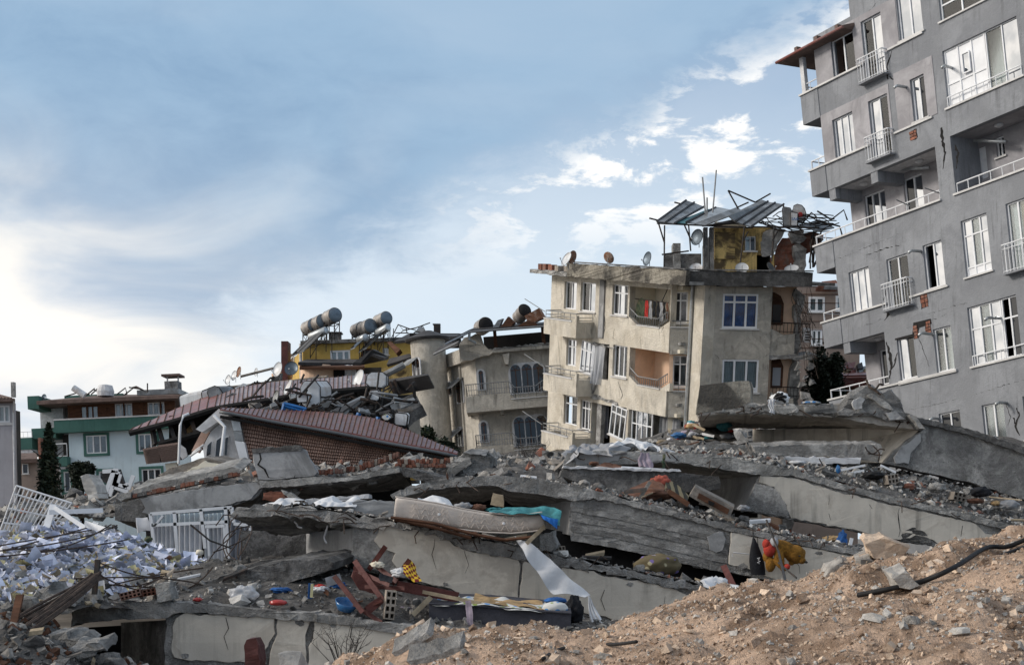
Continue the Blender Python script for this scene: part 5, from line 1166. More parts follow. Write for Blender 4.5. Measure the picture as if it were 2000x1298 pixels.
# ------------------------------------------------------------------ trees
def leaf_tree(name, label, base, height, radii, n, leaf, mleaf, trunk=.12, shape='ball', limbs=6, seed=1, top=None):
    rnd = random.Random(seed); base = Vector(base); T = thing(name, label, 'tree', base)
    c = base + Vector((0, 0, height * .55)); mb = MB()
    path = [base, base + Vector((.05, 0, height * .4)), base + Vector((0, .05, height * .8))]; mb.tube(path, trunk, 7, trunk * .3)
    for i in range(limbs):
        a = rnd.uniform(0, 6.28); z = rnd.uniform(.2, .75) * height; L = radii[0] * rnd.uniform(.5, .9); s = base + Vector((0, 0, z))
        mb.tube([s, s + Vector((math.cos(a) * L * .5, math.sin(a) * L * .5, L * .3)), s + Vector((math.cos(a) * L, math.sin(a) * L, L * .7))], trunk * .4, 5, trunk * .1)
    mb.build('trunk', 'bark', T)
    lf = MB()
    for i in range(n):
        t = rnd.random(); a = rnd.uniform(0, 6.28)
        if shape == 'cypress':
            z = t; rr = radii[0] * (1 - z) ** .7 * (.35 + .65 * min(1, z * 6)) * (.7 + 1.1 * fbm((math.cos(a) * 1.8, math.sin(a) * 1.8, z * 12), 1.0)); q = math.sqrt(rnd.random())
            p = base + Vector((math.cos(a) * rr * q, math.sin(a) * rr * q, height * z))
        else:
            d = Vector((rnd.gauss(0, 1), rnd.gauss(0, 1), rnd.gauss(0, 1))).normalized(); k = rnd.random() ** .4 * (.68 + .8 * fbm(d * 1.6 + Vector((seed * 3.1, 0, 0)), 1.0))
            p = base + Vector((0, 0, height - radii[2])) + Vector((d.x * radii[0], d.y * radii[1], d.z * radii[2])) * k
        s = leaf * rnd.uniform(.5, 1.3); x = Vector((rnd.gauss(0, 1), rnd.gauss(0, 1), rnd.gauss(0, .6))).normalized(); y = x.cross(Vector((rnd.gauss(0, 1), rnd.gauss(0, 1), rnd.gauss(0, 1)))).normalized()
        lf.add([p - x * s, p + y * s * .45, p + x * s, p - y * s * .45], [(0, 1, 2, 3)])
    lf.build('crown', mleaf, T, fix=False)
    return T
zc = P(95, 960, 100); leaf_tree('cypress_tree', 'tall dark cypress beside the pale blue house', (zc.x, 100, 3.0), P(95, 826, 100).z - 3.0, (1.55,), 5500, .17, 'leaf_dark', .15, 'cypress', 10, 3)
zc = P(160, 960, 70); leaf_tree('evergreen_tree', 'squat ragged evergreen behind the leaning stone slab', (zc.x, 70, 2.2), P(165, 884, 70).z - 2.2, (.85, .7, 1.15), 3800, .13, 'leaf_dark', .12, 'ball', 10, 8)
zc = P(1612, 720, 66); leaf_tree('leafy_tree', 'dark evergreen tree in the gap beside the beige house', (zc.x, 66, 4.5), P(1610, 655, 66).z - 4.5, (1.25, 1.2, 2.1), 9000, .11, 'leaf_dark', .12, 'ball', 8, 5)
zc = P(835, 860, 60); leaf_tree('leafy_shrub', 'dark glossy shrub at the foot of the round tower', (zc.x, 60, 3.2), P(840, 829, 60).z - 3.2, (.75, .6, .8), 1500, .14, 'leaf_green', .06, 'ball', 8, 11)
zc = P(870, 885, 58); leaf_tree('leafy_shrub', 'low dark shrub beside the metal roof corner', (zc.x, 58, 3.0), P(870, 850, 58).z - 3.0, (.75, .6, .5), 1200, .12, 'leaf_dark', .05, 'ball', 8, 12)
def bare_shrub(name, label, base, h, spread, n, r, seed):
    rnd = random.Random(seed); base = Vector(base); T = thing(name, label, 'shrub', base)
    for i in range(n):
        a = rnd.uniform(0, 6.28); s = rnd.uniform(.2, 1) * spread; tip = base + Vector((math.cos(a) * s, math.sin(a) * s * .5, h * rnd.uniform(.6, 1)))
        b = base + Vector((math.cos(a) * s * .15, 0, 0)); m = b.lerp(tip, .5) + Vector((rnd.uniform(-.1, .1), rnd.uniform(-.1, .1), .1)) * h; mb = MB()
        mb.tube([b, m, tip], r, 5, r * .25)
        for k in range(4):
            p = m.lerp(tip, rnd.random()); q = p + Vector((rnd.uniform(-1, 1), rnd.uniform(-1, 1), rnd.uniform(.2, 1))) * h * .25; mb.tube([p, p.lerp(q, .5) + Vector((0, 0, -.02)), q], r * .4, 4, r * .12)
        mb.build('branch', 'twig', T)
    return T
zc = P(672, 1310, 14.2); bare_shrub('bare_shrub', 'leafless thorny shrub in front of the lowest plaster beam', zc, .48, .38, 22, .0055, 4)
zc = P(1035, 925, 45); bare_shrub('bare_shrub', 'leafless shrub below the arched house balcony', zc, 1.0, .7, 26, .012, 6)
# ------------------------------------------------------------------ collapsed house: metal roofs, tile-hung wall
def curve_px(s, n):
    """resample a 'px,py,Y' polyline to n+1 places by length in the picture"""
    q = [tuple(map(float, a.split(','))) for a in s.split()]; L = [0]
    for a, b in zip(q, q[1:]): L.append(L[-1] + math.hypot(b[0] - a[0], b[1] - a[1]))
    out = []
    for i in range(n + 1):
        t = L[-1] * i / n; k = max(j for j in range(len(L)) if L[j] <= t + 1e-6); k = min(k, len(q) - 2)
        f = (t - L[k]) / max(1e-6, L[k + 1] - L[k]); out.append(P(*[q[k][j] + (q[k + 1][j] - q[k][j]) * f for j in range(3)]))
    return out
def seam_roof(name, front, back, n, m, parent, rib=.05, th=.05):
    """standing-seam sheets between a front and a back edge, each sheet and each rib a piece"""
    A, B = curve_px(front, n), curve_px(back, n)
    for i in range(n):
        up = Vector((0, 0, th)); mb = MB(); a, b, c, d = A[i], A[i + 1], B[i + 1], B[i]; e = random.uniform(0, .02)
        mb.prism([a, b, c, d], (0, 0, th + e)); o = mb.build(name, m, parent)
        MB().tube([a + up + Vector((0, 0, .03)), d + up + Vector((0, 0, .03))], rib, 5).build('roof_rib', 'wood_brown', o)
def collapsed_house():
    T = thing('collapsed_house', 'collapsed house with sagging red metal roof over a brown tile-hung wall', 'house', P(640, 920, 41))
    fro = '430,802,40 470,809,40 530,821,40 650,842,40 760,864,40 850,880,40 893,889,40'; bk = '434,799,43.5 520,803,43.5 600,806,43.5 680,812,43 740,822,42.6 800,845,42 860,871,41 894,885,40.6'
    seam_roof('roof_sheet', fro, bk, 52, 'roof_red', T, .016)
    MB().tube([p + Vector((0, -.06, -.03)) for p in curve_px(fro, 24)], .045, 8).build('gutter', 'gutter', T, smooth=True)
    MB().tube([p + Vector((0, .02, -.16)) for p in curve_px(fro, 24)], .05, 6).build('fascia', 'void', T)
    # tile-hung wall: rows of tiles, dark backing in the gaps imitating shadow lines
    top = curve_px('470,814,40.35 530,825,40.35 650,846,40.35 760,867,40.35 880,889,40.35',  90); bot = curve_px('486,930,40.6 560,938,40.6 650,942,40.6 760,935,40.6 885,915,40.6',  90)
    MB().grid(lambda a, b: top[round(a *  90)].lerp(bot[round(a *  90)], b) + Vector((0, .08, 0)), 90, 1).build('wall_backing', 'tile_roof', T, fix=False)
    rows = 16; mb = MB()
    for j in range(rows):
        for i in range(90):
            f = j / rows; g_ = (j + .9) / rows; o = .5 if j % 2 else 0.0; i2 = min(90, i + 1)
            a, b, c, d = top[i].lerp(bot[i], f), top[i2].lerp(bot[i2], f), top[i2].lerp(bot[i2], g_), top[i].lerp(bot[i], g_)
            if (c - b).length < .02: continue
            sh = (b - a) * (o * .8); mid = (c + d) / 2 + (c - b) * .12; jz = random.uniform(-.008, .008)
            mb.add([a + sh + Vector((0, .02, 0)), b + sh - (b - a) * .2 + Vector((0, .02, 0)), c + sh - (b - a) * .2 + Vector((0, -.10 + jz, 0)), mid + sh + Vector((0, -.125 + jz, 0)), d + sh + Vector((0, -.10 + jz, 0)), c + sh - (b - a) * .2 + Vector((0, .0, 0)), d + sh + Vector((0, 0, 0))], [(0, 1, 2, 3, 4), (4, 3, 2, 5, 6)])
    mb.build('tile_hanging', 'tile_brown', T, fix=False, kind='stuff')
    # white gable with its windows, leaning
    def pl(s, Y, th, nm, m, par=T, jit=0): return plate([(x, y, Y) for x, y in pts(s)], th, nm, m, par, jit=jit, step=.4)
    g1 = pl('396,872 412,842 446,814 462,818 478,905 400,900', 40.5, .2, 'gable_wall', 'white_dirty')
    for s in ('404,868 415,859 412,888 401,893', '422,857 434,850 428,898 418,898', '440,852 447,850 443,890 436,898'):
        w = pl(s, 40.42, .05, 'window', 'white_pvc', g1); c = pts(s); cx = sum(a for a, b in c) / 4; cy = sum(b for a, b in c) / 4
        plate([(cx + (a - cx) * .72, cy + (b - cy) * .86, 40.36) for a, b in c], .04, 'pane', 'glass_dark', w)
    for s, m in (('450,814 467,817 472,842 456,840', 'galvanised'), ('456,841 472,843 476,862 459,859', 'tin'), ('458,860 477,863 485,898 468,897', 'white_pvc'), ('467,898 484,899 479,909 468,906', 'tin')): pl(s, 40.1, .25, 'corner_flashing', m)
    pl('384,838 394,826 426,800 436,799 450,806 440,813 414,830 396,842', 40.2, .5, 'bent_eave', 'white_dirty', jit=.03)
    pl('374,880 396,838 410,842 388,884', 40.8, .2, 'tile_strip', 'tile_brown')
    bars([[(418, 811, 39.9), (439, 833, 39.8), (431, 898, 39.8)]], .05, 'white_downpipe', 'white_pvc', T, 8)
    bars([[(376, 885, 39.6), (384, 878, 39.5), (398, 868, 39.5)], [(372, 890, 39.6), (392, 876, 39.4)]], .03, 'bent_conduit', 'white_dirty', T)
    return T
collapsed_house()
def upper_roof():
    T = thing('fallen_upper_roof', 'long fallen mauve metal roof resting above the red one, dark void beneath', 'roof', P(500, 860, 48))
    seam_roof('roof_sheet', '253,845,46 290,836,46 340,822,46 380,809,46 420,797,46', '262,838,48 300,821,49 345,800,50 390,782,50.5 425,772,50.5', 10, 'roof_red', T, .016)
    seam_roof('roof_sheet', '420,797,46 470,788,46 540,778,46 600,768,46 660,764,46 722,757,46', '425,772,50.5 470,759,50.5 530,749,50.5 580,746,50.5 640,741,50.5 722,733,50.5', 34, 'roof_mauve', T, .016)
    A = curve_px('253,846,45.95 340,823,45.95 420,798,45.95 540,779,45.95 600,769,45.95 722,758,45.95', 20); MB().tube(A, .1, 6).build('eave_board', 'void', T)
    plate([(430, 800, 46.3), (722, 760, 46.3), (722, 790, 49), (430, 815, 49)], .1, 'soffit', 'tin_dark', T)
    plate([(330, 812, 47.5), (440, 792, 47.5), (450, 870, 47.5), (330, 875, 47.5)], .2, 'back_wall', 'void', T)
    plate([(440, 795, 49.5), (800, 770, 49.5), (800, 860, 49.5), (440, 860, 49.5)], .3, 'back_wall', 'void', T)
    for a, b in (((298, 838), (303, 868)), ((310, 835), (319, 866)), ((332, 830), (343, 862)), ((354, 824), (362, 858)), ((374, 820), (384, 850)), ((635, 772), (648, 805)), ((690, 765), (700, 800))): bars([[(*a, 46.2), (*b, 46)]], .09, 'post', 'iron', T, 4)
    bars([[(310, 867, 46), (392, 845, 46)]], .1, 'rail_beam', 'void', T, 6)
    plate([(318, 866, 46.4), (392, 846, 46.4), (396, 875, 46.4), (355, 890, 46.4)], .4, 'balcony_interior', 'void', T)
    bars([[(368, 808, 45.5), (358, 812, 45.3), (352, 830, 45.2), (349, 905, 45.2)]], .045, 'bent_pipe', 'white_pvc', T, 8)
    # tile-hung balcony fronts
    for q in ('279,876 310,870 314,902 286,905', '308,869 350,863 354,897 316,902'):
        c = pts(q); tl, tr, br, bl = [P(x, y, 45.8) for x, y in c]
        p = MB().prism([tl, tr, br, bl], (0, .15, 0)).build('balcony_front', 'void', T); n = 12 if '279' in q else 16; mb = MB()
        for j in range(10):
            for i in range(n):
                f = lambda s_, t_: tl.lerp(tr, s_).lerp(bl.lerp(br, s_), t_)
                a, b, d, e = f((i + .04) / n, j / 10), f((i + .94) / n, j / 10), f((i + .94) / n, (j + 1.1) / 10), f((i + .04) / n, (j + 1.1) / 10); k = (d + e) / 2 + Vector((0, 0, -.03))
                mb.add([a + Vector((0, -.01, 0)), b + Vector((0, -.01, 0)), d + Vector((0, -.06, 0)), k + Vector((0, -.08, 0)), e + Vector((0, -.06, 0))], [(0, 1, 2, 3, 4)])
        mb.build('tile_hanging', 'tile_roof', p, fix=False, kind='stuff')
    plate([(353, 868, 45.7), (362, 875, 45.7), (366, 890, 45.7), (356, 897, 45.7), (352, 890, 45.7)], .1, 'torn_panel', 'white_dirty', T)
    plate([(364, 838, 47.3), (376, 826, 47.3), (378, 850, 47.3), (366, 852, 47.3)], .1, 'hanging_cloth', 'cloth_tan', T)
    plate([(322, 905, 45.9), (345, 902, 45.9), (347, 915, 45.9), (325, 920, 45.9)], .2, 'wall_stub', 'cream', T)
    # far broken parapet and planks behind the tanks
    plate([(470, 752, 66), (528, 742, 66), (528, 735, 66), (548, 727, 66), (548, 760, 66), (470, 772, 66)], .6, 'broken_parapet', 'concrete_dark', T, jit=.1, step=.5)
    bars([[(470, 735, 64), (545, 716, 64)], [(470, 757, 64), (600, 740, 62)], [(500, 752, 62), (640, 735, 60)], [(440, 757, 62), (520, 748, 62)]], .06, 'fallen_pole', 'wood_grey', T)
    wires([((455 + random.uniform(0, 60), 765 + random.uniform(-12, 8), 52), (470 + random.uniform(0, 60), 755 + random.uniform(-12, 8), 52)) for _ in range(16)], .03, 'twisted_rods', 'iron', T, sag=.12)
    for s in ('459,757 475,748 490,752 486,762', '478,765 502,756 512,760 500,772', '505,762 520,754 530,760 520,770', '445,766 458,758 470,764 455,772'):
        plate([(x, y, 53) for x, y in pts(s)], .5, 'fallen_sheet', random.choice(['tin', 'white_enamel', 'galvanised']), T)
    # slab of the roof continuing towards the round tower
    plate([(755, 741, 47), (836, 729, 46), (836, 732, 45.8), (757, 747, 46.8)], .5, 'roof_strip', 'tin_dark', T)
    bars([[(806, 738, 46.4), (812, 793, 46.4)], [(762, 745, 46.6), (775, 775, 46.6)], [(770, 742, 46.6), (782, 770, 46.6)]], .06, 'post', 'iron', T)
    plate([(780, 780, 47), (812, 770, 47), (822, 792, 46), (790, 812, 46)], .4, 'slab_piece', 'concrete_dark', T, jit=.05)
    plate([(798, 812, 48), (818, 808, 48), (822, 880, 48), (800, 880, 48)], .4, 'wall_stub', 'stucco_old', T)
    plate([(756, 750, 50), (800, 742, 50), (805, 790, 50), (760, 790, 50)], .3, 'back_wall', 'yellow_soot', T)
    bars([[(748, 734, 60), (790, 712, 60)]], .14, 'fallen_gutter', 'tin', T, 8)
    # loose scrap in the valley between the two roofs
    for i in range(26):
        x = random.uniform(545, 770); y = 803 + (x - 545) * .02 + random.uniform(-8, 3); L = random.uniform(8, 30); a = random.uniform(-.5, .4)
        plate([(x, y, 44.5), (x + L, y + L * a, 44.3), (x + L * .9, y + L * a + 4, 44.2), (x + 2, y + 5, 44.3)], .1, 'roof_scrap', random.choice(['tin_dark', 'tin', 'iron', 'wood_grey', 'tin_dark', 'tin_dark']), T)
upper_roof()
def box_tank(s, Y, depth, label, m='white_enamel', frame=None, name='water_tank', chamfer=.22, face=None):
    """enamelled sheet tank: a faceted drum seen end-on, its end plate and hoop"""
    q = [P(x, y, Y) for x, y in pts(s)]; c = sum(q, Vector()) / len(q); T = thing(name, label, 'water tank', Vector((c.x, c.y, min(p.z for p in q))), 'water tanks on the roofs')
    w = []
    for i in range(len(q)):
        a, b, d = q[i - 1], q[i], q[(i + 1) % len(q)]; w += [b.lerp(a, chamfer), b.lerp(d, chamfer)]
    vec = Vector(depth); MB().prism(w, vec).build('tank_body', m, T)
    MB().prism([c + (p - c) * .90 + Vector((0, -.03, 0)) for p in w], (0, .02, 0)).build('end_plate', m, T)
    for t in (.02, .98):
        o = vec * t; ring = [c + (p - c) * 1.02 + o for p in w]; MB().tube(ring + ring[:1], .02, 5).build('hoop', 'iron', T)
    if frame:
        for seg in frame: bars([seg], .035, 'stand_bar', 'iron', T)
    return T
box_tank('586,745 624,744 626,796 590,798', 44.3, (.25, .9, .1), 'large white sheet tank in a twisted stand on the collapsed roof', frame=[[(558, 761, 43.8), (608, 772, 43.8)], [(558, 761, 43.8), (576, 757, 44.4), (600, 765, 44.4)], [(608, 772, 43.8), (596, 800, 43.8)], [(600, 760, 44), (584, 795, 44)], [(622, 732, 44.2), (584, 775, 43.8)], [(594, 730, 44.2), (586, 748, 44.2)]])
box_tank('578,770 600,768 600,785 581,786', 43.9, (.1, .4, .05), 'small white box tank under the large sheet tank', chamfer=.1)
box_tank('718,727 755,727 754,758 714,754', 45.6, (.0, .7, .05), 'cracked octagonal white tank beside the big tilted dish', frame=[[(717, 757, 45.3), (706, 800, 45)], [(750, 757, 45.3), (742, 808, 45)], [(740, 726, 45.3), (734, 783, 45.2)], [(706, 800, 45), (742, 806, 45)], [(712, 778, 45.1), (746, 782, 45.1)], [(722, 790, 45.1), (735, 788, 45.1), (733, 800, 45.1)]])
box_tank('722,762 741,761 741,783 719,780', 45, (.0, .4, .05), 'small octagonal white tank end under the cracked one')
box_tank('771,805 797,808 794,832 770,829', 43, (.05, .25, .05), 'square white tank lid standing on the red roof', chamfer=.14)
box_tank('746,808 764,808 764,821 745,820', 42.8, (0, .3, .05), 'blue and white enamel tub on the red roof', chamfer=.35, m='floral_white')
box_tank('402,760 424,752 438,772 412,786', 50, (.35, .8, .1), 'toppled faceted tank with a rusty rim on the mauve roof', m='tin')
box_tank('394,764 410,758 415,786 397,788', 50.6, (-.9, .3, -.15), 'toppled long faceted tank at the end of the mauve roof', m='white_enamel', chamfer=.15)
def blue_stand(x0, y0, label, w=48):
    T = thing('blue_tank_stand', label, 'tank stand', P(x0 + w / 2, y0 + 28, 43.3), 'blue steel tank stands')
    Y = 43.6
    for seg in ([(x0, y0 + 24), (x0 + 6, y0)], [(x0 + w - 8, y0 + 32), (x0 + w - 3, y0 + 12)], [(x0 + 4, y0 + 1), (x0 + w, y0 + 12)], [(x0 + 6, y0 + 6), (x0 + w - 4, y0 + 17)]): bars([[(*p, Y) for p in seg]], .06, 'angle_bar', 'blue_paint', T, 4)
blue_stand(550, 787, 'bright blue steel stand bent under the large sheet tank')
T_ = thing('blue_tank_stand', 'pair of blue steel legs under the octagonal tank', 'tank stand', P(718, 835, 42.5), 'blue steel tank stands')
for seg in ([(701, 806), (696, 826)], [(739, 814), (734, 832)]): bars([[(*p, 43) for p in seg]], .07, 'angle_bar', 'blue_paint', T_, 4)
def panel_solar(q, label):
    T = thing('solar_collector', label, 'solar collector', P(*q[0])); plate(q, .1, 'panel_frame', 'tin', T)
    c = [sum(a[i] for a in q) / len(q) for i in range(3)]; plate([tuple(c[i] + (a[i] - c[i]) * .9 - (.06 if i == 2 else 0) for i in range(3)) for a in q], .02, 'pane', 'glass_dark', T)
panel_solar([(644, 803, 44), (705, 773, 44.6), (713, 774, 44.4), (670, 806, 43.8)], 'dark solar collector sliding down between the two roofs')
panel_solar([(410, 792, 47.8), (455, 766, 48.6), (462, 768, 48.6), (418, 794, 47.8)], 'thin solar collector beside the toppled faceted tanks')
panel_solar([(500, 800, 45), (560, 782, 45), (565, 788, 44.8), (508, 808, 44.8)], 'black collector fallen under the mauve roof edge')
# tanks among the torn sheets of the roof flat
box_tank('1528,404 1545,407 1545,441 1530,441', 60.6, (.1, .5, .05), 'grey drum standing among the torn tin sheets', m='tin', chamfer=.1)
box_tank('1544,414 1558,416 1557,441 1545,441', 60.3, (.1, .4, .05), 'white container with blue letters among the torn tin sheets', m='white_enamel', chamfer=.06)
tx = bpy.data.curves.new('lettering', 'FONT'); tx.body = 'SAA'; tx.size = .17; tx.extrude = .003; tx.materials.append(MT['blue_paint']); to = bpy.data.objects.new('lettering', tx); COL.objects.link(to); dg = bpy.context.evaluated_depsgraph_get(); me = bpy.data.meshes.new_from_object(to.evaluated_get(dg)); bpy.data.objects.remove(to); to = bpy.data.objects.new('lettering', me); COL.objects.link(to)
to.parent = bpy.data.objects['water_tank.%03d' % max(int(o.name[11:] or 0) for o in bpy.data.objects if o.name.startswith('water_tank.'))]; to.location = P(1545.5, 430, 60.22) - ORG[to.parent.name]; to.rotation_euler = (R(90), 0, 0)
box_tank('1546,404 1562,397 1575,412 1572,430 1552,432', 61, (.1, .5, .05), 'plastic wrapped round tank with a red mark on the roof flat', m='white_enamel', chamfer=.3)
MB().lathe(P(1563, 419, 60.9), (0, -1, 0), [(.10, 0), (.11, .02), (.03, .03)], 7).build('red_mark', 'plastic_red', bpy.data.objects[max(o.name for o in bpy.data.objects if o.name.startswith('water_tank.'))])
# more wreckage in the valley between the two roofs: bent pipes, frames and fallen sheets
VW = thing('roof_wreckage', 'tangle of bent pipes and sheets between the mauve and red roofs', 'wreckage', P(600, 815, 44.5)); rv = random.Random(31)
for i in range(46):
    x = rv.uniform(470, 800); y = 768 + (800 - x) * .05 + rv.uniform(-8, 36); a = rv.uniform(-.9, .9); L = rv.uniform(12, 55); Y = rv.uniform(43.8, 46)
    bars([[(x, y, Y), (x + L * .5 * math.cos(a) + rv.uniform(-3, 3), y + L * .5 * math.sin(a) + rv.uniform(-3, 3), Y), (x + L * math.cos(a), y + L * math.sin(a), Y + .2)]], rv.uniform(.02, .05), 'bent_pipe', rv.choice(['iron', 'iron', 'steel_grey', 'rebar', 'iron']), VW, 5)
for i in range(10):
    x = rv.uniform(480, 790); y = 790 + rv.uniform(-22, 14); L = rv.uniform(12, 34); a = rv.uniform(-.7, .3); Y = rv.uniform(44, 46); plate([(x, y, Y), (x + L, y + L * a, Y + .3), (x + L + 4, y + L * a + rv.uniform(4, 12), Y + .1), (x + 3, y + rv.uniform(5, 12), Y - .2)], .06, 'bent_sheet', rv.choice(['tin', 'tin_dark', 'tin_dark', 'galvanised', 'wood_grey']), VW)
# ------------------------------------------------------------------ broken slabs in front of that house
def rough_prism(w, vec, jit, ring=.05, cell=.11, relief=1.0):
    """prism with a broken rim, cut into cells and worn by noise so that its faces are not flat"""
    vec = Vector(vec); n = len(w); L = vec.length; d = vec / L
    c = sum(w, Vector()) / n
    f = [p + (c - p).normalized() * random.uniform(.0, jit * 1.2) for p in w]
    r2 = [p + d * min(ring, L * .3) * random.uniform(.3, 1.6) + Vector([random.uniform(-jit, jit) for _ in range(3)]) for p in w]
    r4 = [p + vec + Vector([random.uniform(-jit, jit) for _ in range(3)]) for p in w]
    mb = MB(); V_ = f + r2 + r4
    F_ = [tuple(range(n)), tuple(2 * n + i for i in reversed(range(n)))]
    for k in range(2): F_ += [(k * n + i, k * n + (i + 1) % n, (k + 1) * n + (i + 1) % n, (k + 1) * n + i) for i in range(n)]
    bm = bmesh.new(); vs = [bm.verts.new(v) for v in V_]
    for q in F_:
        try: bm.faces.new([vs[i] for i in q])
        except ValueError: pass
    bmesh.ops.recalc_face_normals(bm, faces=bm.faces)
    lo = [min(v[i] for v in V_) for i in range(3)]; hi = [max(v[i] for v in V_) for i in range(3)]
    for ax in range(3):
        k = min(60, int((hi[ax] - lo[ax]) / cell))
        for j in range(1, k + 1):
            co = [0, 0, 0]; co[ax] = lo[ax] + (hi[ax] - lo[ax]) * (j + random.uniform(-.25, .25)) / (k + 1); no = [random.uniform(-.25, .25) for _ in range(3)]; no[ax] = 1
            if ax != 0: no = [0, 0, 0]; no[ax] = 1
            bmesh.ops.bisect_plane(bm, geom=bm.verts[:] + bm.edges[:] + bm.faces[:], dist=1e-5, plane_co=co, plane_no=no)
    bmesh.ops.triangulate(bm, faces=[q for q in bm.faces if len(q.verts) > 4])
    for v in bm.verts:
        q = v.co; a = relief * jit; v.co = q + Vector((noise.noise(q * 13) * a, noise.noise(q * 9 + Vector((7, 1, 3))) * a + noise.noise(q * 23) * a, noise.noise(q * 13 + Vector((2, 8, 5))) * a * .8))
    bm.verts.index_update(); mb.v = [v.co.copy() for v in bm.verts]; mb.f = [tuple(v.index for v in q.verts) for q in bm.faces]; bm.free()
    return mb
def conc(s, Y, vec, nm, m, parent=None, step=.06, jit=.010, **kw):
    """broken concrete: outline in photo pixels on the depth Y (number or function), given real depth"""
    q = pts(s) if isinstance(s, str) else s
    w = [P(x, y, Y(x) if callable(Y) else Y) for x, y in q]
    return rough_prism(flat_jag(w, step, jit), vec, jit).build(nm, m, parent, fix=False, **kw)
def flat_jag(w, step, jit):
    c = sum(w, Vector()) / len(w); nn = Vector()
    for a, b in zip(w, w[1:] + w[:1]): nn += (a - c).cross(b - c)
    nn.normalize(); out = []
    for p in jag(w, step, jit):
        if random.random() < .07: p = p + (c - p).normalized() * random.uniform(.5, 2.2) * jit
        out.append(p - nn * (p - c).dot(nn))
    return out
def sheet_plaster(s, Y, nm, m, parent, step=.07, jit=.012, th=.025):
    q = pts(s); w = [P(x, y, (Y(x) if callable(Y) else Y) - th - .006) for x, y in q]
    return rough_prism(flat_jag(w, step, jit), (0, th, 0), .006, ring=.008, cell=.22, relief=.7).build(nm, m, parent, fix=False)
# ------------------------------------------------------------------ heaps of rubble under and between the slabs
def rnd_rot(rnd): return Matrix.Rotation(rnd.uniform(0, 6.28), 3, 'Z') @ Matrix.Rotation(rnd.uniform(-1.2, 1.2), 3, 'X') @ Matrix.Rotation(rnd.uniform(-1.2, 1.2), 3, 'Y')
BOXF = [(0, 3, 2, 1), (4, 5, 6, 7), (0, 1, 5, 4), (1, 2, 6, 5), (2, 3, 7, 6), (3, 0, 4, 7)]
def add_chunk(mb, c, s, rnd, flat=.6):
    m = rnd_rot(rnd); sx, sy, sz = s * rnd.uniform(.6, 1.2), s * rnd.uniform(.5, 1.0), s * rnd.uniform(.25, flat); vs = []
    for k in range(8):
        x = (-1, 1, 1, -1)[k % 4]; y = (-1, -1, 1, 1)[k % 4]; z = -1 if k < 4 else 1
        vs.append(c + m @ Vector((x * sx * rnd.uniform(.45, 1.05), y * sy * rnd.uniform(.45, 1.05), z * sz * rnd.uniform(.5, 1.05))) * .5)
    mb.add(vs, BOXF)
def hull_mesh(seed, n=13, flat=.7):
    rnd = random.Random(seed); bm = bmesh.new()
    for i in range(n):
        d = Vector((rnd.gauss(0, 1), rnd.gauss(0, 1), rnd.gauss(0, 1))).normalized(); bm.verts.new((d.x * .5 * rnd.uniform(.8, 1.1), d.y * .42 * rnd.uniform(.7, 1.1), d.z * .5 * flat * rnd.uniform(.7, 1.1)))
    bmesh.ops.convex_hull(bm, input=bm.verts); g = [v for v in bm.verts if not v.link_faces]; bmesh.ops.delete(bm, geom=g, context='VERTS')
    bmesh.ops.bevel(bm, geom=bm.edges[:], offset=.03, segments=1, affect='EDGES') if False else None
    me = bpy.data.meshes.new('chunk'); bm.to_mesh(me); bm.free(); return me
HULLS = {}
def hull_obj(name, seed, m, loc, size, rot, label, cat, group):
    key = (seed % 10, m)
    if key not in HULLS:
        me = hull_mesh(seed % 10 + 50, 14 + seed % 4, .55 + .05 * (seed % 6)); me.materials.append(MT[m]); HULLS[key] = me
    o = bpy.data.objects.new(name, HULLS[key]); COL.objects.link(o); o.location = loc; o.scale = size if hasattr(size, '__len__') else (size,) * 3; o.rotation_euler = rot
    ORG[o.name] = Vector(loc); return props(o, label, cat, group)
class Heap:
    def __init__(s, rows, amp=.06, freq=2.0, nu=120, nv=24, name='rubble_bed', m='rubble', label=None, seed=0, lift=0.0, build=True):
        s.R = [curve_px(r, nu) for r in rows]; s.nu = nu; s.amp = amp; s.freq = freq; s.seed = seed
        if build: MB().grid(lambda a, b: s.at(a, b), nu, nv).build(name, m, fix=False, label=label or 'crushed grey rubble and dust filling the gap between fallen slabs', cat='rubble', kind='stuff')
    def at(s, a, b):
        i = a * s.nu; i0 = min(int(i), s.nu - 1); f = i - i0; j = b * (len(s.R) - 1); j0 = min(int(j), len(s.R) - 2); g = j - j0
        p = lambda k: s.R[k][i0].lerp(s.R[k][i0 + 1], f)
        q = p(j0).lerp(p(j0 + 1), g); n = fbm(q + Vector((s.seed, 0, 0)), s.freq, 4)
        return q + Vector((0, n * s.amp * .5, n * s.amp * 2.0))
def small_rubble(h, n, smin, smax, mats, rnd, a=(0, 1), b=(0, 1), name='small_rubble', label='scattered small concrete and brick crumbs', dens=None):
    mbs = {m: MB() for m in mats}
    for i in range(n):
        x, y = rnd.uniform(*a), rnd.uniform(*b)
        s = smin + (smax - smin) * rnd.random() ** 2.5; add_chunk(mbs[rnd.choice(mats)], h.at(x, y) + Vector((0, 0, s * .15)), s, rnd)
    for m, mb in mbs.items():
        if mb.v: mb.build(name, m, fix=False, label=label, cat='rubble', kind='stuff')
NCH = [0]
def chunks(h, n, smin, smax, mats, rnd, label, group, a=(0, 1), b=(0, 1)):
    for i in range(n):
        s = smin + (smax - smin) * rnd.random() ** 1.8; p = h.at(rnd.uniform(*a), rnd.uniform(*b)) + Vector((0, 0, s * .12)); NCH[0] += 1
        hull_obj('concrete_chunk', rnd.randrange(100), rnd.choice(mats), p, s, (rnd.uniform(-.6, .6), rnd.uniform(-.6, .6), rnd.uniform(0, 6.28)), label, 'rubble chunk', group)
rn = random.Random(21)
GR = ['rock', 'rock_pale', 'concrete', 'concrete_dark']
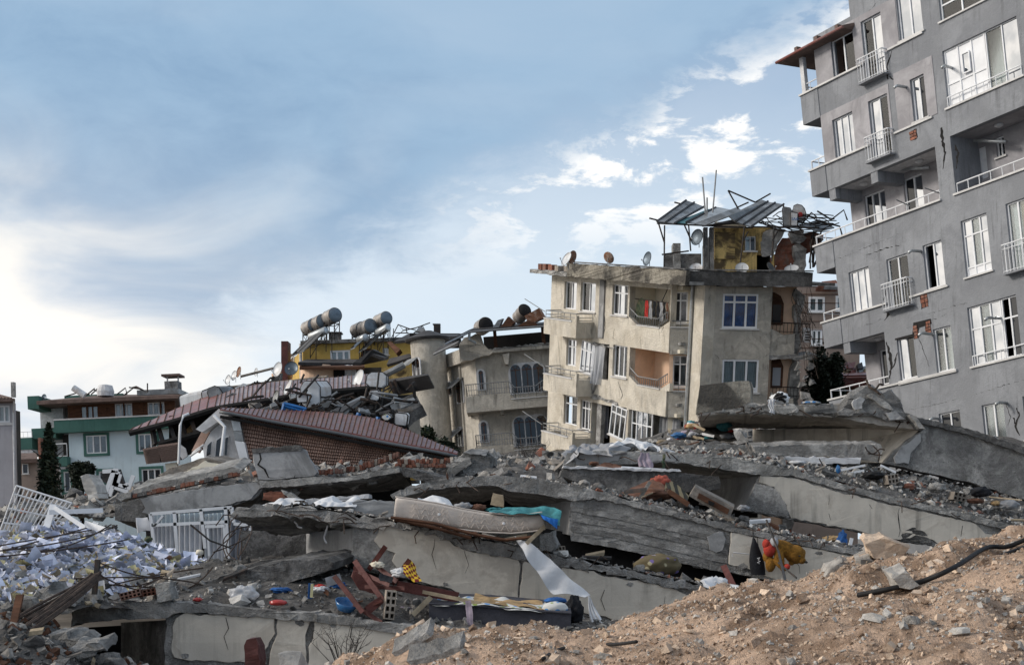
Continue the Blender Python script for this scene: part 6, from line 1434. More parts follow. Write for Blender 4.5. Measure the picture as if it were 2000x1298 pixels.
# rows run front to back: photo pixel x, y and depth
H1 = Heap(['130,1184,16.1 330,1180,16.1 600,1200,16.1 800,1222,16.1 1120,1240,16.1 1240,1250,16.1', '250,1150,17 500,1140,17 700,1160,17 900,1190,17 1200,1215,17', '330,1110,18.6 520,1085,18.6 700,1108,18.6 900,1165,18.6 1220,1215,18.6'], .05, 2.2, name='rubble_bed', seed=1)
H2 = Heap(['448,996,18.05 600,988,18.05 745,1012,18.05 1030,1070,18.05 1270,1120,18.05 1400,1150,18.05', '540,998,18.7 760,1014,18.7 1020,1070,18.7 1280,1124,18.7 1440,1156,18.7', '600,1010,20.6 780,1020,20.6 1100,1080,20.6 1300,1135,20.6 1540,1180,20.6'], .04, 2.4, seed=2)
H3 = Heap(['770,962,20.05 900,933,20.05 1050,935,20.05 1220,972,20.05 1425,1024,20.05 1680,1078,20.05', '900,935,20.9 1100,945,20.9 1300,982,20.9 1480,1028,20.9 1720,1080,20.9', '1000,950,23 1200,958,23 1420,1005,23 1600,1055,23 1850,1110,23'], .04, 2.2, seed=3)
H4 = Heap(['1100,893,22.55 1300,885,22.55 1480,905,22.55 1740,968,22.55 2010,1040,22.55 2350,1125,22.55', '1200,880,23.8 1400,880,23.8 1560,905,23.8 1800,950,23.8 2020,1000,23.8 2350,1085,23.8', '1260,875,25.6 1480,880,25.6 1640,900,25.6 1830,935,25.6 2030,975,25.6 2350,1060,25.6'], .05, 2.2, seed=4)
H5 = Heap(['-30,1200,14.5 120,1195,15 260,1190,16 360,1190,17 440,1170,18', '-30,1130,17 120,1105,18 260,1105,19 360,1130,19.5 450,1140,20', '-30,1070,20 100,1044,21 230,1062,22 350,1100,22 450,1120,22', '-30,1055,24 100,1026,24.3 230,1044,24.6 320,1088,24.7 450,1118,24.8'], .12, 1.2, nu=100, nv=60, name='paper_heap_bed', label='grey rubble mound under the scattered papers', seed=5)
H6 = Heap(['-60,1340,11 100,1340,11.5 230,1345,12 340,1360,13.5', '-60,1270,12 100,1270,13 200,1300,14 340,1340,15', '-60,1200,14.4 100,1205,14.8 180,1290,16 340,1330,17.5'], .14, 1.5, nu=70, nv=40, seed=6, name='front_rubble_bed', label='grey rubble at the foot of the paper heap')
H7 = Heap(['-40,1060,26 150,1010,27 300,1000,27.2 500,965,27.3 800,930,27.3 1000,935,27.3 1200,930,27.3', '-40,1010,32 150,985,33 400,940,34 600,925,36 850,905,36 1100,915,36', '-40,995,60 150,975,60 400,930,50 600,920,50 900,905,50 1200,880,50', '-40,1000,90 150,985,90 400,960,90 600,930,90 900,890,90 1200,870,90'], .25, .7, nu=110, nv=40, seed=7, name='rubble_field', label='rubble field reaching back to the standing houses')
H8 = Heap(['1050,960,26 1300,900,26.5 1500,900,27 1750,900,28 2050,950,28 2600,1010,28', '1050,930,34 1300,870,34 1500,850,34 1750,850,34 2050,900,34 2600,970,34', '1050,900,48 1300,850,48 1500,800,48 1750,810,46 2050,880,40 2600,960,40'], .25, .7, nu=90, nv=30, seed=8, name='rubble_field', label='rubble field below the beige and grey blocks')
G2 = GR + ['concrete', 'rock', 'concrete_dark'] ; small_rubble(H1, 1100, .02, .11, G2, rn); small_rubble(H2, 1100, .018, .08, G2 * 2 + ['brick_red'], rn, b=(0, .7)); small_rubble(H3, 1300, .02, .10, G2 * 2 + ['brick_red'], rn); small_rubble(H4, 3700, .02, .14, G2 * 2 + ['brick_red', 'rock_pale'], rn)
H9 = Heap(['-700,1340,11 -400,1340,11 -40,1340,11', '-700,1230,14 -400,1220,14 -20,1210,14', '-700,1120,19 -400,1100,19 -20,1085,19', '-700,1060,25 -400,1050,25 -20,1050,25'], .12, 1.2, nu=50, nv=40, seed=9, name='front_rubble_bed', label='grey rubble beside the paper heap'); small_rubble(H9, 900, .03, .2, GR, rn)
small_rubble(H5, 1800, .03, .2, GR + ['wood_pale'], rn); small_rubble(H6, 900, .03, .16, ['concrete_dark', 'rock', 'concrete_dark', 'wood_brown'], rn); small_rubble(H7, 2200, .06, .4, G2 * 3 + ['brick_red', 'wood_grey'], rn, b=(0, .6)); small_rubble(H8, 1200, .06, .4, G2 * 2 + ['brick_red'], rn, b=(0, .7))
chunks(H1, 22, .1, .3, GR, rn, 'concrete chunk in the gap above the lowest plaster beam', 'chunks above the lowest beam', a=(.1, .9)); chunks(H2, 26, .1, .28, GR, rn, 'concrete chunk on the slab carrying the mattress', 'chunks around the mattress')
chunks(H3, 34, .1, .3, GR, rn, 'concrete chunk on the raw grey slab below the orange cushion', 'chunks on the raw grey slab'); chunks(H4, 58, .1, .34, GR, rn, 'concrete chunk strewn along the second plaster beam from the top', 'chunks along the upper plaster beam', a=(.2, .86))
chunks(H5, 40, .14, .5, GR, rn, 'concrete lump poking through the paper heap', 'lumps in the paper heap'); chunks(H6, 30, .1, .4, ['concrete_dark', 'rock', 'concrete_dark', 'concrete'], rn, 'concrete lump at the foot of the paper heap', 'lumps at the foot of the paper heap', a=(.3, 1))
chunks(H7, 30, .3, .9, ['rock', 'concrete', 'concrete_dark'], rn, 'concrete lump in the field behind the slabs', 'lumps behind the slabs', b=(.1, .5)); chunks(H8, 22, .3, .8, ['rock', 'concrete', 'concrete_dark'], rn, 'concrete lump below the beige block', 'lumps below the beige block', b=(0, .6))

# ------------------------------------------------------------------ the pancaked floors
def floor_one():
    T = thing('collapsed_floor', 'lowest collapsed floor with cracked cream plaster beam and hollow end', 'collapsed floor', P(500, 1330, 16), 'pancaked floors')
    Y = 16
    conc('141,1183 155,1176 230,1174 307,1173 420,1181 520,1190 600,1196 700,1208 800,1221 1000,1232 1120,1240 1120,1252 800,1240 700,1224 600,1212 480,1203 365,1194 338,1198 325,1206 240,1208 150,1216 138,1226', Y, (0, 2.2, .05), 'slab', 'concrete', T)
    conc('322,1204 365,1194 480,1203 600,1212 800,1240 1130,1252 1130,1400 322,1400', Y + .06, (0, .3, 0), 'beam', 'concrete', T)
    MB().prism([P(326, 1210, 16.06), P(326, 1400, 16.06), P(236, 1400, 18.2), P(236, 1215, 18.2)], (.25, .1, 0)).build('return_wall', 'concrete_dark', T)  # darker concrete chosen to imitate the shade of the hollow end
    MB().prism([P(100, 1230, 18.2), P(340, 1215, 18.2), P(340, 1400, 18.2), P(100, 1400, 18.2)], (0, .2, 0)).build('back_wall', 'void', T)  # near-black sheet painting the darkness of the hollow
    Yp = Y + .06
    sheet_plaster('365,1195 372,1199 440,1199 478,1203 483,1208 490,1202 536,1199 541,1204 534,1222 536,1235 524,1262 518,1272 519,1296 400,1290 340,1285 335,1272 337,1240 335,1222 342,1208', Yp, 'plaster', 'beige_plaster', T)
    sheet_plaster('546,1198 593,1197 605,1204 603,1222 596,1240 596,1260 600,1290 590,1320 530,1320 523,1296 527,1274 543,1238 540,1222', Yp, 'plaster', 'beige_plaster', T)
    sheet_plaster('613,1212 660,1216 710,1219 740,1226 780,1230 806,1228 812,1240 860,1250 860,1320 606,1320 603,1285 602,1262 612,1238', Yp, 'plaster', 'beige_plaster', T)
floor_one()
def fringe(T, s, Y, n, m='rebar', r=.008):
    """torn reinforcing bars sticking out of a broken edge"""
    A = curve_px(' '.join(f'{x},{y},{Y}' for x, y in pts(s)), 60)
    for i in range(n):
        p = A[random.randrange(61)]; q = p + Vector((random.uniform(-.25, .25), random.uniform(-.3, -.05), random.uniform(-.2, .12))); k = (p + q) / 2 + Vector((random.uniform(-.06, .06), 0, random.uniform(-.04, .1)))
        MB().tube([p + Vector((0, .2, 0)), p, k, q], r, 5).build('bent_rebar', m, T)
def floor_two():
    T = thing('collapsed_floor', 'collapsed floor carrying the mattress, long cream plaster beam dipping to the dirt', 'collapsed floor', P(900, 1250, 18), 'pancaked floors')
    Y = 18
    conc('445,1006 459,993 503,986 531,984 593,988 662,998 704,1007 745,1014 753,1015 869,1038 1023,1070 1110,1089 1260,1121 1400,1150 1400,1162 1260,1134 1100,1104 998,1086 933,1078 901,1069 840,1043 782,1030 745,1032 700,1027 648,1023 579,1010 531,1004 469,1011 447,1014', Y, (.2, 2.4, -.22), 'slab', 'concrete', T, jit=.025)
    conc('690,1026 745,1030 840,1043 933,1078 998,1086 1160,1118 1400,1160 1420,1275 1207,1216 998,1174 920,1166 869,1150 817,1137 760,1120 694,1106 686,1080', Y + .06, (0, .3, 0), 'beam', 'concrete', T)
    MB().prism([P(693, 1030, 18.08), P(693, 1106, 18.08), P(598, 1112, 20.6), P(598, 1040, 20.6)], (.3, .1, 0)).build('return_wall', 'grey_plaster', T)
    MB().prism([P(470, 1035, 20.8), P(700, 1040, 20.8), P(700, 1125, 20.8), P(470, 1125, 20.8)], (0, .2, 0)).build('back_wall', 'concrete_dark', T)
    Yp = Y + .06
    sheet_plaster('735,1042 742,1030 752,1026 782,1027 837,1041 875,1052 887,1066 905,1070 925,1078 945,1076 959,1073 975,1084 1012,1092 1018,1100 1010,1172 998,1170 920,1163 869,1147 817,1134 800,1130 775,1108 766,1093 770,1080 742,1070 730,1056', Yp, 'plaster', 'beige_plaster', T)
    sheet_plaster('1022,1096 1060,1102 1110,1108 1159,1116 1180,1124 1260,1136 1320,1150 1345,1162 1400,1170 1410,1268 1207,1212 1181,1202 1100,1188 1015,1173', Yp, 'plaster', 'beige_plaster', T)
    wires([((520 + i * 34 + random.uniform(-8, 8), 997 + i * 4, 17.9), (560 + i * 34, 1002 + i * 5, 17.85)) for i in range(5)], .008, 'bent_rebar', 'rebar', T, sag=.18); fringe(T, '450,1005 600,1000 745,1022 1000,1075 1260,1128', 18, 14)
    [wires([q], .012, 'hook', 'white_dirty', T, sag=.2) for q in (((575, 1018, 18.3), (590, 1030, 18.2)), ((640, 1025, 18.2), (638, 1060, 18.2)))]
floor_two()
def floor_three():
    T = thing('collapsed_floor', 'collapsed floor of raw board-marked concrete with curved cantilever end', 'collapsed floor', P(1250, 1140, 20), 'pancaked floors')
    Y = 20
    conc('762,966 780,956 804,948 843,940 895,931 965,928 1017,930 1062,938 1100,946 1153,954 1221,973 1315,996 1425,1025 1500,1041 1640,1067 1720,1085 1720,1094 1640,1078 1500,1052 1425,1036 1315,1008 1221,985 1160,972 1123,977 1060,966 991,957 965,948 900,949 846,955 817,961 768,974', Y, (.1, 2.6, -.15), 'slab', 'concrete', T)
    b = conc('1116,972 1160,971 1221,983 1315,1006 1425,1034 1500,1050 1640,1076 1720,1092 1720,1180 1640,1166 1525,1138 1422,1116 1364,1107 1267,1084 1202,1068 1110,1044 1112,1010', Y + .05, (0, .3, 0), 'beam', 'concrete', T)
    # board marks: shallow raised bands
    for k in range(4):
        y0 = 988 + k * 19; q = f'1115,{y0} 1200,{y0 + 14} 1300,{y0 + 36} 1420,{y0 + 64} 1420,{y0 + 74} 1300,{y0 + 46} 1200,{y0 + 24} 1115,{y0 + 10}'
        sheet_plaster(q, Y + .05, 'board_mark', 'concrete', T, th=.006, jit=.008)
    MB().prism([P(1060, 1030, 20.5), P(1720, 1160, 20.5), P(1720, 1240, 20.5), P(1060, 1130, 20.5)], (0, .2, 0)).build('cavity_back', 'void', T)  # black sheet added to imitate deep shade under the beam
    sheet_plaster('1380,1050 1392,1040 1412,1038 1418,1050 1414,1076 1400,1080 1386,1072', Y + .05, 'plaster', 'grey_plaster', T, th=.03)
    sheet_plaster('1428,1038 1450,1042 1500,1054 1560,1066 1640,1080 1720,1096 1720,1176 1640,1162 1530,1136 1500,1125 1460,1110 1424,1100', Y + .05, 'plaster', 'beige_plaster', T, th=.03)
    MB().prism([P(1116, 978, 20.1), P(1112, 1044, 20.1), P(1040, 1030, 22.4), P(1040, 970, 22.4)], (.3, .1, 0)).build('return_wall', 'grey_plaster', T)
    fringe(T, '765,965 900,940 1060,950 1315,1002 1640,1072', 20, 14); MB().prism([P(800, 965, 22.6), P(1130, 960, 22.6), P(1130, 1040, 22.6), P(800, 1040, 22.6)], (0, .2, 0)).build('back_wall', 'void', T)  # back wall coloured near-black so the cavity looks unlit
floor_three()
def floor_four():
    T = thing('collapsed_floor', 'collapsed floor with white plaster beam running down to the dirt under the loose rubble strip', 'collapsed floor', P(1650, 1060, 22.5), 'pancaked floors')
    Y = 22.5
    conc('1098,905 1108,884 1169,879 1267,882 1328,884 1400,888 1477,902 1545,915 1623,938 1739,969 1845,992 1934,1014 2300,1110 2300,1124 1934,1026 1845,1004 1739,981 1623,950 1545,928 1483,927 1420,917 1363,909 1331,903 1273,903 1180,908 1101,912', Y, (.1, 2.8, -.12), 'slab', 'concrete_pale', T)
    for s in ('1120,890 1165,884 1166,904 1125,907', '1170,884 1215,884 1208,901 1172,904', '1262,887 1325,888 1318,901 1265,901'): sheet_plaster(s, Y + .01, 'edge_plaster', 'grey_plaster', T, th=.02)
    conc('1480,924 1545,926 1623,948 1739,979 1845,1002 1934,1024 2300,1120 2300,1220 1934,1092 1823,1066 1747,1054 1658,1034 1547,1014 1460,998 1470,960', Y + .05, (0, .3, 0), 'beam', 'concrete', T)
    sheet_plaster('1484,928 1545,932 1590,946 1640,962 1700,975 1760,990 1830,1005 1905,1022 1925,1040 1960,1048 1975,1060 1960,1080 1900,1082 1850,1070 1815,1050 1790,1046 1765,1052 1747,1052 1658,1032 1547,1011 1530,975 1512,950 1482,942', Y + .05, 'plaster', 'beige_plaster', T)
    conc('1474,945 1500,946 1518,954 1532,978 1543,1010 1500,1004 1455,996', Y + .02, (0, .06, 0), 'bare_patch', 'concrete', T)
    conc('1745,1052 1768,1034 1785,1028 1812,1040 1822,1062', Y + .02, (0, .06, 0), 'bare_patch', 'concrete_dark', T)
    MB().prism([P(1482, 926, 22.6), P(1458, 998, 22.6), P(1365, 985, 25), P(1365, 922, 25)], (.3, .1, 0)).build('return_wall', 'grey_plaster', T)
    fringe(T, '1100,895 1270,893 1480,915 1740,975 1930,1020', 22.5, 14); MB().prism([P(1090, 915, 25.2), P(1480, 915, 25.2), P(1480, 1010, 25.2), P(1090, 1010, 25.2)], (0, .2, 0)).build('back_wall', 'void', T)  # back wall's black colour imitates shade under this floor
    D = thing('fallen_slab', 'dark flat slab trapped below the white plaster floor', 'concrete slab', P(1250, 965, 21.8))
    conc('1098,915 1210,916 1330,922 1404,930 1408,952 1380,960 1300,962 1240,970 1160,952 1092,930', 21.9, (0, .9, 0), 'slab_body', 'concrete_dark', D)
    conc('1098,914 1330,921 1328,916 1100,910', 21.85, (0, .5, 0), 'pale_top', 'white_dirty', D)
floor_four()
def floor_five():
    T = thing('collapsed_floor', 'topmost collapsed floor with upturned end block and rough grey beam', 'collapsed floor', P(1700, 900, 25), 'pancaked floors')
    Y = 25
    conc('1359,808 1363,780 1367,752 1400,748 1440,744 1464,743 1468,760 1466,784 1440,795 1400,800', Y, (.1, .35, .02), 'upturned_block', 'parapet_black', T, step=.2)
    conc('1359,806 1400,800 1440,793 1464,785 1500,790 1560,792 1639,787 1700,800 1801,822 1801,840 1720,830 1639,815 1525,809 1425,806 1365,812', Y + .02, (.5, 3.4, .0), 'slab', 'soffit', T)
    for s in ('1450,790 1500,789 1505,806 1455,805', '1508,792 1560,792 1562,807 1510,808', '1565,792 1630,788 1636,812 1570,808', '1400,801 1448,794 1450,805 1405,806'): conc(s, Y - .04, (0, .2, 0), 'broken_edge', 'concrete_pale', T, jit=.03)
    conc('1792,815 1890,840 2350,995 2350,1092 1890,940 1783,917 1725,904 1745,880 1801,838', Y + .05, (0, .35, 0), 'beam', 'concrete', T, step=.15)
    conc('1780,812 1890,836 2350,988 2350,1004 1890,848 1800,826', Y - .03, (.1, 2.5, 0), 'roofing_edge', 'concrete_dark', T)
    sheet_plaster('1745,893 1760,872 1775,862 1798,845 1800,860 1780,885 1776,905 1750,903', Y + .05, 'plaster', 'grey_plaster', T)
    MB().prism([P(1800, 835, 25.1), P(1726, 903, 25.1), P(1470, 900, 28.5), P(1470, 838, 28.5)], (.1, .3, 0)).build('return_wall', 'beige_plaster', T)
    c = conc('1598,870 1600,850 1610,845 1620,855 1634,846 1632,870', 27.2, (0, .3, 0), 'hole', 'void', T)
    fringe(T, '1365,808 1500,800 1640,800 1800,830', 25, 14, r=.011); D = thing('broken_block', 'broken concrete lump with grey render faces on the topmost slab', 'concrete lump', P(1710, 815, 24.8))
    conc('1634,800 1660,775 1684,752 1702,754 1722,764 1740,760 1752,778 1778,806 1785,818 1730,818 1690,812 1655,808', 24.9, (.2, .9, .05), 'lump', 'concrete', D, jit=.05, step=.2)
    for s, m in (('1662,785 1680,775 1690,780 1684,798 1672,800', 'grey_plaster'), ('1692,770 1712,770 1740,792 1746,802 1728,798', 'concrete_pale'), ('1730,806 1750,802 1770,818 1740,820', 'grey_plaster')): conc(s, 24.8, (0, .08, 0), 'render_face', m, D)
    conc('1635,804 1650,795 1668,800 1668,812 1640,810', 24.7, (0, .4, 0), 'loose_block', 'concrete', D); conc('1775,808 1790,812 1808,838 1795,836', 24.7, (0, .3, 0), 'loose_block', 'concrete_pale', D)
    wires([((1695, 753, 24.9), (1720, 770, 24.8)), ((1700, 752, 24.9), (1690, 742, 25)), ((1710, 760, 24.8), (1725, 752, 24.9))], .02, 'bent_rebar', 'rebar', D, sag=.25)
    B = thing('fallen_beam', 'fallen beam with white lower edge under the topmost slab', 'concrete beam', P(1600, 915, 24.2))
    conc('1470,872 1560,868 1685,867 1721,867 1724,880 1718,902 1660,893 1476,888', 24.2, (0, .5, .1), 'beam_body', 'concrete', B); conc('1476,889 1660,893 1684,894 1680,905 1560,905 1478,906', 24.15, (0, .4, 0), 'white_edge', 'white_dirty', B)
    conc('1330,870 1400,866 1480,870 1480,888 1400,886 1335,884', 24.5, (0, 1.2, 0), 'beam_end', 'concrete_pale', B)
    wires([((1690, 872, 24.1), (1722, 888, 24.1)), ((1695, 885, 24.1), (1728, 878, 24.1)), ((1705, 870, 24.1), (1716, 900, 24.1))], .012, 'bent_rebar', 'rebar', B, sag=.2)
floor_five()
def wear(T, Y, cracks, spalls):
    """hairline cracks and knocked-off patches of plaster"""
    fr = Frame(P(1000, 1050, Y), Vector((1, 0, 0)), Vector((0, 0, 1)))
    for s, w in cracks: crack(fr, [fr.uv(x, y) for x, y in pts(s)], w, T, d=.012, jit=.02)
    for x, y, r in spalls:
        q = [(x + r * math.cos(a) * random.uniform(.5, 1.5), y + r * .7 * math.sin(a) * random.uniform(.5, 1.3)) for a in [k * .7 for k in range(9)]]
        MB().prism(flat_jag([P(*p, Y - .008) for p in q], .03, .006), (0, .03, 0)).build('spalled_patch', 'concrete', T)
fl = [o for o in bpy.data.objects if o.name.startswith('collapsed_floor')]; fl.sort(key=lambda o: o.location.y)
wear(fl[0], 16.03, (('440,1203 444,1225 436,1245 446,1268', .006), ('690,1222 686,1240 694,1262', .006)), ((360, 1280, 8), (585, 1215, 9), (650, 1222, 6)))
wear(fl[1], 18.03, (('1180,1150 1174,1170 1182,1192', .006), ('850,1050 846,1082 852,1110', .005), ('905,1075 915,1100 908,1120', .004), ('1300,1165 1296,1185', .006)), ((800, 1032, 9), (1085, 1110, 10), (1230, 1140, 8), (960, 1082, 7), (870, 1140, 6)))
wear(fl[2], 20.02, (('1560,1070 1556,1095 1562,1120', .007), ('1480,1050 1484,1075', .005)), ((1520, 1062, 8), (1600, 1080, 7), (1450, 1105, 9)))
wear(fl[3], 22.53, (('1755,992 1757,1015 1755,1048', .008), ('1620,958 1616,985 1622,1015', .005), ('1700,985 1706,1010', .005), ('1880,1025 1876,1050', .006)), ((1590, 950, 9), (1680, 978, 8), (1800, 1003, 9), (1570, 1010, 8), (1650, 1028, 7)))
def left_slabs():
    T = thing('fallen_floor_edge', 'long grey floor beam below the tile-hung wall with a dark hollow', 'concrete beam', P(500, 1010, 27))
    Y = 27
    conc('222,985 300,966 400,950 503,938 621,928 669,931 740,918 780,910 786,924 730,934 676,942 600,948 514,954 505,966 493,976 440,990 360,1000 330,1012 290,1020 225,1016', Y, (.1, 1.6, -.2), 'beam', 'concrete_dark', T, step=.18)
    sheet_plaster('272,975 300,968 400,953 500,941 512,950 500,962 490,974 440,986 330,998 300,1010 276,1000 284,990', Y, 'plaster', 'grey_plaster', T)
    conc('505,940 621,930 669,933 779,912 781,922 676,939 560,950 508,952', Y - .08, (0, .5, 0), 'edge', 'concrete_pale', T)
    conc('495,905 491,880 520,875 583,871 593,878 600,892 621,922 614,928 540,936 503,936', Y - .05, (0, .35, 0), 'upstand', 'grey_plaster', T, step=.15)
    conc('491,876 583,868 592,874 586,880 494,884', Y - .08, (0, .4, 0), 'upstand_cap', 'concrete_dark', T)
    fr = Frame(P(500, 900, Y - .06), Vector((1, 0, 0)), Vector((0, 0, 1))); crack(fr, [fr.uv(x, y) for x, y in pts('505,878 508,895 506,905 520,915 524,930 534,934')], .02, T); crack(fr, [fr.uv(x, y) for x, y in pts('534,934 560,932 618,926')], .012, T)
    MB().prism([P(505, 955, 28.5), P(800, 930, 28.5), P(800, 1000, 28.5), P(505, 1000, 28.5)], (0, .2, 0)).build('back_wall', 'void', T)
    conc('783,912 800,915 880,935 900,945 890,950 840,945 786,928', 26.8, (.3, 1.2, 0), 'tilted_slab', 'concrete_dark', T)
    conc('512,975 516,962 535,958 556,962 560,976 548,982', 26.4, (0, .4, 0), 'broken_brickwork', 'brick_red', T); conc('548,956 568,962 592,980 566,978', 26.2, (0, .3, 0), 'loose_panel', 'concrete_pale', T)
    conc('590,976 722,964 722,972 600,985', 26.4, (0, .5, 0), 'pale_strip', 'white_dirty', T)
    # courses of hollow brick on the slab edge
    rnd = random.Random(3)
    def course(x0, y0, x1, y1, Y, n, h):
        for i in range(n):
            t = i / n; x = x0 + (x1 - x0) * t; y = y0 + (y1 - y0) * t + rnd.uniform(-1.2, 1.2); w = (x1 - x0) / n - .8
            a = P(x, y, Y + rnd.uniform(-.08, .08)); sl = (y1 - y0) / (x1 - x0)
            MB().box(a, (w * Y / F, 0, -w * Y / F * sl), (0, .25, 0), (rnd.uniform(-.02, .02), 0, h * Y / F * rnd.uniform(.7, 1))).build('brick', 'brick_red' if rnd.random() < .75 else 'brick_block', T)
    course(622, 927, 708, 918, 27.3, 16, 11); course(708, 916, 778, 892, 27.4, 12, 13); course(776, 906, 880, 904, 28.4, 15, 12); course(770, 912, 872, 912, 28.2, 14, 8)
    A = thing('fallen_roof_slab', 'tilted roof slab with plaster underside lying before the white gable', 'concrete slab', P(390, 945, 29))
    conc('308,928 330,915 385,897 400,893 440,902 462,912 440,916 410,914 380,926 350,922 320,930', 29, (.2, 1.0, .1), 'slab_body', 'wood_grey', A); conc('360,922 400,900 450,911 420,918 390,924', 28.9, (0, .2, 0), 'plaster_underside', 'cream', A)
    B = thing('fallen_roof_slab', 'long tilted slab with red brick edge and pale top', 'concrete slab', P(360, 970, 28)); rnd = random.Random(5)
    conc('256,958 300,944 380,927 455,911 472,917 466,924 380,940 300,956 258,965', 28, (0, 1.2, .25), 'slab_body', 'concrete_pale', B)
    for i in range(22):
        t = i / 22; x = 259 + 205 * t; y = 972 - 44 * t; a = P(x, y, 27.95); MB().box(a, (8.6 * 28 / F, 0, 8.6 * 28 / F * .21), (0, .3, 0), (0, 0, rnd.uniform(5, 9) * 28 / F)).build('brick', 'brick_red' if rnd.random() < .8 else 'concrete_dark', B)
    conc('225,972 240,962 258,960 256,972 235,978', 27.9, (0, .4, 0), 'slab_tip', 'concrete_pale', B)
    C = thing('leaning_stone', 'rough stone pillar piece leaning before the ragged conifer', 'stone', P(175, 965, 30)); conc('156,930 165,925 172,926 186,945 190,962 180,972 168,965', 30, (.1, .4, 0), 'stone_body', 'rock_pale', C)
    conc('170,966 190,962 192,972 172,976', 29.9, (.1, .4, 0), 'stone_foot', 'rock_pale', C)
    E = thing('fallen_block', 'broken concrete block resting beside the end of the red metal roof', 'concrete lump', P(920, 940, 29)); conc('866,922 885,905 905,885 935,880 958,892 962,916 940,926 900,928', 29, (.1, .8, .05), 'block_body', 'concrete', E, jit=.05, step=.2); conc('875,915 918,893 922,905 885,930 872,926', 28.85, (0, .2, 0), 'render_face', 'concrete_pale', E); conc('905,884 920,876 955,878 950,890', 28.9, (0, .4, .0), 'render_face', 'grey_plaster', E)
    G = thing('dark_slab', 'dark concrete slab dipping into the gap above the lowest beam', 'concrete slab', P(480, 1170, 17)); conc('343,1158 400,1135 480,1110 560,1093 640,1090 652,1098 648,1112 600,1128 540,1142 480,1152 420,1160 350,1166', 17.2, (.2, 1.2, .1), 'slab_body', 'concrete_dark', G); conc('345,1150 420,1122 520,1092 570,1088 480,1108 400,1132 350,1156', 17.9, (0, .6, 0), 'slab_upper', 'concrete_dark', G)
    conc('505,1148 540,1140 545,1150 520,1160', 17.0, (0, .1, 0), 'pale_patch', 'concrete_pale', G)
    for i, (s, Y_, lab) in enumerate((('95,1250 130,1235 165,1255 150,1280 100,1290', 13.6, 'grey block tilted in the front corner rubble'), ('60,1298 150,1262 190,1250 200,1262 120,1310', 13.2, 'long dark beam end lying in the front corner rubble'), ('40,1290 60,1272 90,1275 88,1292', 12.8, 'pale round rock in the front corner rubble'), ('0,1225 40,1190 95,1140 140,1180 110,1200 40,1215', 15.2, 'large cracked boulder below the paper heap'))):
        N = thing('rubble_block', lab, 'concrete block', P(*pts(s)[0], Y_)); conc(s, Y_, (.05, .35, .05), 'block_body', 'concrete' if i != 2 else 'rock_pale', N, jit=.03)
left_slabs()
# ------------------------------------------------------------------ household things in the ruins
def cloth(name, top, bot, label, m, cat='cloth', folds=6, amp=.03, nu=40, nv=14, group=None, crumple=.03, parent=None, seed=0, freq=5.0):
    """draped fabric between two edges given as 'px,py,depth' lines"""
    A, B = curve_px(top, nu), curve_px(bot, nu)
    def f(a, b):
        i = round(a * nu); p = A[i].lerp(B[i], b); q = Vector((p.x, p.y + seed, p.z)) * freq
        return p + Vector((crumple * noise.noise(q), -amp * abs(math.sin(a * folds * 3.14 + 2 * noise.noise(q * .4))) * (.4 + .6 * b) + crumple * noise.noise(q + Vector((9, 3, 1))), crumple * 1.3 * noise.noise(q + Vector((4, 7, 2)))))
    mb = MB().grid(f, nu, nv); k = len(mb.v); mb.v += [v + Vector((0, .008, -.003)) for v in mb.v]; mb.f += [tuple(k + i for i in reversed(g)) for g in mb.f]
    return mb.build(name, m, parent, fix=False, smooth=True, **({} if parent else dict(label=label, cat=cat, group=group, kind='thing')))
def bundle(name, px, py, Y, w, h, label, m, cat='cloth', seed=0, rough=.35, n=18, group=None, depth=None):
    """crumpled heap of fabric or a soft lump"""
    c = P(px, py, Y); rx, rz = w * Y / F / 2, h * Y / F / 2; ry = depth or rx * .7
    def f(a, b):
        t, p = a * 2 * math.pi, (b - .5) * math.pi; d = Vector((math.cos(p) * math.cos(t), math.cos(p) * math.sin(t), math.sin(p))); k = 1 + rough * fbm(d * 1.5 + Vector((seed * 2.7, 0, 0)), 1.4)
        return c + Vector((d.x * rx, d.y * ry, d.z * rz)) * k
    return MB().grid(f, n * 2, n).build(name, m, smooth=True, label=label, cat=cat, group=group, kind='thing')
def stick(name, a, b, w, th, m, label=None, cat='plank', parent=None, group=None):
    """a squared length of wood or metal between two places"""
    a, b = P(*a), P(*b); d = (b - a).normalized(); s = d.cross(Vector((0, 1, 0))).normalized() * w; t = Vector((0, th, 0))
    kw = {} if parent else dict(label=label, cat=cat, group=group, kind='thing')
    return MB().box(a - s / 2, b - a, s, t).build(name, m, parent, **kw)
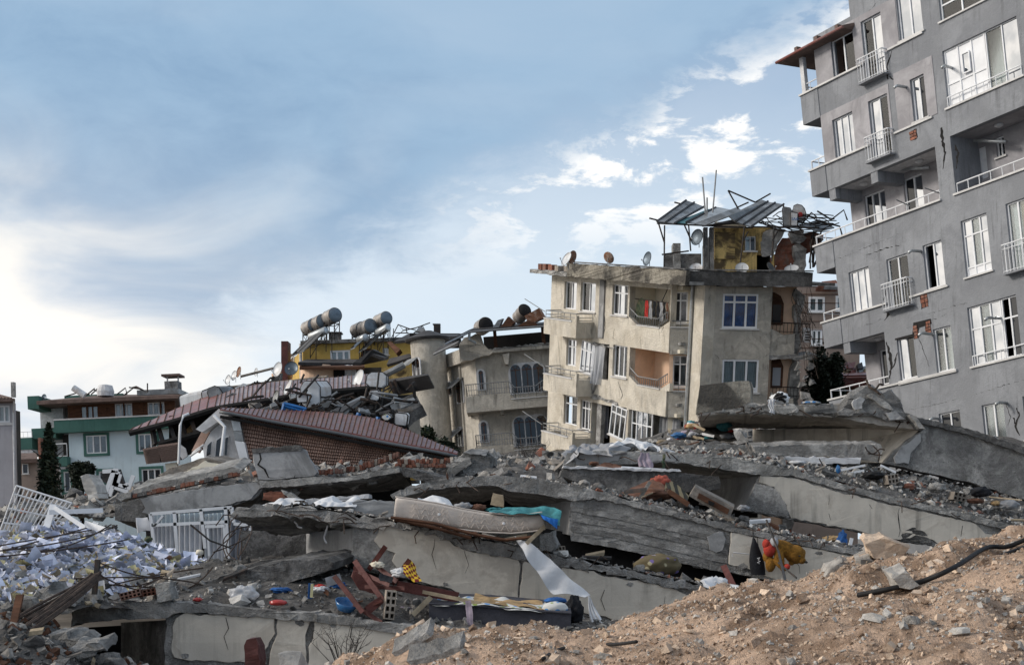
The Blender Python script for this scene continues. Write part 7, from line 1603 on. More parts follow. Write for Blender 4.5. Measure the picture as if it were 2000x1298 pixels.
def mattress():
    T = thing('mattress', 'bent cream quilted mattress on the slab edge', 'mattress', P(910, 1040, 17.5)); Y = 17.6
    cl = curve_px('770,996,17.6 800,999,17.6 850,1006,17.6 900,1016,17.6 950,1023,17.6 1000,1026,17.6 1040,1023,17.6 1062,1019,17.6', 60); th = .125; D = 1.0; prof = []
    for i in range(24):
        t = 2 * math.pi * i / 24; cx, cz = math.cos(t), math.sin(t); e = .25; prof.append((math.copysign(abs(cx) ** e, cx), math.copysign(abs(cz) ** .55, cz)))
    mb = MB(); n = len(prof)
    for i, p in enumerate(cl):
        t = i / 60; end = min(1, min(t, 1 - t) * 14 + .55); u = (cl[min(i + 1, 60)] - cl[max(i - 1, 0)]).normalized(); up = Vector((-u.z, 0, u.x))
        tk = th * (1.25 - .35 * t)
        for (a, b) in prof:
            q = p + Vector((0, D / 2, .02)) + Vector((0, a * D / 2, 0)) + up * b * tk * (.75 + .25 * end)
            if a < -.95:
                zz = b; q.y -= .012 * (math.cos(t * 34 + 2.2 * math.sin(zz * 4)) * math.cos(zz * 3.2)) * (1 - abs(b))
            mb.v.append(q)
    for i in range(60):
        for j in range(n): mb.f.append((i * n + j, i * n + (j + 1) % n, (i + 1) * n + (j + 1) % n, (i + 1) * n + j))
    mb.f.append(tuple(reversed(range(n)))); mb.f.append(tuple(60 * n + j for j in range(n))); mb.build('ticking', 'mattress', T, smooth=True)
    for s in (-1, 1):
        path = []
        for i, p in enumerate(cl):
            u = (cl[min(i + 1, 60)] - cl[max(i - 1, 0)]).normalized(); up = Vector((-u.z, 0, u.x)); path.append(p + Vector((0, -.012, .02)) + up * s * th * (1.25 - .35 * i / 60) * .93)
        MB().tube(path, .011, 6).build('piping', 'mattress', T, smooth=True)
    for i in (18, 44): MB().lathe(cl[i] + Vector((0, -.022, .02)), (0, -1, 0), [(.02, 0), (.016, .008), (.004, .01)], 10).build('button', 'plastic_white', T)
    for i0 in (14, 34, 46):
        # quilting: hexagon stitch lines
        mbq = MB()
        for k in range(-1, 7):
            t = min(59, max(1, i0 + k * 2)); 
        for z0 in (-.5, 0.05, .5): mbq.tube([cl[max(1, min(59, i0 - 8 + k))] + Vector((0, -.012, .02 + th * (z0 + .22 * (1 if (k // 2) % 2 else -1)))) for k in range(17)], .0035, 4)
        mbq.build('stitching', 'mattress', T)
mattress()
B_ = thing('bedstead', 'rusty bed frame boards bowed under the mattress', 'bed frame', P(900, 1060, 17.6))
for s in ('763,1010,17.5 850,1022,17.5 930,1044,17.5 985,1054,17.5 1040,1048,17.5', '770,1014,17.55 850,1030,17.55 920,1050,17.55'): MB().tube(curve_px(s, 16), .02, 4).build('side_rail', 'wood_brown', B_)
for a, b in (((1028, 1061, 17.4), (1064, 1027, 17.5)), ((985, 1054, 17.5), (1030, 1045, 17.7))): stick('slat', a, b, .05, .03, 'wood_pale', parent=B_)
cloth('blanket', '950,996,18 1000,993,18 1050,990,17.9 1085,992,17.8 1097,1000,17.7', '960,1000,17.6 1000,1003,17.55 1050,1004,17.5 1080,1020,17.45 1092,1028,17.45', 'teal patterned blanket spilling over the mattress end', 'cloth_teal', 'blanket', 7, .03)
cloth('blanket', '1058,1004,17.45 1072,1010,17.45 1090,1014,17.45', '1062,1012,17.4 1078,1022,17.4 1088,1030,17.4', 'dark teal corner of bedding hanging off the mattress', 'cloth_navy', 'bedding', 3, .02, seed=4)
cloth('bedsheet', '815,974,18.3 850,972,18.3 880,984,18.3', '820,982,17.9 850,984,17.9 890,994,17.9', 'white crumpled sheet at the raised end of the mattress', 'cloth_white', 'bedsheet', 4, .03, seed=2, crumple=.06)
for i, (x, y, w, h, m, lab) in enumerate(((905, 988, 34, 14, 'cloth_grey', 'grey clothes heap on the middle of the mattress'), (935, 990, 26, 12, 'cloth_brown', 'brown garment on the mattress beside the grey heap'), (968, 995, 34, 9, 'cloth_teal', 'small teal rag on the mattress edge'), (885, 994, 34, 8, 'cloth_white', 'white rag on the mattress edge'))): bundle('clothes_heap', x, y, 18, w, h, lab, m, 'clothes', seed=i, rough=.7, group='clothes on the mattress')
N_ = thing('cardboard_panel', 'pale square panel standing behind the mattress', 'panel', P(975, 992, 18.6)); conc('962,962 983,966 984,990 958,985', 18.6, (0, .08, 0), 'panel_body', 'wood_pale', N_, jit=.004)
cloth('tarpaulin', '1006,1045,17.6 1030,1060,17.5 1075,1090,17.45 1115,1130,17.4 1155,1162,17.4', '1007,1048,17.6 1030,1090,17.4 1050,1118,17.35 1080,1158,17.3 1140,1163,17.3', 'pale tarpaulin hanging diagonally across the plaster beam', 'cloth_white', 'tarpaulin', 3, .05, crumple=.03, freq=4)
cloth('tarpaulin', '1150,1160,17.3 1156,1166,17.3', '1152,1245,17.1 1182,1235,17.1', 'pale cloth strip dropping beside the grey bed base', 'cloth_white', 'cloth strip', 3, .05, nu=14, nv=24, seed=3)
# grey bed base with bedding in the gap
S_ = thing('divan_bed', 'dark grey upholstered bed base jammed under the long plaster beam', 'bed base', P(975, 1240, 16.4))
rough_prism(jag([P(x, y, 16.4) for x, y in pts('838,1178 950,1184 1116,1197 1114,1260 960,1258 838,1255')], .3, .004), (0, .8, .1), .006).build('base_body', 'sofa_grey', S_)
MB().tube(curve_px('838,1178,16.38 950,1184,16.38 1116,1197,16.38', 12), .012, 6).build('edge_piping', 'sofa_grey', S_)
cloth('patterned_sheet', '838,1163,17 920,1166,17 1010,1172,17 1060,1178,17', '840,1178,16.4 920,1183,16.36 1010,1190,16.36 1064,1193,16.36', 'floral sheet lying along the grey bed base', 'floral_white', 'bedsheet', 9, .02, crumple=.05)
cloth('brown_blanket', '930,1158,17 985,1168,17 1060,1174,17', '920,1174,16.5 990,1182,16.45 1062,1188,16.45', 'brown and orange blanket folded on the grey bed base', 'cloth_tan', 'blanket', 12, .03, seed=5)
bundle('pillow', 1084, 1187, 16.6, 52, 26, 'white pillow with blue and green flowers on the bed base', 'floral_white', 'pillow', seed=3, rough=.15); bundle('folded_towel', 1085, 1172, 16.9, 44, 14, 'lilac blue towel on top of the flowered pillow', 'cloth_blue', 'towel', seed=4, rough=.3)
bundle('clothes_heap', 1122, 1190, 16.8, 34, 50, 'dark clothes heap between the pillow and the cloth strip', 'cloth_black', 'clothes', seed=9, rough=.8)
cloth('hanging_rag', '908,1168,16.3 920,1168,16.3', '916,1240,16.2 926,1238,16.2', 'thin purple rag hanging in front of the grey bed base', 'cloth_lilac', 'rag', 2, .01, nu=6, nv=20, seed=1)
# red-brown broken chairs
C_ = thing('broken_chair', 'splintered red-brown wooden chair with upturned legs', 'chair', P(740, 1205, 16.5), 'broken red-brown furniture')
for a, b, w in (((692, 1094), (748, 1172), .06), ((720, 1112), (753, 1066), .055), ((735, 1105), (775, 1135), .05), ((765, 1140), (800, 1092), .055), ((700, 1115), (760, 1142), .045), ((712, 1145), (790, 1148), .045)): stick('leg' if w > .05 else 'rail', (*a, 16.7), (*b, 16.4), w, .05, 'wood_red', parent=C_)
conc('690,1105 708,1112 745,1140 738,1160 700,1150 686,1125', 16.9, (0, .06, 0), 'seat', 'wood_red', C_, jit=.006)
D_ = thing('broken_chair', 'red-brown chair back lying with a square seat panel', 'chair', P(700, 1212, 16.2), 'broken red-brown furniture')
for a, b, w in (((652, 1124), (708, 1195), .055), ((690, 1180), (745, 1215), .045), ((712, 1188), (745, 1172), .03)): stick('leg', (*a, 16.3), (*b, 16.1), w, .05, 'wood_red', parent=D_)
conc('710,1184 742,1164 750,1176 722,1200', 16.2, (0, .05, 0), 'seat', 'wood_red', D_, jit=.004)
stick('wooden_board', (775, 1143, 16.6), (895, 1166, 16.6), .12, .03, 'wood_red', 'long red-brown board under the plaster beam beside the chairs', group='broken red-brown furniture'); stick('wooden_board', (825, 1155, 16.5), (940, 1178, 16.4), .04, .03, 'wood_pale', 'thin pale board along the floral sheet')
stick('wooden_board', (806, 1200, 16.3), (842, 1165, 16.5), .06, .03, 'wood_pale', 'short pale plank leaning at the end of the bed base')
ck = cloth('checkered_cloth', '788,1100,16.5 802,1092,16.5 812,1106,16.5', '786,1118,16.35 806,1140,16.3 820,1138,16.3', 'yellow and dark red checkered cloth caught on a chair leg', 'checker_cloth', 'cloth', 2, .01, nu=14, nv=14)
uvl = ck.data.uv_layers.new(name='UVMap')
for poly in ck.data.polygons:
    for li in poly.loop_indices:
        i = ck.data.loops[li].vertex_index % 225; uvl.data[li].uv = ((i // 15) / 14 * .8, (i % 15) / 14)
cloth('black_shirt', '745,1118,16.4 770,1122,16.4', '742,1132,16.2 768,1138,16.2', 'black printed shirt tangled in the chair frame', 'cloth_black', 'shirt', 3, .02, nu=14, seed=6); bundle('white_rag', 782, 1118, 16.5, 36, 18, 'white rag stuffed between the chair legs', 'cloth_white', 'rag', seed=6, rough=.8); bundle('white_rag', 738, 1102, 16.6, 26, 14, 'cream rag above the chair seat', 'cream', 'rag', seed=7, rough=.8)
bundle('plastic_bag', 478, 1160, 16.4, 52, 34, 'clear plastic bag of bottles on the lowest slab edge', 'film', 'plastic bag', seed=2, rough=.7)
bundle('red_bottle', 543, 1176, 16.2, 34, 12, 'red plastic container lying on the lowest slab', 'plastic_red', 'container', seed=1, rough=.25); bundle('red_rag', 386, 1170, 16.2, 18, 8, 'small red scrap on the slab beside the dark slab', 'plastic_red', 'scrap', rough=.5)
T_ = thing('basin', 'bright blue plastic basin tipped by the chairs', 'basin', P(674, 1192, 16.2)); MB().lathe(P(674, 1190, 16.3), (.25, -.3, .9), [(.05, 0), (.095, .005), (.12, .06), (.135, .10), (.128, .10), (.112, .06), (.088, .015), (.01, .012)], 24, cap=False).build('bowl', 'plastic_blue', T_, smooth=True)
def book(px, py, Y, w, h, tilt, label, mc, mp='paper'):
    fr = Frame(P(px, py, Y), Vector((math.cos(tilt), .2, math.sin(tilt))), Vector((-math.sin(tilt), 0, math.cos(tilt)))); T = thing('book', label, 'book', P(px, py, Y)); w *= Y / F; h *= Y / F
    MB().fbox(fr, 0, w, 0, h, -.004, 0).build('cover', mc, T); MB().fbox(fr, .003, w - .003, .003, h - .003, -.028, -.0045).build('pages', mp, T); MB().fbox(fr, 0, w, 0, h, -.033, -.0285).build('cover', mc, T)
book(601, 1168, 16.4, 9, 30, -.05, 'thin upright book with a yellow and blue spine on the slab', 'cloth_blue'); book(606, 1166, 16.35, 5, 27, -.05, 'yellow booklet beside the blue one on the slab', 'paper_yellow'); book(640, 1145, 16.7, 30, 18, .3, 'grey-blue folder tipped behind the basin', 'cloth_grey')
for x, y, w, h, m, lab in ((505, 1183, 40, 10, 'wood_pale', 'tan cloth scrap on the lowest slab'), (575, 1180, 46, 10, 'cream', 'cream cloth on the lowest slab beside the red container'), (640, 1178, 40, 12, 'cloth_grey', 'grey cloth under the folder'), (625, 1150, 34, 14, 'cloth_white', 'crumpled white papers behind the yellow booklet'), (660, 1142, 30, 12, 'cloth_blue', 'blue rag behind the basin'), (550, 1152, 40, 12, 'cloth_blue', 'dark blue rag under the dark slab'), (625, 1144, 20, 8, 'cloth_red', 'red rag behind the booklet'), (790, 1188, 26, 8, 'cloth_lilac', 'small lilac rag by the hollow block'), (440, 1180, 40, 8, 'cloth_tan', 'brown wrapping on the slab near the plastic bag')): bundle('rag', x, y, 16.8, w, h, lab, m, 'rag', seed=int(x), rough=.8, group='rags above the lowest beam')
def hollow_brick(px, py, Y, w, h, label, ang=0.0, m='brick_block', rows=2, cols=3, name='hollow_brick', yaw=.2):
    """clay block with its open cells"""
    U = Vector((math.cos(ang), yaw, math.sin(ang))).normalized(); fr = Frame(P(px, py, Y), U, Vector((-math.sin(ang), 0, math.cos(ang)))); T = thing(name, label, 'brick', P(px, py, Y)); w *= Y / F; h *= Y / F; hs = []
    for i in range(cols):
        for j in range(rows): hs.append((w * (i + .18) / cols, w * (i + .82) / cols, h * (j + .18) / rows, h * (j + .82) / rows))
    wall(fr, (0, w, 0, h), hs, .18, 'clay_body', m, T); MB().fbox(fr, .002, w - .002, .002, h - .002, -.185, -.181).build('clay_back', m, T)
hollow_brick(750, 1208, 16.1, 20, 56, 'upright grey hollow block standing by the chairs', -.1, rows=4, cols=2); hollow_brick(236, 1172, 15.9, 40, 14, 'red hollow brick row at the front of the paper heap', .25, 'brick_red', 2, 5); hollow_brick(272, 1166, 16, 32, 13, 'second red hollow brick beside the row at the paper heap', .18, 'brick_red', 2, 4)
hollow_brick(1736, 945, 23, 22, 18, 'pale hollow brick in the rubble strip under the topmost slab', .15); hollow_brick(1862, 975, 23, 26, 16, 'hollow brick beside the cyan ball', -.2); hollow_brick(576, 985, 19, 20, 8, 'small hollow brick on the slab below the tile-hung wall', .05); hollow_brick(1086, 1085, 18.3, 20, 18, 'hollow block under the mattress end', .1)
conc_ = thing('concrete_stub', 'square concrete stub below the mattress end', 'concrete block', P(1070, 1075, 18)); conc('1052,1045 1080,1036 1086,1062 1076,1078 1052,1074', 18, (.05, .3, 0), 'stub_body', 'concrete', conc_)
conc('300,1140 330,1136 336,1170 308,1176', 15.9, (0, .3, 0), 'stub_body', 'concrete_pale', thing('concrete_stub', 'grey concrete stub at the front of the paper heap', 'concrete block', P(318, 1175, 15.9)))
# teddy bear hanging on the wall
def bear():
    T = thing('teddy_bear', 'golden brown teddy bear in a red shirt dangling head down over the slab', 'teddy bear', P(1530, 1115, 19.7)); Y = 19.75; bm = bmesh.new()
    def ell(px, py, rx, rz, ry, dy=0, rot=0.0):
        m = Matrix.Translation(P(px, py, Y + dy)) @ Matrix.Rotation(rot, 4, 'Y') @ Matrix.Diagonal((rx * Y / F, ry * Y / F, rz * Y / F, 1)); bmesh.ops.create_icosphere(bm, subdivisions=3, radius=1, matrix=m)
    ell(1528, 1071, 32, 17, 17, 0, .25); ell(1553, 1082, 20, 19, 18, -.02, .2); ell(1566, 1094, 8, 7, 8, -.08); ell(1568, 1078, 6, 7, 4, -.02); ell(1546, 1098, 6, 6, 4, -.05)
    ell(1522, 1090, 10, 20, 10, -.10, -.15); ell(1505, 1102, 10, 15, 10, -.04, .1); ell(1500, 1084, 10, 14, 10, 0, .3); ell(1530, 1108, 7, 8, 7, -.1)
    mb = MB(); bm.verts.index_update(); mb.v = [v.co.copy() for v in bm.verts]; mb.f = [tuple(v.index for v in f.verts) for f in bm.faces]; bm.free()
    o = mb.build('body', 'plush', T, smooth=True); md = o.modifiers.new('fuse', 'REMESH'); md.mode = 'VOXEL'; md.voxel_size = .009; md.use_smooth_shade = True; sm = o.modifiers.new('soft', 'SMOOTH'); sm.iterations = 4
    bundle_ = lambda nm, px, py, w, h, m, dy: MB().grid(lambda a, b: P(px, py, Y + dy) + Vector((math.cos((b - .5) * 3.1416) * math.cos(a * 6.2832) * w, math.cos((b - .5) * 3.1416) * math.sin(a * 6.2832) * .10, math.sin((b - .5) * 3.1416) * h)) * (Y / F if False else 1), 20, 12).build(nm, m, T, smooth=True)
    k = Y / F; bundle_('shirt', 1503, 1072, 12 * k, 15 * k, 'plush_red', -.06); bundle_('sleeve', 1496, 1062, 7 * k, 10 * k, 'plush_red', -.05); bundle_('cuff', 1537, 1106, 6 * k, 6 * k, 'plush_red', -.13); bundle_('waistcoat', 1512, 1058, 8 * k, 10 * k, 'cloth_grey', -.1)
    bundle_('nose', 1574, 1097, 2.4 * k, 2.4 * k, 'black', -.13); bundle_('eye', 1561, 1085, 1.5 * k, 1.5 * k, 'black', -.15)
bear()
G_ = thing('drawstring_bag', 'black drawstring bag hanging on the plaster wall beside the teddy bear', 'bag', P(1480, 1122, 19.8)); kb = 19.8 / F
MB().grid(lambda a, b: P(1472 + 9 * b, 1050 + 72 * b, 19.85) + Vector((math.cos(a * 6.28) * kb * (2 + 13 * math.sin(min(1, b * 1.05) * 1.9)) , math.sin(a * 6.28) * .05, 0)), 20, 16).build('sack', 'cloth_black', G_, smooth=True); bars([[(1472, 1052, 19.8), (1470, 1030, 19.95)]], .008, 'cord', 'black', G_)
MB().tube([P(x, y, 19.74) for x, y in pts('1479,1090 1484,1088 1481,1093 1485,1095 1479,1098 1483,1100')], .006, 5).build('white_emblem', 'plastic_white', G_)
for a, b, r, lab in (((1497, 1015, 19.4), (1520, 1075, 19), .016, 'bent grey rod leaning across the teddy bear'), ((1520, 1075, 19), (1546, 1185, 12), .016, 'lower half of the bent rod reaching into the dirt'), ((1520, 1098, 19.2), (1556, 1128, 18.8), .012, 'short rod under the teddy bear')): bars([[a, b]], r, 'steel_rod', 'iron', label=lab, cat='rod', group='bent rods by the teddy bear', kind='thing')
bars([[(1430, 1085, 19.9), (1432, 1078, 19.9), (1468, 1082, 19.9)]], .008, 'wall_cable', 'white_dirty', label='thin white cable on the plaster wall beside the bag', cat='cable', kind='thing')
# things on the raw slab
bundle('cushion', 1292, 944, 21.2, 40, 32, 'coral red cushion poking up on the raw slab', 'cloth_coral', 'cushion', seed=2, rough=.6)
cloth('brown_cover', '1282,930,21.2 1262,938,21.1 1240,950,21 1215,962,20.8', '1306,955,20.9 1280,962,20.7 1262,970,20.6 1240,972,20.5', 'brown cover stretched over the coral cushion', 'cloth_brown', 'cover', 3, .05, seed=2); cloth('striped_blanket', '1305,935,21.2 1325,948,21.2 1345,965,21.1', '1298,956,20.8 1320,972,20.7 1340,985,20.6', 'dark striped blanket behind the coral cushion', 'stripe_cloth', 'blanket', 4, .03, seed=3)
bundle('dark_bedding', 1270, 965, 20.9, 90, 26, 'dark red bedding squashed below the brown cover', 'cloth_brown', 'bedding', seed=8, rough=.5)
stick('wooden_strut', (1249, 974, 20.4), (1270, 940, 20.6), .05, .04, 'wood_grey', 'grey strut propping the brown cover'); stick('wooden_strut', (1305, 958, 20.5), (1345, 985, 20.4), .07, .04, 'wood_brown', 'brown strut under the striped blanket')
def drawer():
    T = thing('wooden_box_beam', 'long brown wooden drawer tilted on the raw slab', 'drawer', P(1390, 1005, 20.5)); q = [P(x, y, 20.4) for x, y in pts('1346,968 1357,950 1434,990 1424,1013')]; MB().prism(q, (.05, .3, .05)).build('drawer_front', 'wood_grey', T)
    MB().prism([P(x, y, 20.36) for x, y in pts('1362,972 1366,962 1425,994 1421,1004')], (0, .03, 0)).build('brown_panel', 'wood_brown', T); MB().prism([P(x, y, 20.33) for x, y in pts('1384,976 1396,981 1393,988 1384,984')], (0, .03, 0)).build('handle_hole', 'void', T)
drawer()
for x, y, w, h, m, lab, nm in ((1452, 992, 22, 12, 'cloth_grey', 'grey rag beside the wooden drawer', 'rag'), (1355, 1005, 26, 24, 'concrete_dark', 'dark lump under the wooden drawer', 'lump'), (1160, 905, 20, 8, 'cloth_brown', 'small brown bundle at the dark slab end', 'rag')): bundle(nm, x, y, 20.9, w, h, lab, m, 'rag', seed=int(x), rough=.7)
cloth('brown_quilt', '1158,915,22.3 1180,904,22.4 1215,908,22.4', '1158,918,22 1180,918,22 1214,917,22', 'brown quilt lying on the dark flat slab', 'cloth_brown', 'quilt', 3, .03, seed=2); stick('window_profile', (1214, 913, 22), (1300, 918, 22), .05, .05, 'white_pvc', 'white window profile lying on the dark flat slab', 'window profile')
cloth('lilac_cloth', '1252,884,22.3 1268,882,22.3', '1248,910,22.2 1276,912,22.2', 'lilac cloth hanging over the pale floor edge', 'cloth_lilac', 'cloth', 3, .04, nu=14, nv=16, seed=5, crumple=.06); wires([((1297, 888, 22.3), (1298, 905, 22.25)), ((1298, 905, 22.25), (1300, 922, 22.2))], .025, 'green_rope', 'cloth_green', label='twisted green rope hanging over the pale floor edge', cat='rope', kind='thing', sag=.2)
cloth('grey_tarp', '1110,880,23.2 1150,872,23.4 1215,868,23.6 1240,872,23.6', '1100,900,22.3 1130,888,22.35 1170,884,22.4 1220,880,22.5', 'pale grey tarpaulin over the end of the pale floor', 'cloth_grey', 'tarpaulin', 6, .06, crumple=.12, seed=3); cloth('white_tarp', '1195,866,23.8 1230,862,23.8 1280,870,23.8', '1190,878,23 1235,876,23 1290,882,23', 'white tarpaulin crumpled on the pale floor', 'cloth_white', 'tarpaulin', 6, .06, crumple=.12, seed=6)
bundle('flowered_bundle', 1285, 1103, 19.2, 92, 42, 'bundle of dark cloth with purple and yellow flowers under the raw beam', 'floral_gold', 'bundle', seed=3, rough=.35); bundle('plastic_bag', 1395, 1140, 18.2, 46, 30, 'torn white plastic bag at the top of the dirt', 'cloth_white', 'plastic bag', seed=5, rough=.9); cloth('white_sheet', '1378,1130,18.2 1410,1135,18.2 1450,1140,18.1', '1370,1150,17.8 1410,1155,17.8 1460,1155,17.8', 'white sheet lying where the beam meets the dirt', 'cloth_white', 'sheet', 5, .05, crumple=.1, seed=8)
stick('wooden_board', (1413, 1103, 18.8), (1432, 1143, 18.5), .08, .03, 'wood_red', 'short red board standing at the top of the dirt'); stick('white_board', (1655, 1090, 21.8), (1664, 1050, 21.8), .05, .02, 'white_pvc', 'white strip standing at the end of the raw slab', 'strip')
bundle('blue_bag', 1645, 1055, 22, 20, 34, 'blue plastic bag beside the white strip', 'cloth_blue', 'plastic bag', seed=3, rough=.8); bundle('mustard_cloth', 1625, 1052, 22.2, 40, 14, 'mustard cloth under the plaster beam', 'cloth_tan', 'cloth', seed=5, rough=.6)
# rubbish pile at the foot of the beige house
RP = Heap(['1285,866,27 1340,862,27 1440,866,27', '1300,845,28 1360,828,28 1430,840,28', '1300,858,29.5 1360,846,29.5 1430,850,29.5'], .1, 1.6, nu=40, nv=20, seed=12, name='rubbish_bed', label='mixed household rubbish pile below the beige house')
rr_ = random.Random(9)
for i in range(34):
    p = RP.at(rr_.random(), rr_.uniform(.1, .7)); m = rr_.choice(['cloth_white', 'cloth_blue', 'cloth_red', 'cloth_lilac', 'cloth_grey', 'cloth_teal', 'cloth_black', 'wood_pale', 'cloth_white', 'cloth_coral', 'cloth_tan'])
    px_, py_ = HX + F * p.x / p.y, HY - F * (p.z - CZ) / p.y; bundle('rubbish_rag', px_, py_ - 2, p.y, rr_.uniform(10, 30), rr_.uniform(6, 13), 'crumpled rag on the rubbish pile below the beige house', m, 'rag', seed=i, rough=.9, n=8, group='rags on the rubbish pile')
bundle('blue_bag', 1326, 850, 26.8, 30, 12, 'bright blue bag at the edge of the rubbish pile', 'plastic_blue', 'plastic bag', seed=4, rough=.6); bundle('teal_sack', 1415, 832, 27.2, 30, 20, 'teal patterned sack on top of the rubbish pile', 'cloth_teal', 'sack', seed=2, rough=.3)
for i in range(10):
    x = rr_.uniform(1300, 1430); y = rr_.uniform(838, 858); stick('broken_lath', (x, y, 27), (x + rr_.uniform(-25, 25), y - rr_.uniform(2, 14), 27.2), .05, .03, rr_.choice(['wood_pale', 'white_dirty', 'wood_grey']), 'broken lath in the rubbish pile', group='laths in the rubbish pile')
# bag and wires on the topmost slab
bundle('plastic_bag', 1524, 778, 24.7, 36, 24, 'white plastic bag caught on the topmost slab', 'plastic_white', 'plastic bag', seed=7, rough=.6); cloth('torn_plastic', '1500,780,24.6 1514,772,24.6', '1498,815,24.5 1512,812,24.5', 'torn clear plastic dangling from the topmost slab', 'film', 'plastic', 3, .05, nu=10, crumple=.1)
wires([((1508, 785, 24.6), (1535, 775, 24.6)), ((1512, 778, 24.6), (1528, 768, 24.6)), ((1518, 770, 24.6), (1534, 785, 24.6))], .025, 'black_hose', 'black', label='black hose loop beside the white plastic bag', cat='hose', kind='thing', sag=.4)
bundle('blue_wrapper', 1585, 786, 24.8, 34, 6, 'pale blue wrapper lying on the topmost slab', 'floral_white', 'wrapper', seed=2, rough=.4)
# scraps along the upper rubble strip
for x, y, w, h, m, lab in ((1637, 916, 9, 16, 'plastic_blue', 'small blue bottle under the fallen beam'), (1868, 979, 16, 12, 'cloth_teal', 'cyan ball in the rubble strip'), (1558, 903, 34, 8, 'cloth_white', 'white scrap on the plaster floor edge'), (1705, 928, 44, 16, 'black', 'black board in the rubble under the fallen beam'), (1905, 978, 34, 10, 'cloth_brown', 'brown cloth in the rubble strip'), (1970, 985, 40, 18, 'cloth_grey', 'grey cloth at the end of the rubble strip'), (1945, 982, 20, 10, 'cloth_tan', 'orange rag at the end of the rubble strip'), (1775, 950, 26, 14, 'brick_red', 'brick red lump in the rubble strip'), (1830, 952, 34, 20, 'concrete_pale', 'pale square lump in the rubble strip'), (1915, 960, 40, 20, 'cloth_black', 'dark bag in the rubble strip'), (1640, 942, 30, 8, 'cloth_red', 'red scrap in the rubble strip')): bundle('scrap', x, y, 23.2, w, h, lab, m, 'scrap', seed=int(x), rough=.5, group='scraps in the rubble strip')
for a, b, lab in (((1640, 918), (1690, 908), 'white profile under the fallen beam'), ((1636, 928), (1688, 918), 'second white profile under the fallen beam'), ((1685, 935), (1695, 920), 'short white strip by the black board'), ((1880, 975), (1925, 955), 'thin grey lath in the rubble strip'), ((1880, 985), (1960, 975), 'long brown lath in the rubble strip'), ((1720, 908), (1750, 922), 'white lath beside the fallen beam')): stick('strip', (*a, 23.6), (*b, 23.6), .035, .02, 'white_pvc' if 'white' in lab else 'wood_grey', lab, 'strip', group='strips in the rubble')
# ------------------------------------------------------------------ left: window screen, grille, frames, papers, rods
def shop_window():
    T = thing('window_screen', 'white aluminium window screen with pale curtains standing in the rubble', 'window screen', P(370, 1110, 25.2)); fr = Frame(P(370, 1050, 25.2), Vector((1, .05, .05)), Vector((0.02, 0, 1)))
    def bar(a, b, w=.045): stick('frame_bar', (*a, 25.2), (*b, 25.2), w, .06, 'white_pvc', parent=T)
    for a, b in (((293, 1003), (452, 990)), ((293, 1003), (300, 1060)), ((340, 1000), (347, 1105)), ((392, 994), (400, 1070)), ((440, 990), (446, 1105)), ((296, 1025), (445, 1018)), ((400, 1028), (440, 1026)), ((405, 1030), (408, 1085)), ((437, 1030), (440, 1085)), ((452, 990), (456, 1020)), ((456, 1022), (490, 1026)), ((488, 1030), (490, 1098)), ((300, 1028), (318, 1006))): bar(a, b, .035 if a[0] in (405, 437, 300, 488) else .055)
    for q in ('301,1006 340,1002 341,1020 303,1023', '346,1002 391,998 393,1018 348,1020', '398,996 438,993 440,1015 400,1017'): plate([(x, y, 25.24) for x, y in pts(q)], .01, 'pane', 'glass_clear', T)
    for u0, u1 in ((300, 340), (347, 394), (400, 440), (448, 490)):
        A = P(u0, 1003, 25.45); B = P(u1, 1000, 25.45); MB().grid(lambda a, b: A.lerp(B, a) + Vector((0, .03 * math.sin(a * 30 + u0), -1.05 * b)), 30, 4).build('curtain', 'curtain' if u0 < 440 else 'curtain_grey', T, smooth=True, fix=False)
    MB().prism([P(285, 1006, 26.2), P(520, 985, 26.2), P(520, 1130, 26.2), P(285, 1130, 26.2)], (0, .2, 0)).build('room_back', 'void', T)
    cloth('side_curtain', '265,1012,25.4 290,1008,25.4', '268,1040,25.4 294,1036,25.4', '', 'curtain', parent=T, nu=12)
shop_window()
def grille():
    T = thing('iron_grille', 'white painted iron window grille tilted on the rubble', 'grille', P(60, 1040, 22)); Y = 22
    tl, tr, br, bl = (32, 948), (140, 982), (92, 1042), (0, 1036)
    f = lambda a, b: P(*[(tl[i] * (1 - a) + tr[i] * a) * (1 - b) + (bl[i] * (1 - a) + br[i] * a) * b for i in (0, 1)], Y + .3 * b)
    for i in range(14): MB().tube([f(i / 13, 0), f(i / 13, 1)], .012, 5).build('bar', 'white_pvc', T)
    for b in (0, .18, .5, .82, 1): MB().tube([f(0, b), f(1, b)], .016, 5).build('cross_bar', 'white_pvc', T)
grille()
for a, b, w, lab in (((90, 1030, 21), (104, 985, 21.2), .1, 'wide white profile standing in the grille'), ((96, 1000, 21), (200, 996, 21.2), .07, 'white plank lying across the paper heap top'), ((105, 990, 20.8), (165, 1030, 20.6), .06, 'white sloping profile on the paper heap'), ((165, 1022, 20.8), (205, 1035, 20.6), .09, 'white board on the paper heap'), ((0, 1222, 14), (62, 1215, 14.2), .05, 'white metal rail at the frame edge'), ((26, 1215, 13.6), (38, 1160, 13.8), .07, 'brown post standing in the corner rubble')): stick('white_profile' if 'white' in lab else 'wooden_post', a, b, w, .04, 'white_pvc' if 'white' in lab else 'wood_brown', lab, 'profile')
W_ = thing('broken_window_frame', 'broken white window frames tumbled before the pale blue house', 'window frame', P(220, 970, 32))
for a, b in (((204, 968), (222, 918)), ((213, 968), (228, 925)), ((196, 945), (210, 968)), ((222, 950), (250, 960)), ((222, 944), (248, 952)), ((230, 920), (222, 948)), ((234, 925), (226, 950)), ((250, 955), (260, 928)), ((200, 920), (230, 918)), ((240, 950), (250, 945))): stick('frame_bar', (*a, 32), (*b, 32), .09, .06, 'white_pvc', parent=W_)
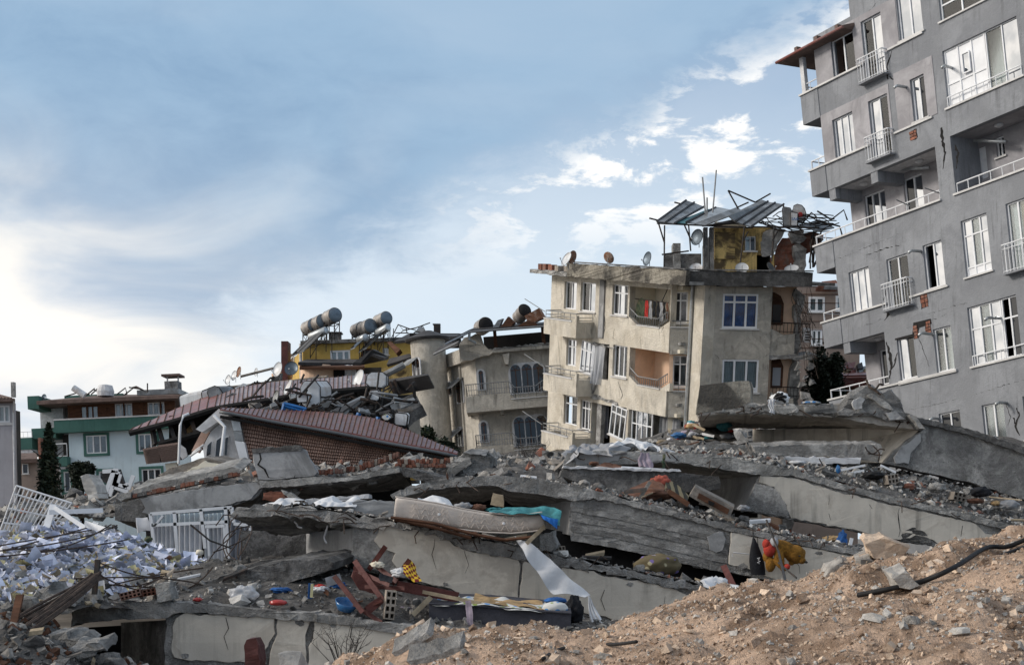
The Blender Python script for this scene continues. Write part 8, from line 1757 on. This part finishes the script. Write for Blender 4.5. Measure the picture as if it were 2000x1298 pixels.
plate([(204, 922, 32.4), (230, 916, 32.4), (246, 945, 32.4), (226, 955, 32.4), (200, 940, 32.4)], .1, 'dark_panel', 'tin_dark', W_, jit=.05)
rp = random.Random(77); PAPER = []
def paper_mesh(seed):
    r = random.Random(seed); mb = MB(); k = [r.uniform(-.5, .5) for _ in range(6)]
    mb.grid(lambda a, b: Vector(((a - .5) * .21, (b - .5) * .297, .05 * k[0] * math.sin(a * 5 + k[1] * 6) + .06 * k[2] * math.sin(b * 6 + k[3] * 6) + .05 * k[4] * (a - .5) * (b - .5) * 8)), 4, 5)
    me = bpy.data.meshes.new('paper_sheet'); me.from_pydata([v for v in mb.v], [], mb.f); [setattr(p, 'use_smooth', True) for p in me.polygons]; return me
for i in range(12):
    me = paper_mesh(i); me.materials.append(MT['paper' if i < 11 else 'paper_yellow']); PAPER.append(me)
zones = [((.02, .98), (.18, .80))]
for i in range(235):
    a = rp.betavariate(1.7, 1.45); b = .14 + .72 * rp.betavariate(1.5, 1.6); p = H5.at(a, b)
    q = H5.at(min(1, a + .01), b) - H5.at(max(0, a - .01), b); o = bpy.data.objects.new('paper_sheet', rp.choice(PAPER)); COL.objects.link(o); s = rp.uniform(.5, 1.0)
    o.location = p + Vector((0, -.04, rp.uniform(.03, .13))); o.scale = (s, s, s); o.rotation_euler = (rp.uniform(-.2, 1.0), rp.uniform(-.6, .6), rp.uniform(0, 6.28)); ORG[o.name] = p
    yl = o.data in PAPER[11:]; props(o, 'yellow sheet of paper strewn on the paper heap' if yl else 'white sheet of paper strewn on the paper heap', 'paper', 'yellow sheets on the paper heap' if yl else 'white sheets on the paper heap', 'thing')
mbs = {m: MB() for m in ('paper', 'paper_yellow', 'cloth_white', 'wood_pale', 'white_dirty')}
for i in range(4000):
    p = H5.at(rp.betavariate(1.4, 1.5), .06 + .86 * rp.random()) + Vector((0, 0, rp.uniform(.01, .09))); m = rnd_rot(rp); w, h = rp.uniform(.015, .085), rp.uniform(.012, .07); k = rp.choice(['paper', 'paper', 'paper', 'paper', 'paper', 'paper', 'paper_yellow', 'cloth_white', 'wood_pale', 'white_dirty'])
    mbs[k].add([p + m @ Vector((-w, -h, 0)), p + m @ Vector((w, -h, .02)), p + m @ Vector((w, h, 0)), p + m @ Vector((-w, h, .02))], [(0, 1, 2), (0, 2, 3)])
for k, mb in mbs.items(): mb.build('paper_litter', k, fix=False, label='torn scraps of paper littering the heap', cat='paper litter', kind='stuff')
for x, y, m in ((152, 1058, 'plastic_red'), (328, 1088, 'cloth_brown'), (305, 1120, 'plastic_red'), (62, 1092, 'cloth_red'), (290, 1052, 'cloth_green'), (390, 1078, 'cream'), (88, 1262, 'cloth_teal')): bundle('scrap', x, y, 20.5 if y < 1200 else 13.5, 16, 11, {'plastic_red': 'small bright red scrap', 'cloth_brown': 'brown scrap', 'cloth_red': 'dark red scrap', 'cloth_green': 'green scrap', 'cream': 'cream book block', 'cloth_teal': 'teal scrap'}[m] + f' in the paper heap' + (' by the long wires' if x == 305 else ''), m, 'scrap', seed=x, rough=.5, n=8)
# bundles of rods sweeping down the front of the heap
def rods(n, a, b, ja, jb, r, label, bend=.15, m='rebar', name='steel_rod', group='rods at the paper heap'):
    for i in range(n):
        p, q = P(a[0] + rp.uniform(-ja, ja), a[1] + rp.uniform(-ja, ja) * .6, a[2]), P(b[0] + rp.uniform(-jb, jb), b[1] + rp.uniform(-jb, jb) * .6, b[2]); mid = (p + q) / 2 + Vector((rp.uniform(-1, 1), rp.uniform(-.3, .3), rp.uniform(-1, .4))) * bend * (q - p).length
        path = [p * (1 - t) ** 2 + mid * 2 * t * (1 - t) + q * t * t for t in [k / 10 for k in range(11)]]; MB().tube(path, r, 5).build(name, m, label=label, cat='steel rod', group=group, kind='thing')
rods(15, (-10, 1268, 13.2), (188, 1122, 15.2), 22, 10, .016, 'dark steel rod in the bundle sweeping up to the post', .05); rods(6, (-10, 1230, 13.6), (170, 1140, 15), 12, 14, .014, 'thin rusty rod beside the steel bundle', .1, group='thin rods by the bundle')
rods(7, (10, 1090, 17), (200, 1045, 20), 40, 60, .010, 'thin bent wire over the upper paper heap', .25, group='wires over the upper paper heap'); rods(9, (190, 1130, 16.4), (360, 1120, 17), 60, 60, .009, 'looped wire over the lower paper heap', .35, group='wires over the lower paper heap'); rods(8, (440, 1090, 20), (470, 1030, 21), 30, 20, .009, 'curled reinforcing wire in front of the window screen', .4, group='wires before the window screen')
stick('wooden_post', (183, 1160, 15.2), (190, 1092, 15.3), .05, .05, 'iron', 'charred upright post in the paper heap', 'post'); bars([[(372, 1024, 20), (410, 1055, 20), (452, 1070, 20)]], .014, 'bent_rod', 'iron', label='bent rod crossing the window screen', cat='steel rod', kind='thing')
R_ = thing('painted_stump', 'dark red painted stump standing before the lowest plaster beam', 'stump', P(492, 1305, 13.2)); conc('478,1315 477,1258 482,1246 500,1245 505,1262 510,1315', 13.2, (.03, .14, 0), 'stump_body', 'wood_red', R_, jit=.008)
hull_obj('pale_rock', 3, 'rock_pale', P(573, 1292, 12.6), (.34, .3, .36), (.3, .2, .6), 'large pale rock beside the bare thorny shrub', 'rock', None)['kind'] = 'thing'
cloth('white_sheet', '530,985,19.5 560,976,19.6 600,978,19.6', '490,992,18.6 540,988,18.6 590,990,18.6', 'white sheet trapped on the slab below the tile-hung wall', 'cloth_white', 'sheet', 4, .04, crumple=.08, seed=3); cloth('white_sheet', '615,984,19.8 650,974,19.9 700,976,19.9', '610,990,19.1 650,990,19.1 690,994,19.1', 'pale lilac sheet on the slab beside the fallen bricks', 'cloth_white', 'sheet', 5, .04, crumple=.08, seed=5)
conc('650,992 700,975 770,978 775,1010 740,1012', 19.6, (0, .4, 0), 'block_body', 'grey_plaster', thing('rendered_block', 'grey rendered block beside the raised end of the mattress', 'concrete block', P(720, 1010, 19.6)))

# washing on the upper loggia of the beige house
LR = thing('laundry_rail', 'iron rail holding washing in the upper loggia of the beige house', 'laundry rail', FRL.p(*FRL.uv(1270, 640, -.3), -.3))
lp = lambda x, y, d=-.3: (x, y, FRL.p(*FRL.uv(x, y, d), d).y)
bars([[lp(1240, 583), lp(1306, 591)], [lp(1306, 560), lp(1292, 590), lp(1306, 591)]], .02, 'rail_bar', 'iron', LR)
for x0, x1, y1, m, lab in ((1238, 1252, 622, 'cloth_green', 'camouflage jacket at the end of the washing rail'), (1259, 1266, 620, 'cloth_red', 'red shirt on the washing rail'), (1267, 1274, 622, 'cloth_grey', 'grey shirt on the washing rail beside the red one'), (1275, 1281, 618, 'cloth_black', 'black shirt after the grey one on the washing rail'), (1282, 1288, 626, 'cloth_black', 'long black garment in the middle of the washing rail'), (1288, 1294, 627, 'cloth_grey', 'long grey garment near the bracket of the washing rail'), (1295, 1300, 624, 'cloth_black', 'narrow black garment near the bracket of the washing rail'), (1301, 1305, 622, 'cloth_brown', 'dark red garment last on the washing rail')):
    w = 8 if m == 'cloth_green' else 0; y0 = 584 + (x0 - 1240) * .12; j = lambda p: ','.join('%.2f' % a for a in p)
    cloth('hanging_garment', j(lp(x0 + 1 + w, y0)) + ' ' + j(lp((x0 + x1) / 2 + w, y0 - 1)) + ' ' + j(lp(x1 + w, y0 + 1)), j(lp(x0, y1)) + ' ' + j(lp(x1 + w * .6, y1 + 1)), lab, m, 'garment', 3, .05, nu=10, nv=10, group='washing on the rail', crumple=.05)

# splinters, laths and pipe ends lying about on the rubble
for h, nm, n in ((H1, 'above the lowest beam', 16), (H2, 'beside the mattress', 14), (H3, 'on the raw grey slab', 20), (H4, 'in the upper rubble strip', 26), (H5, 'in the paper heap', 10), (H6, 'in the front corner rubble', 8)):
    for i in range(n):
        p = h.at(rp.random(), rp.uniform(.05, .8)) + Vector((0, 0, .03)); d = Vector((rp.uniform(-1, 1), rp.uniform(-.5, .5), rp.uniform(-.25, .35))) * rp.uniform(.15, .5); w = rp.uniform(.012, .05)
        MB().box(p, d, Vector((0, w, w * .6)), Vector((w * .2, 0, w))).build('splintered_lath', rp.choice(['wood_pale', 'wood_grey', 'wood_brown', 'white_dirty', 'iron', 'wood_grey']), label='splintered lath lying ' + nm, cat='lath', group='laths ' + nm, kind='thing')
# ------------------------------------------------------------------ dirt bank in front
DB = Heap(['560,1345,13 700,1315,13 830,1262,13 1000,1252,13.4 1130,1262,13.6 1250,1232,13.8 1370,1196,14 1500,1172,14.2 1640,1130,14.6 1780,1110,14.8 1930,1092,15 2120,1075,15 2600,1050,15',
           '600,1345,11 690,1305,11 760,1275,11 815,1244,11 840,1234,11 900,1240,11 1000,1229,11 1060,1227,11 1130,1240,11 1190,1226,11 1250,1202,11 1310,1186,11 1370,1166,11 1430,1150,11 1500,1141,11 1560,1130,11 1620,1110,11 1650,1092,11 1710,1086,11 1780,1084,11 1850,1070,11 1930,1058,11 2000,1046,11 2100,1036,11 2650,1010,11',
           '600,1375,9 800,1320,9 1000,1300,9 1180,1310,9 1320,1270,9 1480,1225,9 1650,1180,9 1800,1160,9 2000,1130,9 2120,1120,9 2700,1090,9',
           '600,1480,7 800,1450,7 1000,1420,7 1180,1420,7 1400,1370,7 1650,1320,7 1850,1300,7 2150,1280,7 2800,1250,7', '600,1700,5 1000,1680,5 1500,1640,5 2300,1600,5 3000,1580,5'], .125, 2.0, nu=330, nv=120, name='dirt_bank', m='dirt', label='bank of sandy brown dirt and gravel in front of the ruins', seed=30)
rd = random.Random(5)
def gravel(n, smin, smax, mats, b, label):
    mbs = {m: MB() for m in mats}
    for i in range(n):
        a, y = rd.random(), rd.uniform(*b); p = DB.at(a, y)
        if fbm(p + Vector((5, 2, 0)), 1.1, 3) < -.18 and rd.random() < .75: continue
        s = smin + (smax - smin) * rd.random() ** 3; add_chunk(mbs[rd.choice(mats)], p + Vector((0, 0, s * .1)), s, rd, .9)
    for m, mb in mbs.items(): mb.build('gravel', m, fix=False, label=label, cat='gravel', kind='stuff')
gravel(30000, .010, .036, ['dirt_stone', 'dirt_stone', 'dirt', 'rock_pale'], (.12, .78), 'loose sandy gravel covering the dirt bank'); gravel(700, .03, .10, ['dirt', 'dirt', 'dirt_stone'], (.15, .75), 'dirt clods on the dirt bank'); gravel(950, .03, .09, ['dirt_stone', 'dirt_stone', 'dirt_stone', 'rock'], (.15, .75), 'loose pebbles on the dirt bank')
def bank_at(px, py):
    """the place on the dirt bank seen at a photo pixel"""
    best = None
    for i in range(0, 81):
        for b in [k / 60 for k in range(12, 46)]:
            p = DB.at(i / 100, b); e = (HX + F * p.x / p.y - px) ** 2 + (HY - F * (p.z - CZ) / p.y - py) ** 2
            if best is None or e < best[0]: best = (e, p)
    return best[1]
for px, py, w, h, m, lab in ((1915, 1155, 34, 14, 'dirt_stone', 'tan stone on the dirt bank below the cable end'), (1890, 1172, 18, 16, 'rock_pale', 'small pale stone under the tan one'), (1552, 1230, 24, 18, 'rock', 'bluish stone low on the dirt bank'), (1560, 1222, 14, 10, 'rock_pale', 'tiny pale stone beside the bluish one'), (1965, 1130, 60, 16, 'rock', 'long flat stone near the cable end'), (1180, 1285, 40, 16, 'rock', 'dark stone low on the dirt bank'), (1040, 1250, 22, 12, 'rock_pale', 'small pale stone on the lower dirt bank'), (1665, 1200, 44, 28, 'rock_pale', 'white stone in the middle of the dirt bank'), (1720, 1215, 60, 30, 'rock_pale', 'broad pale stone in the middle of the dirt bank'), (1780, 1232, 40, 30, 'rock', 'grey stone beside the broad pale stone'), (1880, 1240, 50, 26, 'rock_pale', 'pale stone low under the bank edge'), (1350, 1230, 26, 14, 'dirt_stone', 'tan stone on the slope of the dirt bank')):
    p = bank_at(px, py); k = p.y / F; hull_obj('stone', int(px), m, p + Vector((0, 0, h * k * .15)), (w * k * 1.1, w * k * .9, h * k * 1.3), (rd.uniform(-.2, .2), rd.uniform(-.2, .2), rd.uniform(-.4, .4)), lab, 'stone', 'stones on the dirt bank')['kind'] = 'thing'
for i in range(70):
    p = DB.at(rd.uniform(0, .74), rd.uniform(.26, .7)); s = rd.uniform(.04, .10); hull_obj('stone', rd.randrange(99), rd.choice(['dirt_stone', 'dirt_stone', 'rock', 'rock_pale']), p + Vector((0, 0, s * .15)), s, (rd.uniform(-.5, .5), rd.uniform(-.5, .5), rd.uniform(0, 6)), 'small stone lying loose on the dirt bank', 'stone', 'small stones on the dirt bank')['kind'] = 'thing'
def cable(s, r, label):
    q = [bank_at(x, y) + Vector((0, -.02, .035)) for x, y in pts(s)]; path = []
    for i in range(len(q) - 1):
        a, b, c, d = q[max(i - 1, 0)], q[i], q[i + 1], q[min(i + 2, len(q) - 1)]
        for t in [k / 6 for k in range(6)]: path.append(.5 * ((2 * b) + (c - a) * t + (2 * a - 5 * b + 4 * c - d) * t * t + (3 * b - a - 3 * c + d) * t ** 3))
    MB().tube(path + [q[-1]], r, 8).build('black_cable', 'black', smooth=True, label=label, cat='cable', group='cables on the dirt bank', kind='thing')
cable('1680,1172 1740,1158 1800,1142 1860,1112 1920,1090 1970,1075 2010,1066', .017, 'long black cable running up the dirt bank'); cable('1910,1112 1950,1092 1990,1078 2020,1070', .014, 'second black cable near the top of the dirt bank'); cable('1050,1296 1090,1276 1140,1262 1200,1256 1240,1258', .012, 'thin black cable low on the dirt bank'); cable('1965,1138 1985,1122 2010,1110', .014, 'short black cable end at the edge of the dirt bank')
for s, lab in (('765,1275 835,1235 842,1244 775,1285', 'grey board lying on the low end of the dirt bank'), ('795,1290 880,1270 900,1262 905,1272 860,1290 800,1298', 'broken concrete sheet on the low end of the dirt bank')):
    q = pts(s); c = bank_at(sum(a for a, b in q) / len(q), sum(b for a, b in q) / len(q)); T_ = thing('broken_sheet', lab, 'board', c); conc(s, c.y - .05, (.02, .12, .1), 'sheet_body', 'concrete', T_, jit=.006)
for s, lab in (('690,1300 730,1268 775,1250 800,1236 812,1240 760,1275 720,1310', 'long pale rock at the low end of the dirt bank'),):
    T_ = thing('rock_ridge', lab, 'rock', P(740, 1300, 10.8)); conc(s, 10.8, (.05, .35, -.05), 'rock_body', 'rock_pale', T_, jit=.03)

for s, m, lab in (('1683,1064 1700,1052 1735,1050 1762,1057 1777,1070 1766,1090 1738,1098 1705,1088', 'dirt_stone', 'largest sandstone block on the crest of the dirt bank'), ('1676,1090 1702,1086 1714,1098 1698,1112 1680,1106', 'rock', 'grey stone under the largest sandstone block'), ('1606,1135 1616,1108 1645,1093 1668,1096 1676,1116 1658,1148 1618,1152', 'rock', 'grey block half buried at the crest of the dirt bank'), ('1738,1124 1756,1114 1778,1116 1792,1142 1752,1154', 'rock', 'pale grey stone below the black cable')):
    q = pts(s); Y_ = 10.75 if 'cable' not in lab else bank_at(1765, 1150).y - .05; T_ = thing('stone', lab, 'stone', P(*q[-1], Y_), 'stones on the dirt bank'); conc(s, Y_, (.04, .32, .04), 'stone_body', m, T_, jit=.018)
